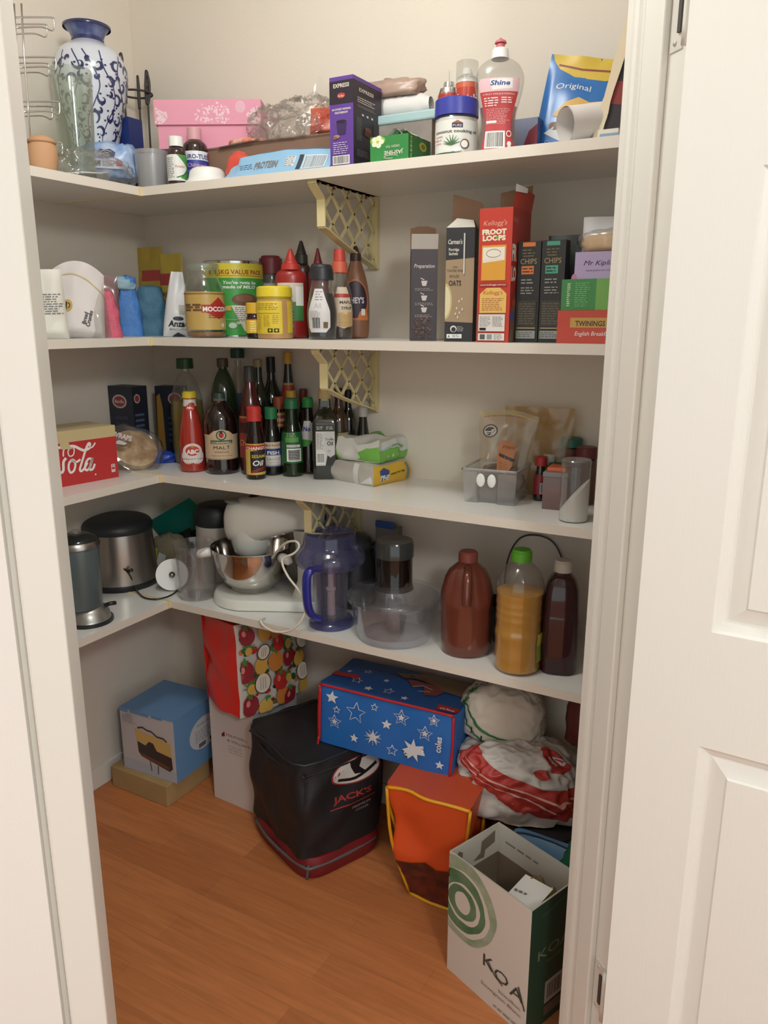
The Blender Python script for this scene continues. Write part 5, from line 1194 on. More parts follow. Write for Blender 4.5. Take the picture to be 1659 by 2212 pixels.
bottle('wine_bottle', 'brown glass wine bottle with cream label behind the truffle oil', 'bottle', (c, r, h), WN, mat('amber_glass', (70, 46, 30), .08, coat=.7), [(.88, 1, .42, .42, C(70, 52, 40))], labels=[(.1, .5, 1.2, C(190, 180, 110), [('l', .1, .5, .9, .9, 5, C(120, 110, 60)), ('r', 0, 0, 1, .16, C(170, 60, 44))])])
c, r, h = placey(752, 34, -.03, 842, Z3)
bottle('wine_bottle', 'nearly black wine bottle closest to the shelf bracket', 'bottle', (c, r, h), WN, mat('black_glass', (18, 20, 18), .08, coat=.7), [(.86, 1, .44, .42, C(24, 24, 24))])
c, r, h = placey(784, 46, -.06, 866, Z3)
bottle('soy_sauce_bottle', 'small tapered soy sauce bottle with pale grey cap behind the wipes', 'bottle', (c, r, h), [(.95, 0), (1, .04), (.95, .25), (.62, .5), (.4, .72), (.36, .82)], film('smoky_glass', (120, 120, 112), .2, (60, 62, 54)), [(.8, 1, .44, .42, C(168, 166, 158))], liquid=(mat('soy_liquid', (24, 26, 22), .15), .42), labels=[(.1, .3, 1.4, C(60, 84, 84), [])])

# ---- wipes packets
L_, M_ = Vector((.735, -.128, Z3)), Vector((.893, -.168, Z3))
YW = C(226, 176, 40)
def soft_pack(name, label, A, M, d, h, mf, mr, mt, its_f=(), its_r=(), its_t=(), seed=1, amp=.004):
    A = Vector(A); M = Vector(M); v = M - A; w = Vector((v.x, v.y, 0)).length
    t = thing(name, label, 'packet', ((A.x + M.x) / 2, (A.y + M.y) / 2, A.z), math.atan2(v.y, v.x))
    mb = MB()
    def D(p):
        x, y, z = p; k = min(1, z / h); e = 1 - .10 * (abs(2 * z / h - 1)) ** 2
        bx = x * e; by = d / 2 + (y - d / 2) * e
        n = noise.noise(Vector((x * 30 + seed, y * 30, z * 30))) * amp + (1 - 2 * abs(noise.noise(Vector((x * 16, y * 16 + seed, z * 12))))) * amp * .7
        return (bx + n * .7, by + n * .7, max(z + (n * 1.3 if z > h * .3 else 0), .0004) + (math.sin(PI * (x / w + .5)) * math.sin(PI * y / d) * h * .08 if z > h * .95 else 0))
    mb.grid(lambda a, b: D((-w / 2 + w * a, 0, h * b)), 24, 8, mf); mb.grid(lambda a, b: D((w / 2, d * a, h * b)), 20, 8, mr)
    mb.grid(lambda a, b: D((-w / 2, d - d * a, h * b)), 16, 8, mf); mb.grid(lambda a, b: D((w / 2 - w * a, d, h * b)), 20, 8, mr); mb.grid(lambda a, b: D((-w / 2 + w * a, d * b, h)), 24, 18, mt); mb.grid(lambda a, b: D((-w / 2 + w * a, d * b, 0)), 2, 2, mf)
    def of(q, o, ax): p = list(D(q)); p[ax[0]] += ax[1] * o; return tuple(p)
    arts(mb, list(its_f), lambda u, v, o: of((u, 0, v), o, (1, -1)), w, h, -w / 2, 0, fine=.012, off0=.0006)
    arts(mb, list(its_r), lambda u, v, o: of((w / 2, u, v), o, (0, 1)), d, h, 0, 0, fine=.012, off0=.0006)
    arts(mb, list(its_t), lambda u, v, o: of((u, v, h), o, (2, 1)), w, d, -w / 2, 0, fine=.012, off0=.0006)
    mb.obj('packet_body', t); return t
SIL = mat('silver_wrap', (196, 192, 184), .25, metal=.3)
soft_pack('wipes_packet', 'silver and yellow disinfectant wipes packet, lower of the two', L_, M_, .15, .050, SIL, YW, C(206, 202, 190), [('r', .55, .0, .68, 1, C(222, 220, 212)), ('p', [(.7, .05), (.98, .15), (.95, .5), (.85, .35)], C(232, 230, 224))],
          [('p', [(.18, .75), (.3, .9), (.42, .7), (.4, .3), (.2, .2)], C(60, 80, 140)), ('t', 'PINE', .3, .25, .34, {'w': .24, 'b': .04, 'sh': .2}, C(230, 230, 230)), ('t', 'DISINFECTANT WIPES', .62, .45, .14, {'w': .34, 'b': .02}, C(70, 60, 30)), ('r', .86, .1, .95, .95, C(120, 130, 130))], [('l', .2, .2, .8, .35, 2, C(90, 90, 90))], 3, .003)
soft_pack('wipes_packet', 'crumpled white and green wipes packet lying on the yellow one', L_ + Vector((.004, .005, .055)), M_ + Vector((-.004, .028, .055)), .15, .050, mat('white_wipes_wrap', (216, 216, 208), .35), C(214, 216, 208), C(216, 216, 208),
          [('p', [(.0, 0), (.14, .05), (.1, .5), (.0, .4)], C(110, 190, 60)), ('p', [(.55, .1), (1, .05), (1, .7), (.8, .8), (.6, .5)], C(120, 200, 70))], [('p', [(0, 0), (1, 0), (1, .35), (.6, .3), (.3, .55), (0, .6)], C(120, 200, 70)), ('t', 'water', .25, .55, .24, {'w': .26}, C(120, 180, 210)), ('t', 'plant wipes', .6, .6, .24, {'w': .4, 'b': .02}, C(90, 170, 80)), ('t', 'wipes', .5, .42, .2, {'w': .3}, C(120, 180, 110))],
          [('p', [(.1, .5), (.5, .6), (.6, .9), (.2, .9)], C(120, 190, 80)), ('r', .55, .55, .75, .75, C(90, 40, 50))], 9, .0075)

# ---- clear container with zip bag, spices
A = Vector((1.153, -.200, Z3)); M = Vector((1.279, -.190, Z3)); hh = topz(A, 1012) - Z3
def tub():
    v = M - A; w = v.length; t = thing('storage_container', 'clear plastic storage container with two white clips', 'container', (A + M) / 2, math.atan2(v.y, v.x))
    mb = MB(); d = .13; e = .006
    lo = [(-w / 2, 0), (-.03, 0), (-.026, .008), (.016, .008), (.020, 0), (w / 2, 0), (w / 2, d), (-w / 2, d)]
    def ring(s, z): return [(x * s, d / 2 + (y - d / 2) * s, z) for x, y in lo]
    R_ = [ring(.93, 0), ring(.97, hh * .3), ring(1.0, hh * .94)]; n = 8
    vs = sum(R_, []); fs = [(j * n + i, j * n + (i + 1) % n, (j + 1) * n + (i + 1) % n, (j + 1) * n + i) for j in range(2) for i in range(n)] + [tuple(range(n))]
    mb.add(vs, fs, film('container_plastic', (252, 252, 252), .30, (252, 253, 254), rough=.12)); mb.obj('container_body', t)
    rm = MB(); P = [(-w / 2, 0), (w / 2, 0), (w / 2, d), (-w / 2, d)]
    rm.tube(smooth_pts([(x, y, hh) for x, y in [(-w / 2, .01), (-w / 2 + .01, 0), (w / 2 - .01, 0), (w / 2, .01), (w / 2, d - .01), (w / 2 - .01, d), (-w / 2 + .01, d), (-w / 2, d - .01)]], 3, True), .0035, MILKY, 8, True); rm.obj('rim', t)
    for x in (-.020, .006):
        MB().sphere((x, -.002, hh * .70), .0105, WHP, 1, .3, 1.5).obj('clip', t)
    cn = MB(); blob(cn, (0, d / 2, .004), (w * .38, d * .36, .03), mat('dried_dark_food', (96, 78, 66), .8), 3, .15, 2.4); cn.obj('contents', t)
    return t
tub()
ZB = film('zip_bag_film', (253, 250, 244), .16, (246, 238, 222), rough=.14)
c = ony(1085, 1000, -.135, Z3 + .030)
h = topz(c, 888) - c.z
t = bag('zip_bag', 'clear zip bag with orange label standing in the storage container', c, .112, h, .05, ZB, 3, rz=.12, topd=.1, rough=.012, lean=.10, flare=.28, tops=.01, tilt=.04, its=[('s', [(.02, .97), (.3, .965), (.7, .955), (1, .94)], .015, C(206, 190, 90)), ('c', .22, .74, .085, C(84, 80, 78)), ('c', .22, .74, .07, C(206, 198, 186)), ('p', [(.13, .74), (.31, .74), (.26, .79), (.18, .79)], C(84, 80, 78)), ('l', .16, .68, .28, .73, 2, C(84, 80, 78)), ('p', [(.38, .55), (.44, .62), (.66, .60), (.72, .54), (.7, .3), (.6, .2), (.4, .24), (.38, .4)], C(206, 130, 80)), ('t', 'turmeric', .56, .52, .07, {'w': .3}, C(110, 70, 44)), ('p', [(.42, .46), (.74, .40), (.73, .36), (.42, .42)], C(70, 64, 66)), ('l', .44, .24, .64, .36, 5, C(170, 100, 60)), ('l', .1, .92, .8, .94, 1, C(190, 90, 60))])
mb = MB(); blob(mb, (0, 0, .0), (.05, .014, .035), mat('dried_dark_food', (96, 78, 66), .8), 5, .15, 2.4); mb.obj('contents', t)
c = ony(1160, 1000, -.055, Z3)
bag('zip_bag', 'large kraft and clear zip bag leaning at the back wall', c, .15, topz(c, 880) - Z3, .05, film('amber_bag_film', (244, 232, 208), .34, (222, 196, 152), rough=.2), 12, rz=.05, rough=.012, flare=.12)
c, r, h = place(1151, 1178, 1083, 986, Z3)
bottle('spice_bottle', 'small dark spice bottle with red cap and red label', 'bottle', (c, r, h), SS, DB, [(.8, 1, .95, .95, C(196, 44, 40))], labels=[(.15, .6, 1.4, C(150, 34, 44), [('r', .5, .05, .9, .6, C(200, 200, 206)), ('bar', .55, .1, .85, .55, INK)])])
c, r, h = placey(1187, 28, -.06, 981, Z3)
bottle('spice_bottle', 'small spice bottle with white cap behind the red capped one', 'bottle', (c, r, h), SS, C(150, 130, 60), [(.78, 1, .95, .95, C(206, 206, 200))])
c, r, h = placey(1236, 44, -.03, 940, Z3)
bottle('spice_jar', 'tall spice jar with wide teal green lid at the back', 'jar', (c, r, h), [(.95, 0), (1, .03), (1, .75), (.9, .8)], mat('ground_spice', (96, 44, 44), .5), [(.82, .96, 1.05, 1.02, C(40, 110, 90), 'lid')])
c, r, h = placey(1206, 40, -.075, 1000, Z3)
bottle('spice_jar', 'spice jar with dark green lid behind the orange lidded box', 'jar', (c, r, h), [(.95, 0), (1, .03), (1, .7), (.9, .78)], C(120, 50, 44), [(.78, 1, 1.0, .98, C(30, 96, 60), 'lid')])
c, r, h = placey(1268, 44, -.08, 965, Z3)
bottle('spice_jar', 'brownish spice jar with dark red lid beside the door frame', 'jar', (c, r, h), [(.95, 0), (1, .03), (1, .7), (.9, .78)], C(110, 70, 50), [(.8, 1, 1.0, .98, C(110, 40, 44), 'lid')])
L_ = atz(1170, 1099, Z3); R_ = atz(1222, 1104, Z3); h = topz(L_, 1030) - Z3
t = carton('spice_box', 'square clear plastic box with orange lid between spice bottle and tall container', 'box', L_, R_, .065, h, (film('rosy_box_film', (222, 190, 186), .45, (196, 160, 156)),) * 4)
w = t['w']; MB().box((0, .0325, h + .006), (w * 1.06, .069, .012), MILKY, None, .003).obj('rim', t)
MB().box((0, .0325, h + .016), (w * .8, .05, .010), C(226, 104, 60), None, .003).obj('lid', t)
mb = MB(); mb.box((0, .034, h * .35), (w * .86, .05, h * .68), C(140, 76, 70)); arts(mb, [('e', .5, .5, .35, .3, C(110, 90, 84)), ('c', .5, .5, .09, C(210, 190, 180)), ('c', .5, .5, .05, C(90, 60, 60)), ('l', .2, .75, .8, .9, 1, C(200, 150, 140))], front(.008), w * .8, h * .66, -w * .4, .002); mb.obj('contents', t)
c, r, h = place(1207, 1268, 1131, 992, Z3)
t = thing('clear_canister', 'tall clear canister with silver lid rim and sugar filling', 'canister', c, facing(c))
sharp(MB().lathe([(0, 0), (r, 0), (r, h * .93)], CLEARP, 36).obj('canister_body', t))
sharp(MB().lathe([(r, h * .90), (r * 1.02, h * .92), (r * 1.02, h * .985), (r * .97, h), (0, h)], film('lid_film', (210, 210, 212), .3, (190, 190, 194), rough=.1), 36).obj('lid', t))
mb = MB(); n = 28
vs = [(0, 0, .002)] + [(r * .96 * math.cos(2 * PI * i / n), r * .96 * math.sin(2 * PI * i / n), .002) for i in range(n)] + [(r * .96 * math.cos(2 * PI * i / n), r * .96 * math.sin(2 * PI * i / n), .055 + .035 * math.cos(2 * PI * i / n)) for i in range(n)] + [(0, 0, .055)]
fs = [(0, 1 + (i + 1) % n, 1 + i) for i in range(n)] + [(1 + i, 1 + (i + 1) % n, 1 + n + (i + 1) % n, 1 + n + i) for i in range(n)] + [(1 + n + i, 1 + n + (i + 1) % n, 2 * n + 1) for i in range(n)]
mb.add(vs, fs, mat('sugar', (224, 220, 216), .8), True); sharp(mb.obj('sugar', t))
# ================================================================== LOWEST SHELF
c, r, h = place(148, 243, 1358, 1306, Z4)
t = thing('coffee_grinder', 'grey metal cup with clear lid on a domed silver base beside the door jamb', 'kitchen appliance', c, facing(c))
SLV = mat('satin_silver', (176, 174, 168), .35, metal=.8); GMET = mat('grey_green_enamel', (84, 96, 98), .32, coat=.3)
sharp(MB().lathe(roundish([(0, 0), (r, 0), (r, .006), (r * .96, .01), (r * .88, .03), (r * .6, .05), (0, .052)], 1), SLV, 40).obj('base', t))
sharp(MB().lathe([(r * .98, .0), (r * 1.05, .0), (r * 1.05, .009), (r * .99, .01)], BLKP, 40).obj('base_ring', t))
hc = topz(c, 1165) - Z4; rc = 46 / FPX * depth(c)
sharp(MB().lathe([(0, .045), (rc * .86, .045), (rc * .92, .055), (rc * .98, hc * .9), (rc * .96, hc * .93)], GMET, 40, c=(-.014, 0)).obj('cup', t))
sharp(MB().lathe([(rc * .98, hc * .92), (rc * 1.02, hc * .93), (rc * 1.02, hc * .97), (rc * .96, hc)], STEEL, 40, c=(-.014, 0)).obj('rim', t))
mb = MB(); mb.lathe(roundish([(rc * .96, hc * .98), (rc * .8, hc + .012), (rc * .2, hc + .016), (0, hc + .016)], 1), film('smoke_lid_film', (170, 180, 178), .3, (90, 100, 98)), 32, c=(-.014, 0)); mb.obj('lid', t)
MB().sphere((-.014, -.01, hc + .022), .012, CLEARP, 1.4, 1, .8).obj('lid_knob', t)
mb = MB(); mb.tube(smooth_pts([(r * .7, -.02, .045), (r * .95, -.025, .05), (r * 1.15, -.02, .048)], 4), .0055, BLKP); mb.obj('lever', t)

c, r, h = place(186, 343, 1283, 1112, Z4)
c = c + Vector((-.002, .004, 0))
t = thing('steel_cooker', 'brushed stainless steel cooker with broad black lid', 'cooker', c, facing(c))
BS = mat('brushed_cooker_steel', (168, 160, 152), .28, metal=.9)
sharp(MB().lathe([(0, .012), (r * .985, .012), (r * .99, .02), (r * .86, h * .80), (r * .84, h * .81), (0, h * .81)], BS, 56).obj('cooker_body', t))
sharp(MB().lathe([(0, 0), (r * .97, 0), (r * 1.0, .005), (r * 1.0, .018), (r * .97, .022)], BLKP, 48).obj('foot_ring', t))
sharp(MB().lathe(roundish([(r * .84, h * .78), (r * .92, h * .80), (r * .93, h * .88), (r * .8, h * .96), (r * .4, h), (0, h)], 2), mat('charcoal_lid', (40, 44, 46), .45), 48).obj('lid', t))
mb = MB(); mb.box((r * .93, .01, h * .42), (.012, .05, h * .78), mat('charcoal_lid'), T(0, 0, 0, ry=-.06), .004); mb.obj('side_handle', t)
# coil wire of the loose hook attachment
P = [atx(244, 1214, .24), atz(262, 1225, Z4 + .075), atz(276, 1236, Z4 + .065), atz(284, 1250, Z4 + .04), atz(292, 1270, Z4 + .012), atz(310, 1290, Z4 + .004), atz(340, 1294, Z4 + .004), atz(372, 1284, Z4 + .004), atz(396, 1262, Z4 + .012), atz(412, 1236, Z4 + .03), atz(420, 1212, Z4 + .045)]
mb = MB(); mb.tube(smooth_pts(P[1:9], 8), .0024, mat('dark_wire', (70, 64, 60), .3, metal=.7), 8); o = mb.obj('wire_hook')
tag(o, 'thin dark curved wire hook lying at the shelf corner before the steel cooker', 'hook')
mb = MB(); mb.tube([P[2] + Vector((0, 0, .002)), P[2] + Vector((.014, .004, .008))], .005, BLKP); mb.obj('hook_tip', o)

c = aty(385, 1130, -.06)
t = thing('chopping_mat', 'translucent teal plastic sheet leaning in the corner of the lowest shelf', 'mat', (c.x, -.055, Z4 + .155), 0)
mb = MB(); mb.box((0, 0, 0), (.21, .004, .10), film('teal_film_sheet', (90, 200, 190), .6, (50, 180, 168), rough=.3), T(0, 0, 0, ry=-.50, rx=.5), .001); mb.obj('mat_body', t)
c = ony(366, 1165, -.065, Z4)
t = thing('food_bag', 'beige cloth bag with yellow tag behind the white disc', 'bag', (c.x, c.y, Z4), .2)
mb = MB(); blob(mb, (0, 0, 0), (.055, .04, .07), mat('beige_cloth', (150, 138, 112), .8), 3, .15, 2); mb.obj('bag_body', t)
mb = MB(); mb.box((-.036, -.043, .04), (.022, .002, .06), C(206, 190, 60), T(0, 0, 0, ry=.1)); mb.box((-.018, -.045, .03), (.026, .002, .045), WHITE, T(0, 0, 0, ry=.35)); mb.obj('label', t)
c = ony(385, 1110, -.035, Z4)
carton('dark_case', 'black case standing against the back wall beneath the teal sheet', 'case', (c.x - .06, -.04, Z4), (c.x + .05, -.04, Z4), .03, .14, (BLKP,) * 4)
# white slicing disc leaning on edge
D0 = atz(374, 1277, Z4); rd = 34 / FPX * depth(D0)
fz = facing(D0)
t = thing('slicing_disc', 'white food processor disc leaning on its edge with metal hub', 'disc', (D0.x, D0.y, Z4), fz)
X = T(0, .012, rd * 1.0 + .001, rx=PI / 2 - .28)
sharp(MB().lathe([(0, 0), (rd, 0), (rd, .003), (0, .003)], WHP, 44, X=X).obj('disc_body', t))
mb = MB(); mb.lathe([(.009, .003), (.009, .012), (.005, .013), (.004, .022), (0, .022)], STEEL, 20, X=X); mb.obj('hub', t)
c, r, h = place(386, 470, 1301, 1172, Z4)
t = thing('measuring_jug', 'clear plastic measuring jug with curved handle', 'jug', c, facing(c))
JB = film('jug_film', (250, 249, 249), .07, (236, 234, 234), rough=.06)
sharp(MB().lathe([(0, .002), (r * .88, .002), (r * .92, .0), (r * .95, .006), (r * 1.04, h * .9), (r * 1.12, h), (r * 1.09, h), (r * 1.0, h * .88), (r * .9, .01), (0, .008)], JB, 44).obj('jug_body', t))
mb = MB(); mb.tube(smooth_pts([(-r * .3, -r * 1.0, h * .93), (-r * .1, -r * 1.35, h * .86), (-r * .1, -r * 1.3, h * .55), (-r * .45, -r * .93, h * .30)], 6), .004, JB, 8); mb.obj('handle', t)

def canister(c, r, h):
    t = thing('bread_machine', 'white appliance with black lid standing behind the measuring jug', 'kitchen appliance', c, facing(c))
    sharp(MB().lathe([(0, 0), (r * .94, 0), (r, .01), (r * .96, h * .74), (r * .9, h * .76)], mat('ivory_plastic', (206, 198, 190), .35), 44).obj('appliance_body', t))
    sharp(MB().lathe(roundish([(r * .97, h * .73), (r * 1.02, h * .76), (r * 1.0, h * .9), (r * .8, h), (0, h)], 1), mat('charcoal_lid'), 44).obj('lid', t))
    mb = MB(); arts(mb, [('e', .5, .4, .5, .5, C(80, 74, 68)), ('t', 'Smoothie', .5, .3, .26, {'w': .6, 'sh': .2}, C(150, 140, 130))], cyl(r * .985), .05, .03, -.01, h * .38, fine=.006); mb.obj('label', t, fix=False)
c, r, h = placey(466, 92, -.07, 1086, Z4)
canister(c, r, h)

# ---- stand mixer
def stand_mixer():
    bc = atz(548, 1312, Z4); bc = Vector((.497, -.168, Z4))
    a = math.radians(17)
    t = thing('stand_mixer', 'white stand mixer with shiny steel bowl', 'mixer', bc, a)
    WM = mat('mixer_white', (226, 226, 216), .25, coat=.4)
    # base: rounded at the front (local -x), runs back along +x
    R0 = .112; L = .20
    def outl(s, rr):
        pts = [(s * 0 + rr * math.cos(q), rr * math.sin(q)) for q in [PI / 2 + PI * i / 20 for i in range(21)]]
        pts += [(L, -rr * .72), (L + .02, -rr * .6), (L + .02, rr * .6), (L, rr * .72)]
        return pts
    mb = MB(); ov = []
    secs = [(R0 * .93, 0), (R0 * 1.0, .003), (R0, .022), (R0 * .95, .030), (R0 * .86, .033), (R0 * .2, .034)]
    for rr, z in secs: ov += [(x, y, z) for x, y in outl(1, rr)]
    n = 25; fs = [(j * n + i, j * n + (i + 1) % n, (j + 1) * n + (i + 1) % n, (j + 1) * n + i) for j in range(len(secs) - 1) for i in range(n)] + [tuple(range(n)), tuple((len(secs) - 1) * n + i for i in range(n))]
    mb.add(ov, fs, WM, True); sharp(mb.obj('base', t))
    # steel bowl
    rb = .112; hb = .125
    PB_ = [(.058, .038), (.062, .034), (.064, .044), (.085, .062), (.103, .10), (rb * .985, .14), (rb, .034 + hb), (rb * 1.03, .036 + hb), (rb * .99, .034 + hb)]
    inn = [(rb * .95, .14), (.098, .10), (.08, .068), (0, .055)]
    sharp(MB().lathe(roundish([(0, .04)] + PB_[:3] + PB_[3:] , 1) + inn, mat('mirror_steel', (206, 202, 196), .10, metal=1), 64).obj('bowl', t), 50)
    # bowl handles
    for an in (200, -25):
        an = math.radians(an); mb = MB(); cx, cy = math.cos(an), math.sin(an)
        mb.tube([(rb * 1.0 * cx, rb * 1.0 * cy, .142), (rb * 1.12 * cx, rb * 1.12 * cy, .143), (rb * 1.28 * cx, rb * 1.28 * cy, .139), (rb * 1.34 * cx, rb * 1.34 * cy, .132)], .011, WHP, 12, rr=[.013, .014, .013, .008]); mb.obj('bowl_handle', t)
    # column and head (an upright nose over the bowl, running back to the column)
    mb = MB()
    def sec(x, zc, hw, hh, e=.75):
        f = lambda v: math.copysign(abs(v) ** e, v)
        return [(x, hw * f(math.cos(2 * PI * i / 24)), zc + hh * f(math.sin(2 * PI * i / 24))) for i in range(24)]
    S = [sec(-.068, .225, .004, .012), sec(-.066, .228, .034, .040), sec(-.055, .230, .050, .056), sec(-.02, .232, .061, .066), sec(.03, .238, .063, .066), sec(.08, .248, .058, .056), sec(.13, .255, .052, .047), sec(.17, .256, .050, .044), sec(.205, .254, .046, .040), sec(.220, .252, .01, .01)]
    n = 24; vs = sum(S, []); fs = [(j * n + i, j * n + (i + 1) % n, (j + 1) * n + (i + 1) % n, (j + 1) * n + i) for j in range(len(S) - 1) for i in range(n)]
    mb.add(vs, fs, WM, True)
    mb.lathe(roundish([(.0, .130), (.040, .132), (.052, .150), (.061, .20), (.06, .25)], 1), WM, 32, X=T(.0, 0, 0)); mb.obj('head', t)
    mb = MB(); cs = []
    for z, x0, x1, hw in ((.03, .135, .215, .055), (.08, .15, .212, .045), (.15, .15, .215, .043), (.22, .14, .216, .045)):
        cs += [(x0, -hw, z), (x1, -hw, z), (x1, hw, z), (x0, hw, z)]
    mb.add(cs, [(4 * j + i, 4 * j + (i + 1) % 4, 4 * j + 4 + (i + 1) % 4, 4 * j + 4 + i) for j in range(3) for i in range(4)], WM, True); o = mb.obj('column', t)
    mb = MB(); GY = mat('grey_insert', (150, 154, 148), .35)
    mb.sphere((-.03, -.012, .289), .038, GY, 1.0, .9, .16); mb.obj('badge_panel', t)
    MB().sphere((.018, .004, .300), .02, BLKP, 1.1, .9, .3).obj('speed_dial', t)
    # whisk wires
    wm = MB()
    for k in range(5):
        an = PI * k / 5; wm.tube(smooth_pts([(.01 * math.cos(an), .01 * math.sin(an), .13), (.04 * math.cos(an), .04 * math.sin(an), .10), (.03 * math.cos(an), .03 * math.sin(an), .066), (0, 0, .058), (-.03 * math.cos(an), -.03 * math.sin(an), .066), (-.04 * math.cos(an), -.04 * math.sin(an), .10), (-.01 * math.cos(an), -.01 * math.sin(an), .13)], 4), .0011, CHROME, 6)
    wm.obj('whisk', t)
    mw = t.matrix_basis.inverted() if False else (Matrix.Translation(bc) @ Matrix.Rotation(a, 4, 'Z')).inverted()
    W3 = [aty(588, 1205, -.23), aty(604, 1184, -.25), aty(622, 1171, -.262), aty(640, 1170, -.27), aty(646, 1182, -.275), aty(634, 1196, -.28), aty(612, 1206, -.285), aty(611, 1222, -.29), aty(624, 1248, -.295), aty(645, 1275, -.298), aty(657, 1300, -.30), aty(658, 1325, -.305), aty(645, 1348, -.312), aty(622, 1363, -.318), aty(592, 1364, -.322), aty(570, 1352, -.318), aty(563, 1340, -.312), aty(572, 1336, -.29)]
    W3[-1].z = Z4 + .006
    mb = MB(); mb.tube(smooth_pts([mw @ p for p in W3], 6), .0031, mat('cord_white', (222, 216, 200), .4), 10); mb.obj('power_cord', t)
stand_mixer()

# appliance behind on the right of the mixer
c = ony(690, 1150, -.05, Z4)
t = thing('white_appliance', 'white appliance standing at the wall behind the mixer', 'kitchen appliance', (c.x, -.050, Z4), 0)
sharp(MB().lathe([(0, 0), (.04, 0), (.042, .01), (.04, .25), (.036, .262), (0, .264)], mat('ivory_plastic'), 32, 1.0, .9).obj('appliance_body', t))
c = ony(752, 1120, -.06, Z4)
t = thing('kettle', 'dark kettle behind the blue lidded blender jug', 'kettle', (c.x + .025, -.07, Z4), .3)
sharp(MB().lathe(roundish([(0, 0), (.06, 0), (.064, .05), (.055, .16), (.045, .2), (0, .21)], 1), C(50, 56, 58, r=.3), 32).obj('kettle_body', t))
mb = MB(); mb.tube(smooth_pts([(.05, 0, .17), (.09, 0, .18), (.095, 0, .1), (.062, 0, .05)], 5), .009, BLKP); mb.obj('handle', t)
c = ony(820, 1131, -.10, Z4)
t = thing('clip', 'blue plastic clip showing above the food processor', 'clip', (c.x, -.07, topz((c.x, -.07, 0), 1141)), 0)
MB().box((0, 0, .010), (.056, .012, .019), C(44, 84, 160, r=.35), None, .003).obj('clip_body', t)
mb = MB(); mb.box((0, .022, -.08), (.07, .03, .165), C(120, 118, 112), None, .004); mb.obj('backing_stand', t)

# ---- blender jug
c, r, h = place(667, 766, 1366, 1146, Z4)
BLF = film('blue_tint_plastic', (205, 207, 232), .20, (140, 144, 196), rough=.06); BLU2 = mat('blue_handle', (36, 44, 142), .25, coat=.4)
CLB = film('jug_clear_blue', (232, 232, 240), .08, (210, 210, 226), rough=.05)
t = thing('blender_jug', 'clear blender jug with blue tinted lid, foot and solid blue handle', 'jug', c, facing(c))
sharp(MB().lathe([(0, .004), (r * .96, .0), (r, .003), (r, .010), (r * .9, .018), (r * .72, .022), (0, .022)], BLF, 44).obj('foot', t))
sharp(MB().lathe([(r * .70, .02), (r * .70, .03), (r * .80, h * .70), (r * .92, h * .72), (r * .90, h * .72), (r * .78, h * .69), (r * .67, .03), (0, .028)], CLB, 44).obj('jug_body', t))
R3 = 74 / FPX * depth(c)
sharp(MB().lathe(roundish([(r * .88, h * .62), (R3 * .90, h * .64), (R3 * 1.0, h * .69), (R3 * 1.0, h * .74), (R3 * .94, h * .80), (R3 * .80, h * .84), (R3 * .76, h * .90), (R3 * .74, h * .97), (R3 * .68, h * .985), (R3 * .60, h * .94), (R3 * .2, h * .92), (0, h * .92)], 1), BLF, 48).obj('lid', t))
sharp(MB().lathe([(0, .025), (.011, .025), (.010, h * .36), (.013, h * .37), (.013, h * .39), (.008, h * .40), (.007, h * .66), (0, h * .66)], mat('ivory_plastic'), 20).obj('drive_shaft', t))
mb = MB(); hp = smooth_pts([(-r * .45, -r * .75, h * .66), (-r * .85, -r * 1.05, h * .66), (-r * 1.0, -r * 1.12, h * .58), (-r * 1.0, -r * 1.1, h * .34), (-r * .85, -r * 1.0, h * .2), (-r * .5, -r * .72, h * .12)], 6)
mb.tube(hp, .011, BLU2, 12, rr=[.012 + .003 * math.sin(PI * i / len(hp)) for i in range(len(hp))], flat=.7); mb.obj('handle', t)

# ---- food processor bowl
c, r, h = place(773, 930, 1404, 1166, Z4)
PC = film('processor_clear', (248, 248, 250), .045, (226, 226, 230), rough=.05)
RB_ = 99 / FPX * depth(c); zr = .105
t = thing('food_processor_bowl', 'clear food processor bowl with domed lid and dark feed chute', 'food processor bowl', c, facing(c))
sharp(MB().lathe([(0, .006), (r * .92, .004), (r, .0), (r * 1.0, .012), (r * 1.04, .02), (RB_ * .95, zr * .9), (RB_, zr), (RB_ * .98, zr), (RB_ * .93, zr * .9), (r, .02), (r * .8, .014), (0, .014)], PC, 56).obj('bowl_body', t))
cr = 38 / FPX * depth(c)
sharp(MB().lathe(roundish([(RB_ * 1.02, zr - .004), (RB_ * 1.03, zr + .006), (RB_ * .99, zr + .012), (RB_ * .8, zr + .016), (RB_ * .6, zr + .024), (cr * 1.2, zr + .030), (cr * 1.05, zr + .034)], 1), PC, 56).obj('lid', t))
sharp(MB().lathe([(cr * 1.08, zr + .022), (cr, zr + .034), (cr, h * .86), (cr * 1.04, h * .865)], film('chute_smoke', (150, 140, 132), .2, (70, 64, 60), rough=.05), 40).obj('feed_chute', t))
sharp(MB().lathe(roundish([(cr * .6, zr + .03), (cr * .85, zr + .045), (cr * .88, h * .85)], 0), C(84, 54, 46, r=.25), 36).obj('food_pusher', t))
sharp(MB().lathe([(cr * 1.02, h * .83), (cr * 1.08, h * .84), (cr * 1.08, h * .97), (cr * 1.0, h), (0, h * .99)], mat('glossy_charcoal', (52, 56, 54), .15, coat=.5), 40).obj('pusher_cap', t))
sharp(MB().lathe([(0, .02), (.02, .02), (.018, zr - .01), (0, zr - .01)], PC, 24).obj('spindle', t))

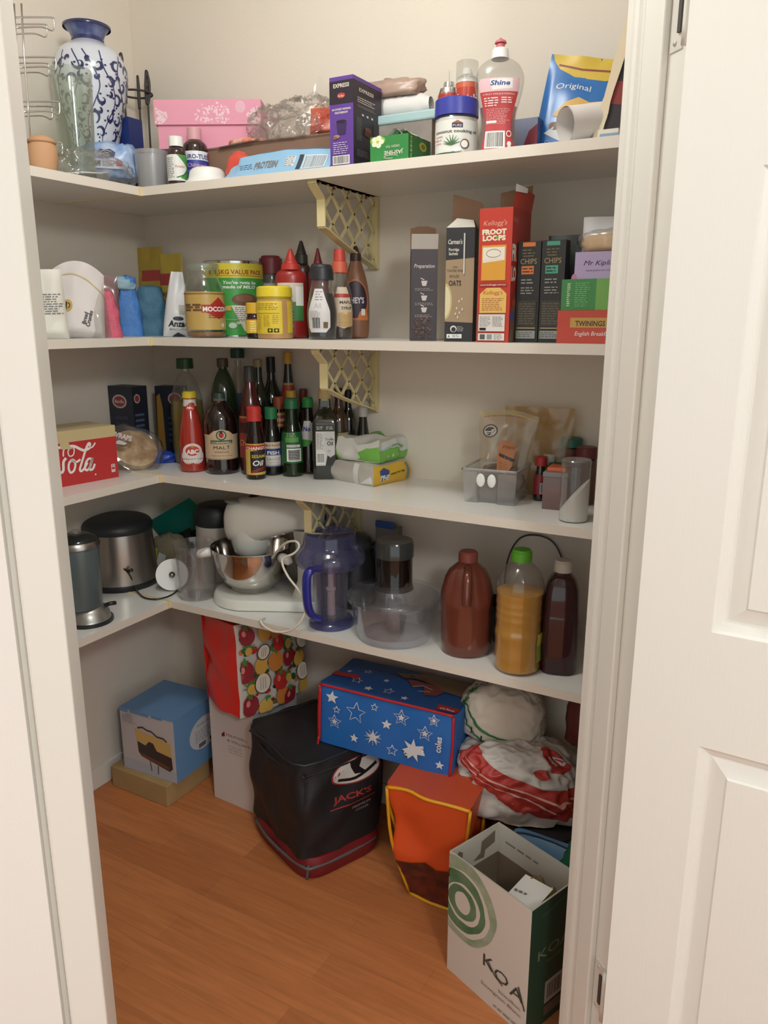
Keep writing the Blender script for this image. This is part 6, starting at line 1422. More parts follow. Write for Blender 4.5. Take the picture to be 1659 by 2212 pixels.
# ---- bottles of drink
c, r, h = place(948, 1062, 1428, 1190, Z4)
BJ = mat('brown_jug_liquid', (104, 52, 38), .22, coat=.5, vary=0)
t = thing('syrup_jug', 'large reddish brown jug with moulded handle', 'jug', c, facing(c))
P = roundish([(0, 0), (r * .86, 0), (r * .95, .008), (r * .96, h * .45), (r, h * .5), (r, h * .56), (r * .97, h * .62), (r * .78, h * .80), (r * .42, h * .88), (r * .31, h * .9), (r * .31, h * .93)], 1)
def jugv(m, seg=56):
    mb = MB(); vs = []
    for rr, z in P:
        for i in range(seg):
            a = 2 * PI * i / seg; x, y = math.cos(a), math.sin(a); k = 1
            fr_ = max(0, -y) ; ax = abs(x)
            if h * .5 < z < h * .9:
                q = math.sin(PI * (z - h * .5) / (h * .4))
                if fr_ > .3: k = 1 - .13 * q * (1 if .22 < ax < .75 else 0) * min(1, fr_ * 1.5)
            vs.append((rr * x * k, rr * y * k * .92, z))
    n = seg; fs = [(j * n + i, j * n + (i + 1) % n, (j + 1) * n + (i + 1) % n, (j + 1) * n + i) for j in range(len(P) - 1) for i in range(n)]
    mb.add(vs, fs, m, True); return mb
jugv(BJ).obj('jug_body', t)
sharp(MB().lathe([(r * .33, h * .90), (r * .36, h * .905), (r * .35, h * .985), (r * .3, h), (0, h)], C(140, 66, 54, r=.4), 32).obj('cap', t))
mb = MB(); mb.tube(smooth_pts([(0, -r * .34, h * .86), (0, -r * .74, h * .80), (0, -r * .93, h * .66), (0, -r * .96, h * .55)], 6), .010, BJ, 12); mb.obj('handle', t)
c, r, h = place(1064, 1166, 1464, 1186, Z4)
CORD = [(.84, 0), (.95, .015), (1, .04), (.97, .08), (1, .12), (.97, .2), (.97, .26), (1, .30), (1, .33), (.96, .36), (.955, .42), (.985, .45), (.955, .48), (.985, .51), (.955, .54), (.985, .57), (.96, .60), (1, .66), (.98, .74), (.8, .82), (.5, .88), (.36, .9), (.36, .93)]
bottle('cordial_bottle', 'orange cordial bottle with bright green cap', 'bottle', (c, r, h), CORD, CLEARP, [(.91, .985, .42, .42, C(92, 190, 40)), (.985, 1, .38, .36, C(92, 190, 40))], liquid=(mat('orange_cordial', (206, 146, 28), .2, coat=.3), .66), rnd=1, labels=[(.1, .34, .35, C(150, 170, 60), [('r', 0, .6, 1, 1, C(206, 200, 70))], 1.25)])
c, r, h = place(1163, 1243, 1461, 1209, Z4)
bottle('cordial_bottle', 'dark purple cordial bottle with white cap', 'bottle', (c, r, h), [(.9, 0), (.97, .02), (.97, .10), (1, .12), (1, .5), (.97, .53), (.95, .6), (.9, .74), (.7, .84), (.4, .89), (.36, .91)], film('purple_film', (190, 160, 166), .2, (110, 70, 76), rough=.08), [(.9, .985, .48, .48, C(206, 198, 184)), (.985, 1, .44, .42, C(206, 198, 184))], liquid=(mat('purple_cordial', (92, 58, 60), .2, coat=.4), .80), sq=1.2, seg=48, rnd=1)
# things against the back wall
c = ony(1120, 1215, -.055, Z4)
t = thing('frying_pan', 'black pan lying behind the brown jug and cordial bottles', 'pan', (c.x + .02, -.085, Z4), 0)
sharp(MB().lathe([(0, 0), (.066, 0), (.078, .10), (.08, .10), (.068, .003), (0, .003)], C(40, 36, 36, r=.4), 40).obj('pan_body', t))
mb = MB(); mb.tube([(-.075, -.01, .095), (-.10, -.015, .10)], .008, BLKP); mb.obj('handle', t)
t = thing('wire_hoop', 'thin dark hooped wire handle showing against the back wall', 'handle', (ony(1155, 1200, -.02, Z4).x, -.010, Z4), 0)
zz = topz((c.x, -.01, 0), 1153) - Z4
mb = MB(); mb.tube(smooth_pts([(-.075, 0, .0), (-.078, 0, zz * .6), (-.05, 0, zz * .92), (0, 0, zz), (.05, 0, zz * .92), (.078, 0, zz * .6), (.075, 0, 0)], 6), .002, C(60, 60, 60), 8); mb.obj('hoop', t)
# ================================================================== THE FLOOR
t = thing('timber_block', 'short pale timber block on the floor under the blue candle box', 'block', (.16, -.345, 0), .0)
WD = mat('pale_timber', (176, 146, 100), .7, vary=.15, vscale=9)
MB().box((0, .095, .036), (.235, .19, .072), WD, None, .003).obj('block_body', t)
A = Vector((.085, -.328, .0725)); M = Vector((.296, -.318, .0725)); h = topz(A, 1527) - A.z
SKY = C(98, 148, 200); 
t = carton('candle_box', 'blue box with candle lamp picture standing on the timber block', 'box', A, M, .205, h, (C(196, 190, 192), SKY, SKY, SKY), {
    'front': [('r', 0, 0, 1, .18, C(178, 184, 196)), ('p', [(.26, .72), (.92, .62), (.94, .22), (.88, .16), (.36, .28), (.30, .36)], C(216, 174, 90)), ('p', [(.30, .52), (.45, .48), (.52, .56), (.6, .55), (.66, .44), (.93, .40), (.94, .22), (.88, .16), (.36, .28), (.31, .34)], C(60, 50, 52)), ('p', [(.34, .34), (.88, .24), (.88, .18), (.36, .28)], C(120, 70, 50)),
              ('s', [(.32, .74), (.42, .77), (.5, .74), (.58, .74), (.68, .68), (.8, .68), (.86, .64)], .03, C(90, 58, 48)), ('s', [(.52, .24), (.54, .08)], .015, C(50, 44, 44)), ('s', [(.67, .20), (.66, .06)], .015, C(50, 44, 44)), ('l', .04, .78, .3, .9, 4, C(150, 144, 150)), ('t', 'ASDA', .17, .9, .05, {}, C(130, 124, 130)), ('r', 0, .95, .16, 1, SKY), ('r', .2, .96, .55, 1, SKY), ('r', .6, .97, .8, 1, SKY)],
    'right': [('e', .66, .52, .34, .26, C(206, 204, 206)), ('t', 'AQUA', .64, .66, .05, {'w': .3}, C(90, 90, 110)), ('l', .45, .4, .85, .6, 6, C(150, 150, 160)), ('r', .52, .3, .68, .37, C(100, 100, 110)), ('r', .78, .32, .84, .38, INK)],
    'top': [('l', .45, .45, .8, .6, 3, C(80, 120, 170))]})
w = t['w']; mb = MB(); mb.box((0, .10, h + .0012), (w * 1.004, .203, .002), SKY); mb.obj('lid_flap', t)

# tall white crockery carton
A = Vector((.363, -.232, 0)); M = Vector((.533, -.240, 0)); h = topz(A, 1500)
MW = C(216, 206, 200); LGT = C(206, 210, 210)
carton('crockery_carton', 'tall white crockery carton standing behind the black cooler bag', 'carton', A, M, .205, h, (MW, LGT, MW, MW), {
    'front': [('t', 'MAXWELL', .62, .66, .035, {'w': .5, 'b': .0}, C(110, 60, 60)), ('t', '& WILLIAMS', .66, .61, .035, {'w': .55}, C(110, 60, 60)), ('e', .3, .66, .04, .018, RED), ('s', [(.27, .64), (.33, .69)], .012, C(90, 40, 40)), ('l', .4, .50, .8, .58, 3, C(190, 174, 170))],
    'right': [('t', 'MAXWELL', .5, .86, .035, {'w': .36}, C(110, 60, 60)), ('t', '& WILLIAMS', .52, .81, .035, {'w': .4}, C(110, 60, 60)), ('e', .22, .85, .045, .02, RED), ('l', .25, .70, .7, .78, 2, GREY), ('r', .28, .56, .42, .64, C(60, 50, 46)), ('r', .54, .58, .6, .64, C(60, 50, 46)), ('r', .7, .58, .8, .64, C(60, 50, 46))]})
HM = h
# red fruit bag on top of it
def fruit_bag():
    L0 = atz(466, 1492, HM); M0 = atz(536, 1514, HM + .0)
    p = Vector((.375, -.245, HM + .001)); 
    t = thing('shopping_bag', 'red shopping bag printed with fruit on the tall white carton', 'bag', p, math.radians(-8))
    RS = mat('red_bag_plastic', (206, 44, 36), .3, coat=.2)
    mb = MB(); w = .145; H = .262; d = .21
    def dd(x, y, z, s): return noise.noise(Vector((x * 14 + s, y * 14, z * 12))) * .010 + (1 - 2 * abs(noise.noise(Vector((x * 9, y * 9 + s, z * 8))))) * .006
    def lf(a, b):
        x, z = a * w, b * H; n = dd(x, 0, z, 1) * min(1, 4 * b + .2)
        return (x - .012 * b, -.012 * math.sin(PI * a) * (1 - b) + n - .012 * a, z + .004 * (1 - b) * math.sin(3 * PI * a) - .02 * a * (1 - b))
    e = lf(1, 0)
    def rt(u, v, o=0):
        b = v / H; a = u / d; p0 = Vector(lf(1, b)); n = dd(.2, u, v, 5) * min(1, 5 * a) * .7
        return (p0.x + .045 * a + n + o + .012 * math.sin(PI * a), p0.y + u, v + (p0.z - b * H) * (1 - a))
    mb.grid(lf, 16, 16, RS); mb.grid(lambda a, b: rt(a * d, b * H), 16, 16, C(206, 196, 184, r=.35)); mb.grid(lambda a, b: (-.005 - .008 * b, a * d, b * H), 6, 6, RS); mb.grid(lambda a, b: (a * w + .03 * a, d, b * H), 6, 6, RS); mb.add([lf(0, 0), (0, d, 0), (w + .04, d, 0), lf(1, 0)], [(0, 1, 2, 3)], RS)
    mb.add([lf(0, 1), (-.013, d, H), (w + .03, d, H), lf(1, 1)], [(0, 1, 2, 3)], RS)
    mb.obj('bag_body', t, fix=False)
    its = []; rr = random.Random(5)
    cols = [C(150, 26, 40), C(200, 36, 34), C(214, 160, 60), C(60, 130, 50), C(206, 120, 40), C(226, 214, 196)]
    cells = [(i, j) for i in range(5) for j in range(5)]
    for i, j in cells:
        x = .1 + .2 * i + rr.uniform(-.04, .04); y = .1 + .2 * j + rr.uniform(-.04, .04); k = (i * 2 + j * 3) % 6; s = rr.uniform(.085, .12)
        if k == 3:
            for q in range(7): a = PI * q / 6; its.append(('s', [(x, y), (x + s * math.cos(a), y + s * math.sin(a))], [.03, .004], cols[3]))
            its.append(('e', x, y - .02, s * .5, s * .5, cols[2])); continue
        its.append(('e', x, y, s, s, cols[k]))
        if k == 5: its += [('s', arcp(x, y, s, s, 0, 2 * PI, 20), .012, C(90, 60, 40))] + [('s', [(x + s * .3 * q, y - s * .6), (x + s * .3 * q, y + s * .6)], .006, C(150, 130, 100)) for q in (-1, 0, 1)]
        elif k in (0, 1):
            its += [('e', x - s * .3, y + s * .25, s * .25, s * .3, C(220, 120, 110)), ('p', star(x, y + s * .9, s * .5, 5, .4), cols[3])]
        else: its += [('s', [(x, y + s * .7), (x + s * .3, y + s * 1.2)], .02, cols[3]), ('e', x + .03, y + s * 1.1, s * .4, s * .2, cols[3])]
    for _ in range(90):
        x, y = rr.uniform(.03, .97), rr.uniform(.03, .97); its.insert(0, ('e', x, y, rr.uniform(.02, .05), rr.uniform(.015, .04), rr.choice(cols[:5] + [C(30, 90, 40), C(40, 60, 40)])))
    its = [q for q in its]
    m2 = MB(); arts(m2, its, lambda u, v, o: rt(min(max(u, .002), d - .002), min(max(v, .003), H - .003), o), d, H, 0, 0, fine=.012, off0=.0012); m2.obj('fruit_print', t, fix=False)
fruit_bag()

# black cooler bag on a red one
BKF = mat('black_nylon', (28, 28, 32), .55, bump=.4, bscale=30)
def softbox(name, label, cat, O, rz, w, d, h, m, its_f=(), its_r=(), its_t=(), amp=.006, seed=1, taper=.0, mr=None, mt=None, bulge=.012, piping=None, tilt=(0, 0), rnd=.12, part='bag_body', r_in=.0):
    t = thing(name, label, cat, O, rz); t.rotation_euler[0] = tilt[0]; t.rotation_euler[1] = tilt[1]
    mb = MB(); mr = mr or m; mt = mt or m
    def D(x, y, z):
        k = z / h; s = 1 + taper * (k - .5)
        # round the upright corners
        u, v = 2 * x / w, 2 * y / d - 1
        q = (abs(u) ** 8 + abs(v) ** 8) ** .125 if rnd else 1
        if rnd and q > 0:
            L = (abs(u) ** (1 / rnd) + abs(v) ** (1 / rnd)) ** rnd; mx = max(abs(u), abs(v)); f = mx / L if L > 0 else 1
            u, v = u * f, v * f
        n = noise.noise(Vector((x * 13 + seed, y * 13, z * 11))) * amp + (1 - 2 * abs(noise.noise(Vector((x * 8, y * 8 + seed, z * 7))))) * amp
        e = math.sin(PI * min(max(k, 0), 1))
        bx = u * (w / 2) * s + math.copysign(bulge * e * abs(u), u) + n * u
        by = d / 2 + v * (d / 2) * s + math.copysign(bulge * e * abs(v), v) + n * v
        return (bx, by, z)
    def Tt(x, y, o=0):
        p = D(x, y, h); c = math.cos(PI * x / w) * math.cos(PI * (y / d - .5)); n = noise.noise(Vector((x * 12 + seed, y * 12, 4))) * amp * 1.3
        return (p[0], p[1], h + (bulge * .8) * c + n * c + o)
    mb.grid(lambda a, b: D(-w / 2 + w * a, 0, h * b), 26, 18, m); mb.grid(lambda a, b: D(w / 2, d * a, h * b), 22, 18, mr)
    mb.grid(lambda a, b: D(-w / 2, d - d * a, h * b), 22, 18, mr); mb.grid(lambda a, b: D(w / 2 - w * a, d, h * b), 26, 18, m)
    mb.grid(lambda a, b: Tt(-w / 2 + w * a, d * b), 26, 22, mt); mb.grid(lambda a, b: D(-w / 2 + w * a, d * b, 0), 26, 22, m)
    def of(q, o, ax): p = list(q); p[ax[0]] += ax[1] * o; return tuple(p)
    cl = lambda v, a, b: min(max(v, a), b)
    arts(mb, list(its_f), lambda u, v, o: of(D(cl(u, -w / 2, w / 2), 0, cl(v, 0, h)), o, (1, -1)), w, h, -w / 2, 0, fine=.011, off0=.0018)
    arts(mb, list(its_r), lambda u, v, o: of(D(w / 2, cl(u, 0, d), cl(v, 0, h)), o, (0, 1)), d, h, 0, 0, fine=.011, off0=.0018)
    arts(mb, list(its_t), lambda u, v, o: Tt(cl(u, -w / 2, w / 2), cl(v, 0, d), o), w, d, -w / 2, 0, fine=.011, off0=.0018)
    mb.obj(part, t, fix=False)
    if piping:
        pm, pr, edges = piping
        for nm, pts in edges:
            q = []
            for (x, y, z) in pts:
                p = Tt(x * w / 2, y * d) if z >= 1 else D(x * w / 2, y * d, z * h)
                q.append(p)
            p_ = MB(); p_.tube(smooth_pts(q, 4), pr, pm, 8); p_.obj(nm, t)
    return t
B0 = Vector((.825, -.412, 0))     # near corner of the bags
ang = math.atan2(-.12, .27)
RBG = mat('red_nylon', (120, 26, 32), .5)
ux = Vector((math.cos(ang), math.sin(ang), 0)); uy = Vector((-math.sin(ang), math.cos(ang), 0))
w1, d1 = .29, .255
O = B0 - ux * w1 / 2
softbox('red_cooler_bag', 'flat dark red zipped bag under the black cooler bag', 'bag', O, ang, w1 + .01, d1, .062, RBG, amp=.002, bulge=.006, seed=4, rnd=.2, piping=(C(96, 92, 92), .0045, [('zip', [(-.9, -.005, .62), (-.3, -.01, .62), (.3, -.01, .60), (.92, -.005, .62), (1.0, .12, .62), (1.005, .5, .62), (1.0, .9, .62)]), ('zip_pull', [(1.0, .03, .7), (1.02, .0, .3), (1.02, -.01, .05)])]))
HB = topz(B0 + Vector((0, 0, 0)), 1662) - .064
HB = min(HB, .29)
softbox('cooler_bag', 'large black fabric cooler bag with white oval logo', 'bag', O + Vector((0, .0, .064)) + uy * .004, ang, w1, d1 - .01, HB, BKF, amp=.010, bulge=.010, seed=2, rnd=.16,
        its_r=[('e', .62, .80, .30, .13, C(170, 50, 48)), ('e', .62, .80, .28, .118, C(214, 210, 204)), ('p', [(.55, .9), (.72, .93), (.66, .82), (.74, .74), (.6, .76), (.56, .84)], INK), ('s', smooth_pts([(.4, .76, 0), (.6, .72, 0), (.86, .80, 0)], 4), .03, INK), ('t', "JACK'S", .55, .53, .085, {'w': .42, 'b': .03}, C(176, 56, 44)), ('r', .3, .47, .82, .482, C(176, 56, 44)), ('t', 'PREMIUM', .66, .40, .04, {'w': .22}, C(190, 180, 176)), ('t', 'COOLER', .68, .35, .03, {'w': .16}, C(190, 180, 176))],
        piping=(C(36, 36, 42), .0035, [('lid_seam', [(-1, .5, .9), (-1, .05, .9), (-.95, 0, .9), (0, -.0, .9), (.95, 0, .9), (1, .05, .9), (1, .5, .9), (1, .95, .9)]), ('top_seam', [(-.97, .97, 1), (-.97, .03, 1), (0, .0, 1), (.97, .03, 1), (.97, .97, 1)])]))
ZBK = .064 + HB

# blue star cooler bag resting on the black and the orange bags
BLC = mat('blue_star_fabric', (36, 104, 180), .5, bump=.15, bscale=40)
W_ = C(220, 222, 226)
its = []
for x, y, s, k in ((.12, .82, .11, 0), (.30, .66, .17, 1), (.63, .76, .13, 2), (.14, .42, .12, 2), (.53, .60, .085, 0), (.80, .62, .12, 2), (.44, .34, .13, 3), (.30, .24, .08, 0), (.73, .30, .19, 4), (.58, .20, .09, 1), (.92, .17, .075, 0), (.44, .84, .06, 1), (.86, .86, .09, 2), (.16, .64, .06, 1)):
    P5 = star(x, y, s, 7 if k == 4 else 5, .45, .45)
    if k in (0, 4): its.append(('p', P5, W_))
    elif k == 1: its.append(('s', P5 + [P5[0]], .013, W_))
    elif k == 2: its += [('s', P5 + [P5[0]], .011, W_), ('p', star(x, y, s * .5, 5, .45, .45), W_)]
    else: its += [('p', star(x, y, s * .9, 5, .4, .45), W_)] + [('s', [(x, y), (x + s * .45 * math.cos(a), y + s * math.sin(a))], .008, W_) for a in [PI * i / 6 for i in range(12)]]
its.append(('t', 'coles', .92, .50, .14, {'rot': PI / 2 - .0, 'w': .115, 'b': .03}, W_))
top = [('s', star(x, y, s, 5, .45, .5) + [star(x, y, s, 5, .45, .5)[0]], .012, W_) for x, y, s in ((.22, .28, .08), (.48, .20, .08), (.22, .6, .06))] + [('p', star(x, y, s, 5, .45, .5), W_) for x, y, s in ((.34, .14, .07), (.62, .10, .06), (.10, .5, .05), (.4, .45, .05))]
top += [('p', [(.40, .78), (.50, .62), (.56, .70), (.72, .66), (.80, .55), (.95, .5), (.99, .95), (.6, .97), (.5, .85)], C(136, 104, 62)), ('p', [(.52, .62), (.60, .45), (.66, .55), (.72, .3), (.80, .36), (.82, .55), (.72, .66)], C(150, 60, 52)), ('e', .53, .76, .018, .03, INK), ('e', .62, .74, .03, .05, C(170, 50, 50)), ('s', [(.60, .45), (.66, .55), (.74, .5)], .02, C(206, 190, 170)), ('s', [(.66, .36), (.74, .42)], .02, C(206, 190, 170)), ('r', .86, .02, 1, .16, C(190, 40, 40)), ('t', 'coles', .93, .05, .07, {'w': .1, 'b': .03}, W_), ('r', .0, .3, .22, .42, C(190, 36, 40))]
P0 = atz(690, 1603, ZBK + .012); P1 = atz(965, 1693, .315)
P0 = Vector((.792, -.288, ZBK + .012)); v = P1 - P0; wS = .375
ra = math.atan2(v.y, v.x)
RP = mat('red_piping', (190, 34, 36), .5)
t = softbox('cooler_bag', 'blue cooler bag patterned with white stars and red piping', 'bag', P0 + Vector((math.cos(ra), math.sin(ra), 0)) * wS / 2 + Vector((0, 0, -.008)), ra, wS, 0.20, .165, BLC, its, [], top, amp=.0035, bulge=.004, seed=6, rnd=.05, mt=mat('deep_blue_fabric', (32, 82, 146), .5), tilt=(-.07, 0.022),
            piping=(RP, .0035, [('piping', [(-1, -.01, .0), (-1, -.01, .5), (-1, -.01, .97)]), ('piping', [(-1, -.01, .985), (-.5, -.01, .99), (0, -.01, .99), (.5, -.01, .99), (1, -.01, .985)]), ('piping', [(1, -.01, .97), (1, -.01, .5), (1, -.01, 0)]), ('zip', [(-.96, -.02, .05), (-.96, -.02, .5), (-.96, -.02, .93)]), ('zip_pull', [(-.96, -.03, .10), (-.965, -.04, -.08)])]))

# orange cooler bag
ORF = mat('orange_fabric', (222, 84, 34), .5, bump=.3, bscale=24); 
OA = Vector((1.062, -.337, 0)); oa = math.radians(3)
wO = .172; hO = .338
dk = mat('dark_brown_print', (56, 26, 24), .5, vary=.5, vscale=30, c2=(120, 44, 30))
YP = mat('yellow_piping', (224, 160, 30), .5)
softbox('cooler_bag', 'orange cooler bag with yellow piping and dark printed lower part', 'bag', OA + Vector((math.cos(oa), math.sin(oa), 0)) * wO / 2, oa, wO, .21, hO, ORF,
        [('p', [(-.0, 0), (1, 0), (1, .46), (.8, .40), (.6, .36), (.45, .40), (.25, .36), (.0, .34)], dk)], [('r', 0, 0, 1, .3, dk)], amp=.011, bulge=.004, seed=8, rnd=.05, taper=.45, mt=C(214, 76, 36),
        piping=(YP, .0042, [('piping', [(-1, -.01, .97), (-.5, -.01, .99), (0, -.01, .985), (.5, -.01, .99), (1, -.01, .97)]), ('piping', [(1, -.01, .97), (1, -.01, .5), (1, -.01, .02)]), ('piping', [(-1, -.01, .97), (-1, -.01, .5), (-1, -.01, .02)]), ('piping', [(-1, -.01, .01), (0, -.01, .012), (1, -.01, .01)]), ('strap', [(-1, .15, .96), (-1.1, .1, .8), (-1.08, .1, .55), (-1.0, .1, .4)]), ('piping', [(1.01, .5, .1), (1.02, .5, .5), (1.01, .5, .8)])]))

# white and red plastic shopping bag and carrot bag on the right
c = Vector((1.36, -.14, .0))
softbox('dark_tote', 'dark fabric bag on the floor beneath the white and red shopping bag', 'bag', (1.36, -.235, 0), 0, .20, .2, .235, C(40, 36, 38), amp=.006, bulge=.005, seed=11, rnd=.15)
c = atz(1115, 1750, .21); c = Vector((1.306, -.160, .243))
t = thing('shopping_bag', 'full white plastic shopping bag with red printed bands', 'bag', c, facing(c))
mb = MB(); WPB = mat('white_bag_plastic', (200, 192, 184), .38)
fn = blob(mb, (0, 0, .0), (.150, .085, .115), WPB, 4, .15, 2.8, nu=130, nv=84)
def onblob(fn, a0, a1, b0, b1):
    cx = (0, 0, .06)
    def f(u, v, o):
        p = Vector(fn((a0 + (a1 - a0) * u) % 1, b0 + (b1 - b0) * v)); q = Vector((p.x, p.y, p.z - .06)).normalized()
        return tuple(p + q * o)
    return f
RDB = C(196, 50, 40)
art(mb, [('p', [(0, .70), (.2, .60), (.4, .48), (.6, .36), (.8, .34), (1, .36), (1, .56), (.8, .54), (.6, .56), (.4, .68), (.2, .80), (0, .88)], RDB), ('e', .80, .80, .12, .13, RDB), ('t', '8', .76, .74, .14, {'w': .06, 'b': .03}, C(226, 214, 206)), ('t', '0', .84, .74, .14, {'w': .06, 'b': .03}, C(226, 214, 206)), ('e', .62, .68, .05, .05, RDB), ('s', [(.1, .73), (.4, .58), (.7, .46), (.98, .48)], .012, C(226, 160, 140)), ('s', [(.1, .69), (.4, .54), (.7, .42), (.98, .44)], .008, C(226, 160, 140))], onblob(fn, .53, .97, .12, .95), fine=.02, off0=.0022, step=.0005)
mb.obj('bag_body', t, fix=False)
c = Vector((1.245, -.120, c.z + .172))
t = thing('produce_bag', 'white cloth produce bag with green carrot drawing on the shopping bag', 'bag', c, facing(c))
mb = MB(); CLT = mat('calico_cloth', (212, 202, 186), .8)
fn = blob(mb, (0, 0, .0), (.105, .070, .085), CLT, 8, .07, 2.0, nu=110, nv=70)
GRN = C(44, 120, 60)
car = smooth_pts([(.05, .62, 0), (.12, .50, 0), (.3, .36, 0), (.5, .24, 0), (.72, .14, 0), (.86, .12, 0), (.8, .22, 0), (.6, .34, 0), (.4, .42, 0), (.25, .50, 0), (.12, .62, 0), (.05, .62, 0)], 4)
art(mb, [('s', [(p.x, p.y) for p in car], .022, GRN)] + [('s', [(.2 + .11 * i, .40 - .06 * i), (.21 + .11 * i, .46 - .06 * i)], .016, C(60, 50, 44)) for i in range(6)] + [('s', [(.08 + .03 * math.sin(i * 2.4), .62 + .05 * i), (.05 + .06 * math.sin(i * 1.7), .66 + .05 * i)], .026, GRN) for i in range(7)] + [('e', .06 + .05 * math.sin(i * 2.1), .64 + .045 * i, .03, .022, GRN) for i in range(8)] + [('t', 'natural produce', .84, .56, .07, {'rot': PI / 2 - .2, 'w': .4}, C(120, 116, 100))], onblob(fn, .55, .98, .06, .96), fine=.022, off0=.0018, step=.0004)
mb.obj('bag_body', t, fix=False)
mb = MB(); blob(mb, (-.03, -.02, -.045), (.05, .035, .035), CLT, 3, .15, 2.4, flat=False); mb.obj('gathered_corner', t)
# maroon bag at the very right under the shelf
t = thing('maroon_bag', 'maroon packet high beside the door frame under the lowest shelf', 'bag', (1.475, -.10, c.z + .02), .2)
mb = MB(); blob(mb, (0, 0, .0), (.07, .05, .10), mat('maroon_wrap', (96, 40, 40), .35), 5, .12, 2.2); mb.obj('bag_body', t)
# pale blue pouch and green bag
t = thing('ice_pouch', 'pale blue quilted pouch behind the open wine carton', 'pouch', (1.41, -.275, .155), -.05)
t.rotation_euler[0] = -.5
PBM = mat('pale_blue_vinyl', (96, 140, 176), .35, coat=.2)
mb = MB(); mb.box((0, 0, .04), (.17, .03, .10), PBM, None, .012, True); mb.obj('pouch_body', t)
mb = MB(); mb.tube(smooth_pts([(-.075, -.017, .0), (-.075, -.017, .078), (.075, -.017, .078), (.075, -.017, 0)], 5), .0025, C(70, 106, 150), 6); mb.obj('stitched_edge', t)
t = thing('green_bag', 'dark green folded shopping bag beside the pale blue pouch', 'bag', (1.51, -.305, 0), 0)
mb = MB(); blob(mb, (0, 0, 0), (.055, .06, .19), mat('green_nonwoven', (22, 96, 66), .7), 6, .12, 2.2); mb.obj('bag_body', t)
softbox('dark_parcel', 'dark soft parcel on the floor behind the open wine carton', 'bag', (1.40, -.305, 0), 0, .15, .06, .15, C(34, 32, 36), amp=.004, bulge=.004, seed=3, rnd=.15)

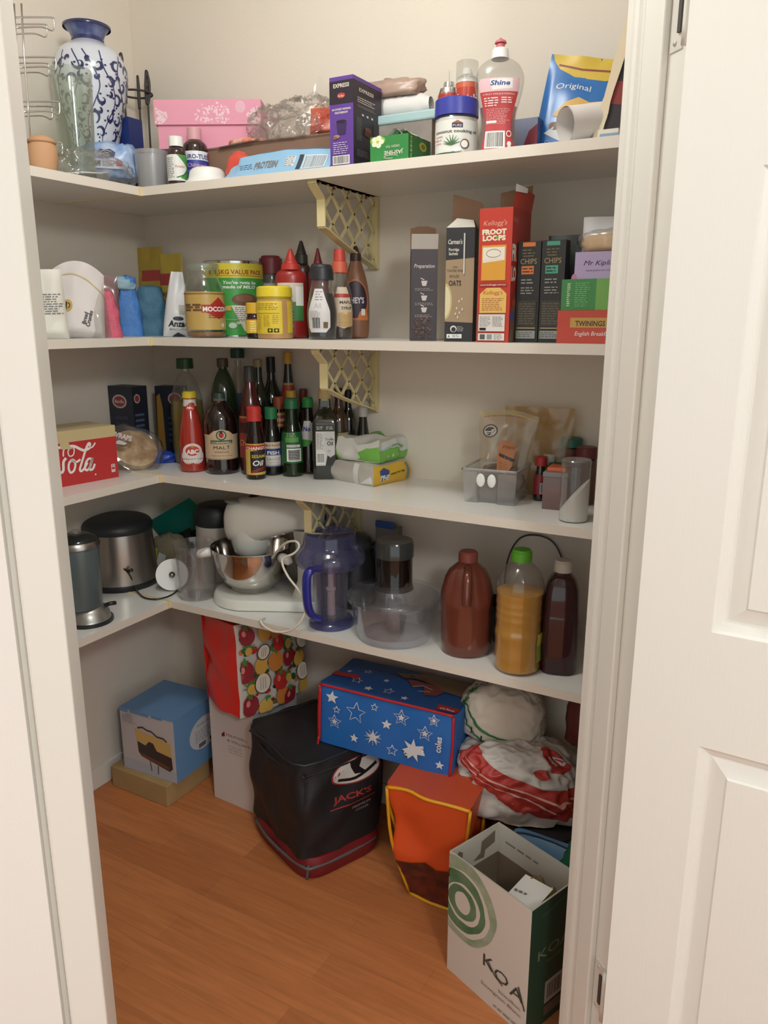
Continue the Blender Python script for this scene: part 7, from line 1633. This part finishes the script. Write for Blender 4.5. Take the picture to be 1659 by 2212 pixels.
# open wine carton
A = Vector((1.263, -.481, 0)); M = Vector((1.478, -.567, 0)); hK = .309
def wine_carton():
    v = M - A; w = v.length; a = math.atan2(v.y, v.x); d = .158; e = .0035
    t = thing('wine_carton', 'open white and green wine carton with painted ring on the floor by the door', 'carton', (A + M) / 2, a)
    wh = C(214, 202, 190); gd = C(32, 64, 46); inn = mat('carton_inside', (196, 188, 176), .8); kr = mat('kraft_inside', (120, 104, 84), .85)
    x = w / 2
    mb = MB()
    mb.add([(-x, 0, 0), (x, 0, 0), (x, 0, hK), (-x, 0, hK)], [(0, 1, 2, 3)], wh)
    mb.add([(x, 0, 0), (x, d, 0), (x, d, hK), (x, 0, hK)], [(0, 1, 2, 3)], gd); mb.add([(x, d, 0), (-x, d, 0), (-x, d, hK), (x, d, hK)], [(0, 1, 2, 3)], gd); mb.add([(-x, d, 0), (-x, 0, 0), (-x, 0, hK), (-x, d, hK)], [(0, 1, 2, 3)], gd)
    for q, o in (((-x + e, e, x - e, e), 0), ((x - e, e, x - e, d - e), 0), ((x - e, d - e, -x + e, d - e), 0), ((-x + e, d - e, -x + e, e), 0)):
        mb.add([(q[0], q[1], hK * .76), (q[2], q[3], hK * .76), (q[2], q[3], hK), (q[0], q[1], hK)], [(3, 2, 1, 0)], inn)
        mb.add([(q[0], q[1], e), (q[2], q[3], e), (q[2], q[3], hK * .76), (q[0], q[1], hK * .76)], [(3, 2, 1, 0)], kr)
    mb.add([(-x, 0, e), (x, 0, e), (x, d, e), (-x, d, e)], [(0, 1, 2, 3)], kr)
    ro = [(-x, 0), (x, 0), (x, d), (-x, d)]; ri = [(-x + e, e), (x - e, e), (x - e, d - e), (-x + e, d - e)]
    mb.add([(p, q, hK) for p, q in ro] + [(p, q, hK) for p, q in ri], [(i, (i + 1) % 4, 4 + (i + 1) % 4, 4 + i) for i in range(4)], C(180, 176, 160))
    G1 = mat('green_wash', (120, 144, 112), .5, vary=.6, vscale=16, c2=(178, 178, 158)); G2 = mat('green_wash_deep', (62, 104, 70), .5, vary=.45, vscale=14, c2=(104, 132, 98))
    def ringp(cx, cy, r0, r1, m, a0=0, a1=2 * PI, wob=.012):
        n = 46; return ('s', [(cx + (r0 + r1) / 2 * .72 * math.cos(a0 + (a1 - a0) * i / n), cy + (r0 + r1) / 2 * math.sin(a0 + (a1 - a0) * i / n)) for i in range(n + 1)], [(r1 - r0) * (1 + .07 * math.sin(i * .9) + .05 * math.sin(i * 2.3)) for i in range(n + 1)], m)
    # the wash is clipped by the carton edge, so only the parts on the face are drawn
    def wob(cx, cy, rx, ry, m, k=0): return ('p', [(cx + rx * (1 + .016 * math.sin(5 * a + k) + .008 * math.sin(11 * a + k)) * math.cos(a), cy + ry * (1 + .016 * math.sin(5 * a + k) + .008 * math.sin(9 * a)) * math.sin(a)) for a in [2 * PI * i / 60 for i in range(60)]], m)
    cl = [wob(.17, .68, .44, .33, G1, 1), wob(.19, .66, .34, .255, wh, 2), wob(.165, .665, .315, .235, G2, 3), wob(.20, .655, .215, .155, wh, 0), wob(.185, .66, .185, .130, G2, 4), wob(.19, .66, .10, .085, wh, 1)]
    def mp(u, v, o): return (min(max(u, -x), x), -o, min(max(v, 0), hK))
    arts(mb, cl + [('t', 'K', .54, .30, .14, {'b': .0, 'w': .13}, C(60, 66, 56)), ('t', 'O', .70, .275, .13, {'w': .17}, C(60, 66, 56)), ('t', 'A', .88, .25, .13, {'w': .16}, C(60, 66, 56)), ('s', [(.54, .36), (.62, .29), (.72, .26)], .01, C(60, 66, 56)), ('s', [(.90, .36), (.98, .21)], .012, C(60, 66, 56)),
                   ('t', 'Semillon', .80, .185, .035, {'w': .26, 'rot': -.02}, C(110, 100, 90)), ('t', 'Sauvignon Blanc', .70, .135, .035, {'w': .48, 'rot': -.02}, C(110, 100, 90)), ('l', .62, .03, .98, .06, 1, C(150, 130, 120))], mp, w, hK, -x, 0, fine=.012, off0=.0006)
    arts(mb, [('t', 'KOA', .5, .56, .11, {'w': .66, 'rot': .0}, C(120, 124, 96)), ('t', 'Semillon', .55, .5, .03, {'w': .4}, C(110, 114, 90)), ('r', .35, .16, 1, .34, C(176, 160, 150)), ('bar', .4, .19, .95, .31, C(70, 60, 60)), ('r', .35, .06, 1, .14, C(110, 90, 84)), ('s', [(.2, .9), (.8, .95)], .012, C(60, 92, 70))], right(x), d, hK, 0, 0)
    arts(mb, [('l', .1, .86, .55, .9, 1, C(140, 130, 120))], lambda u, v, o: (u, d - e - o, v), w - .01, hK, -x + e, 0)
    arts(mb, [('p', [(.1, .80), (.22, .80), (.24, .93), (.16, .96), (.1, .92)], kr), ('p', [(.45, .8), (.6, .84), (.62, .93), (.9, .96), (.9, .86), (.7, .84), (.68, .78)], kr)], lambda u, v, o: (-x + e + o, u, v), d, hK, 0, 0)
    mb.obj('carton_body', t, fix=False)
    mb = MB(); mb.add([(-x * .12, .020, .205), (x * .66, .010, .235), (x * .86, .085, .305), (x * .10, .105, .275)], [(0, 1, 2, 3)], WHITE)
    o = mb.obj('paper_sheet', None, fix=False); o.matrix_world = Matrix.Translation((A + M) / 2) @ Matrix.Rotation(a, 4, 'Z')
    its = MB(); arts(its, [('l', .1, .6, .7, .7, 1, GREY), ('s', [(.9, .05), (.95, .95)], .02, INK), ('l', .15, .4, .5, .46, 1, GREY)], lambda u, v, q: tuple(Vector((-x * .12, .020, .2065 + q)) + (Vector((x * .78, -.010, .03)) * u) + (Vector((x * .21, .080, .070)) * v)), 1, 1); its.obj('print', o, fix=False)
    tag(o, 'white printed sheet of paper inside the open wine carton', 'paper')
    mb = MB(); blob(mb, (x * .45, .110, .10), (.045, .030, .11), film('yellowed_bag_film', (216, 200, 140), .5, (190, 172, 110), rough=.15), 7, .22, 2.5)
    o = mb.obj('plastic_bag', None, fix=False); o.matrix_world = Matrix.Translation((A + M) / 2) @ Matrix.Rotation(a, 4, 'Z')
    tag(o, 'yellowish crumpled plastic bag inside the open wine carton', 'bag')
wine_carton()
# small pieces that belong to a part hang under that part
SUB = {'zip_pull': 'zip', 'bowl_handle': 'bowl', 'lid_knob': 'lid', 'badge_panel': 'head', 'speed_dial': 'head', 'whisk': 'head',
       'pusher_cap': 'food_pusher', 'hub': 'disc_body', 'nozzle': 'cap', 'base_ring': 'base', 'neck_label': 'bottle_body'}
for o in list(COL.objects):
    if o.parent is None or o.parent.parent is not None: continue
    want = SUB.get(o.name.split('.')[0])
    if not want: continue
    for p in o.parent.children:
        if p.name.split('.')[0] == want and p is not o:
            o.parent = p; break
bpy.context.view_layer.update()
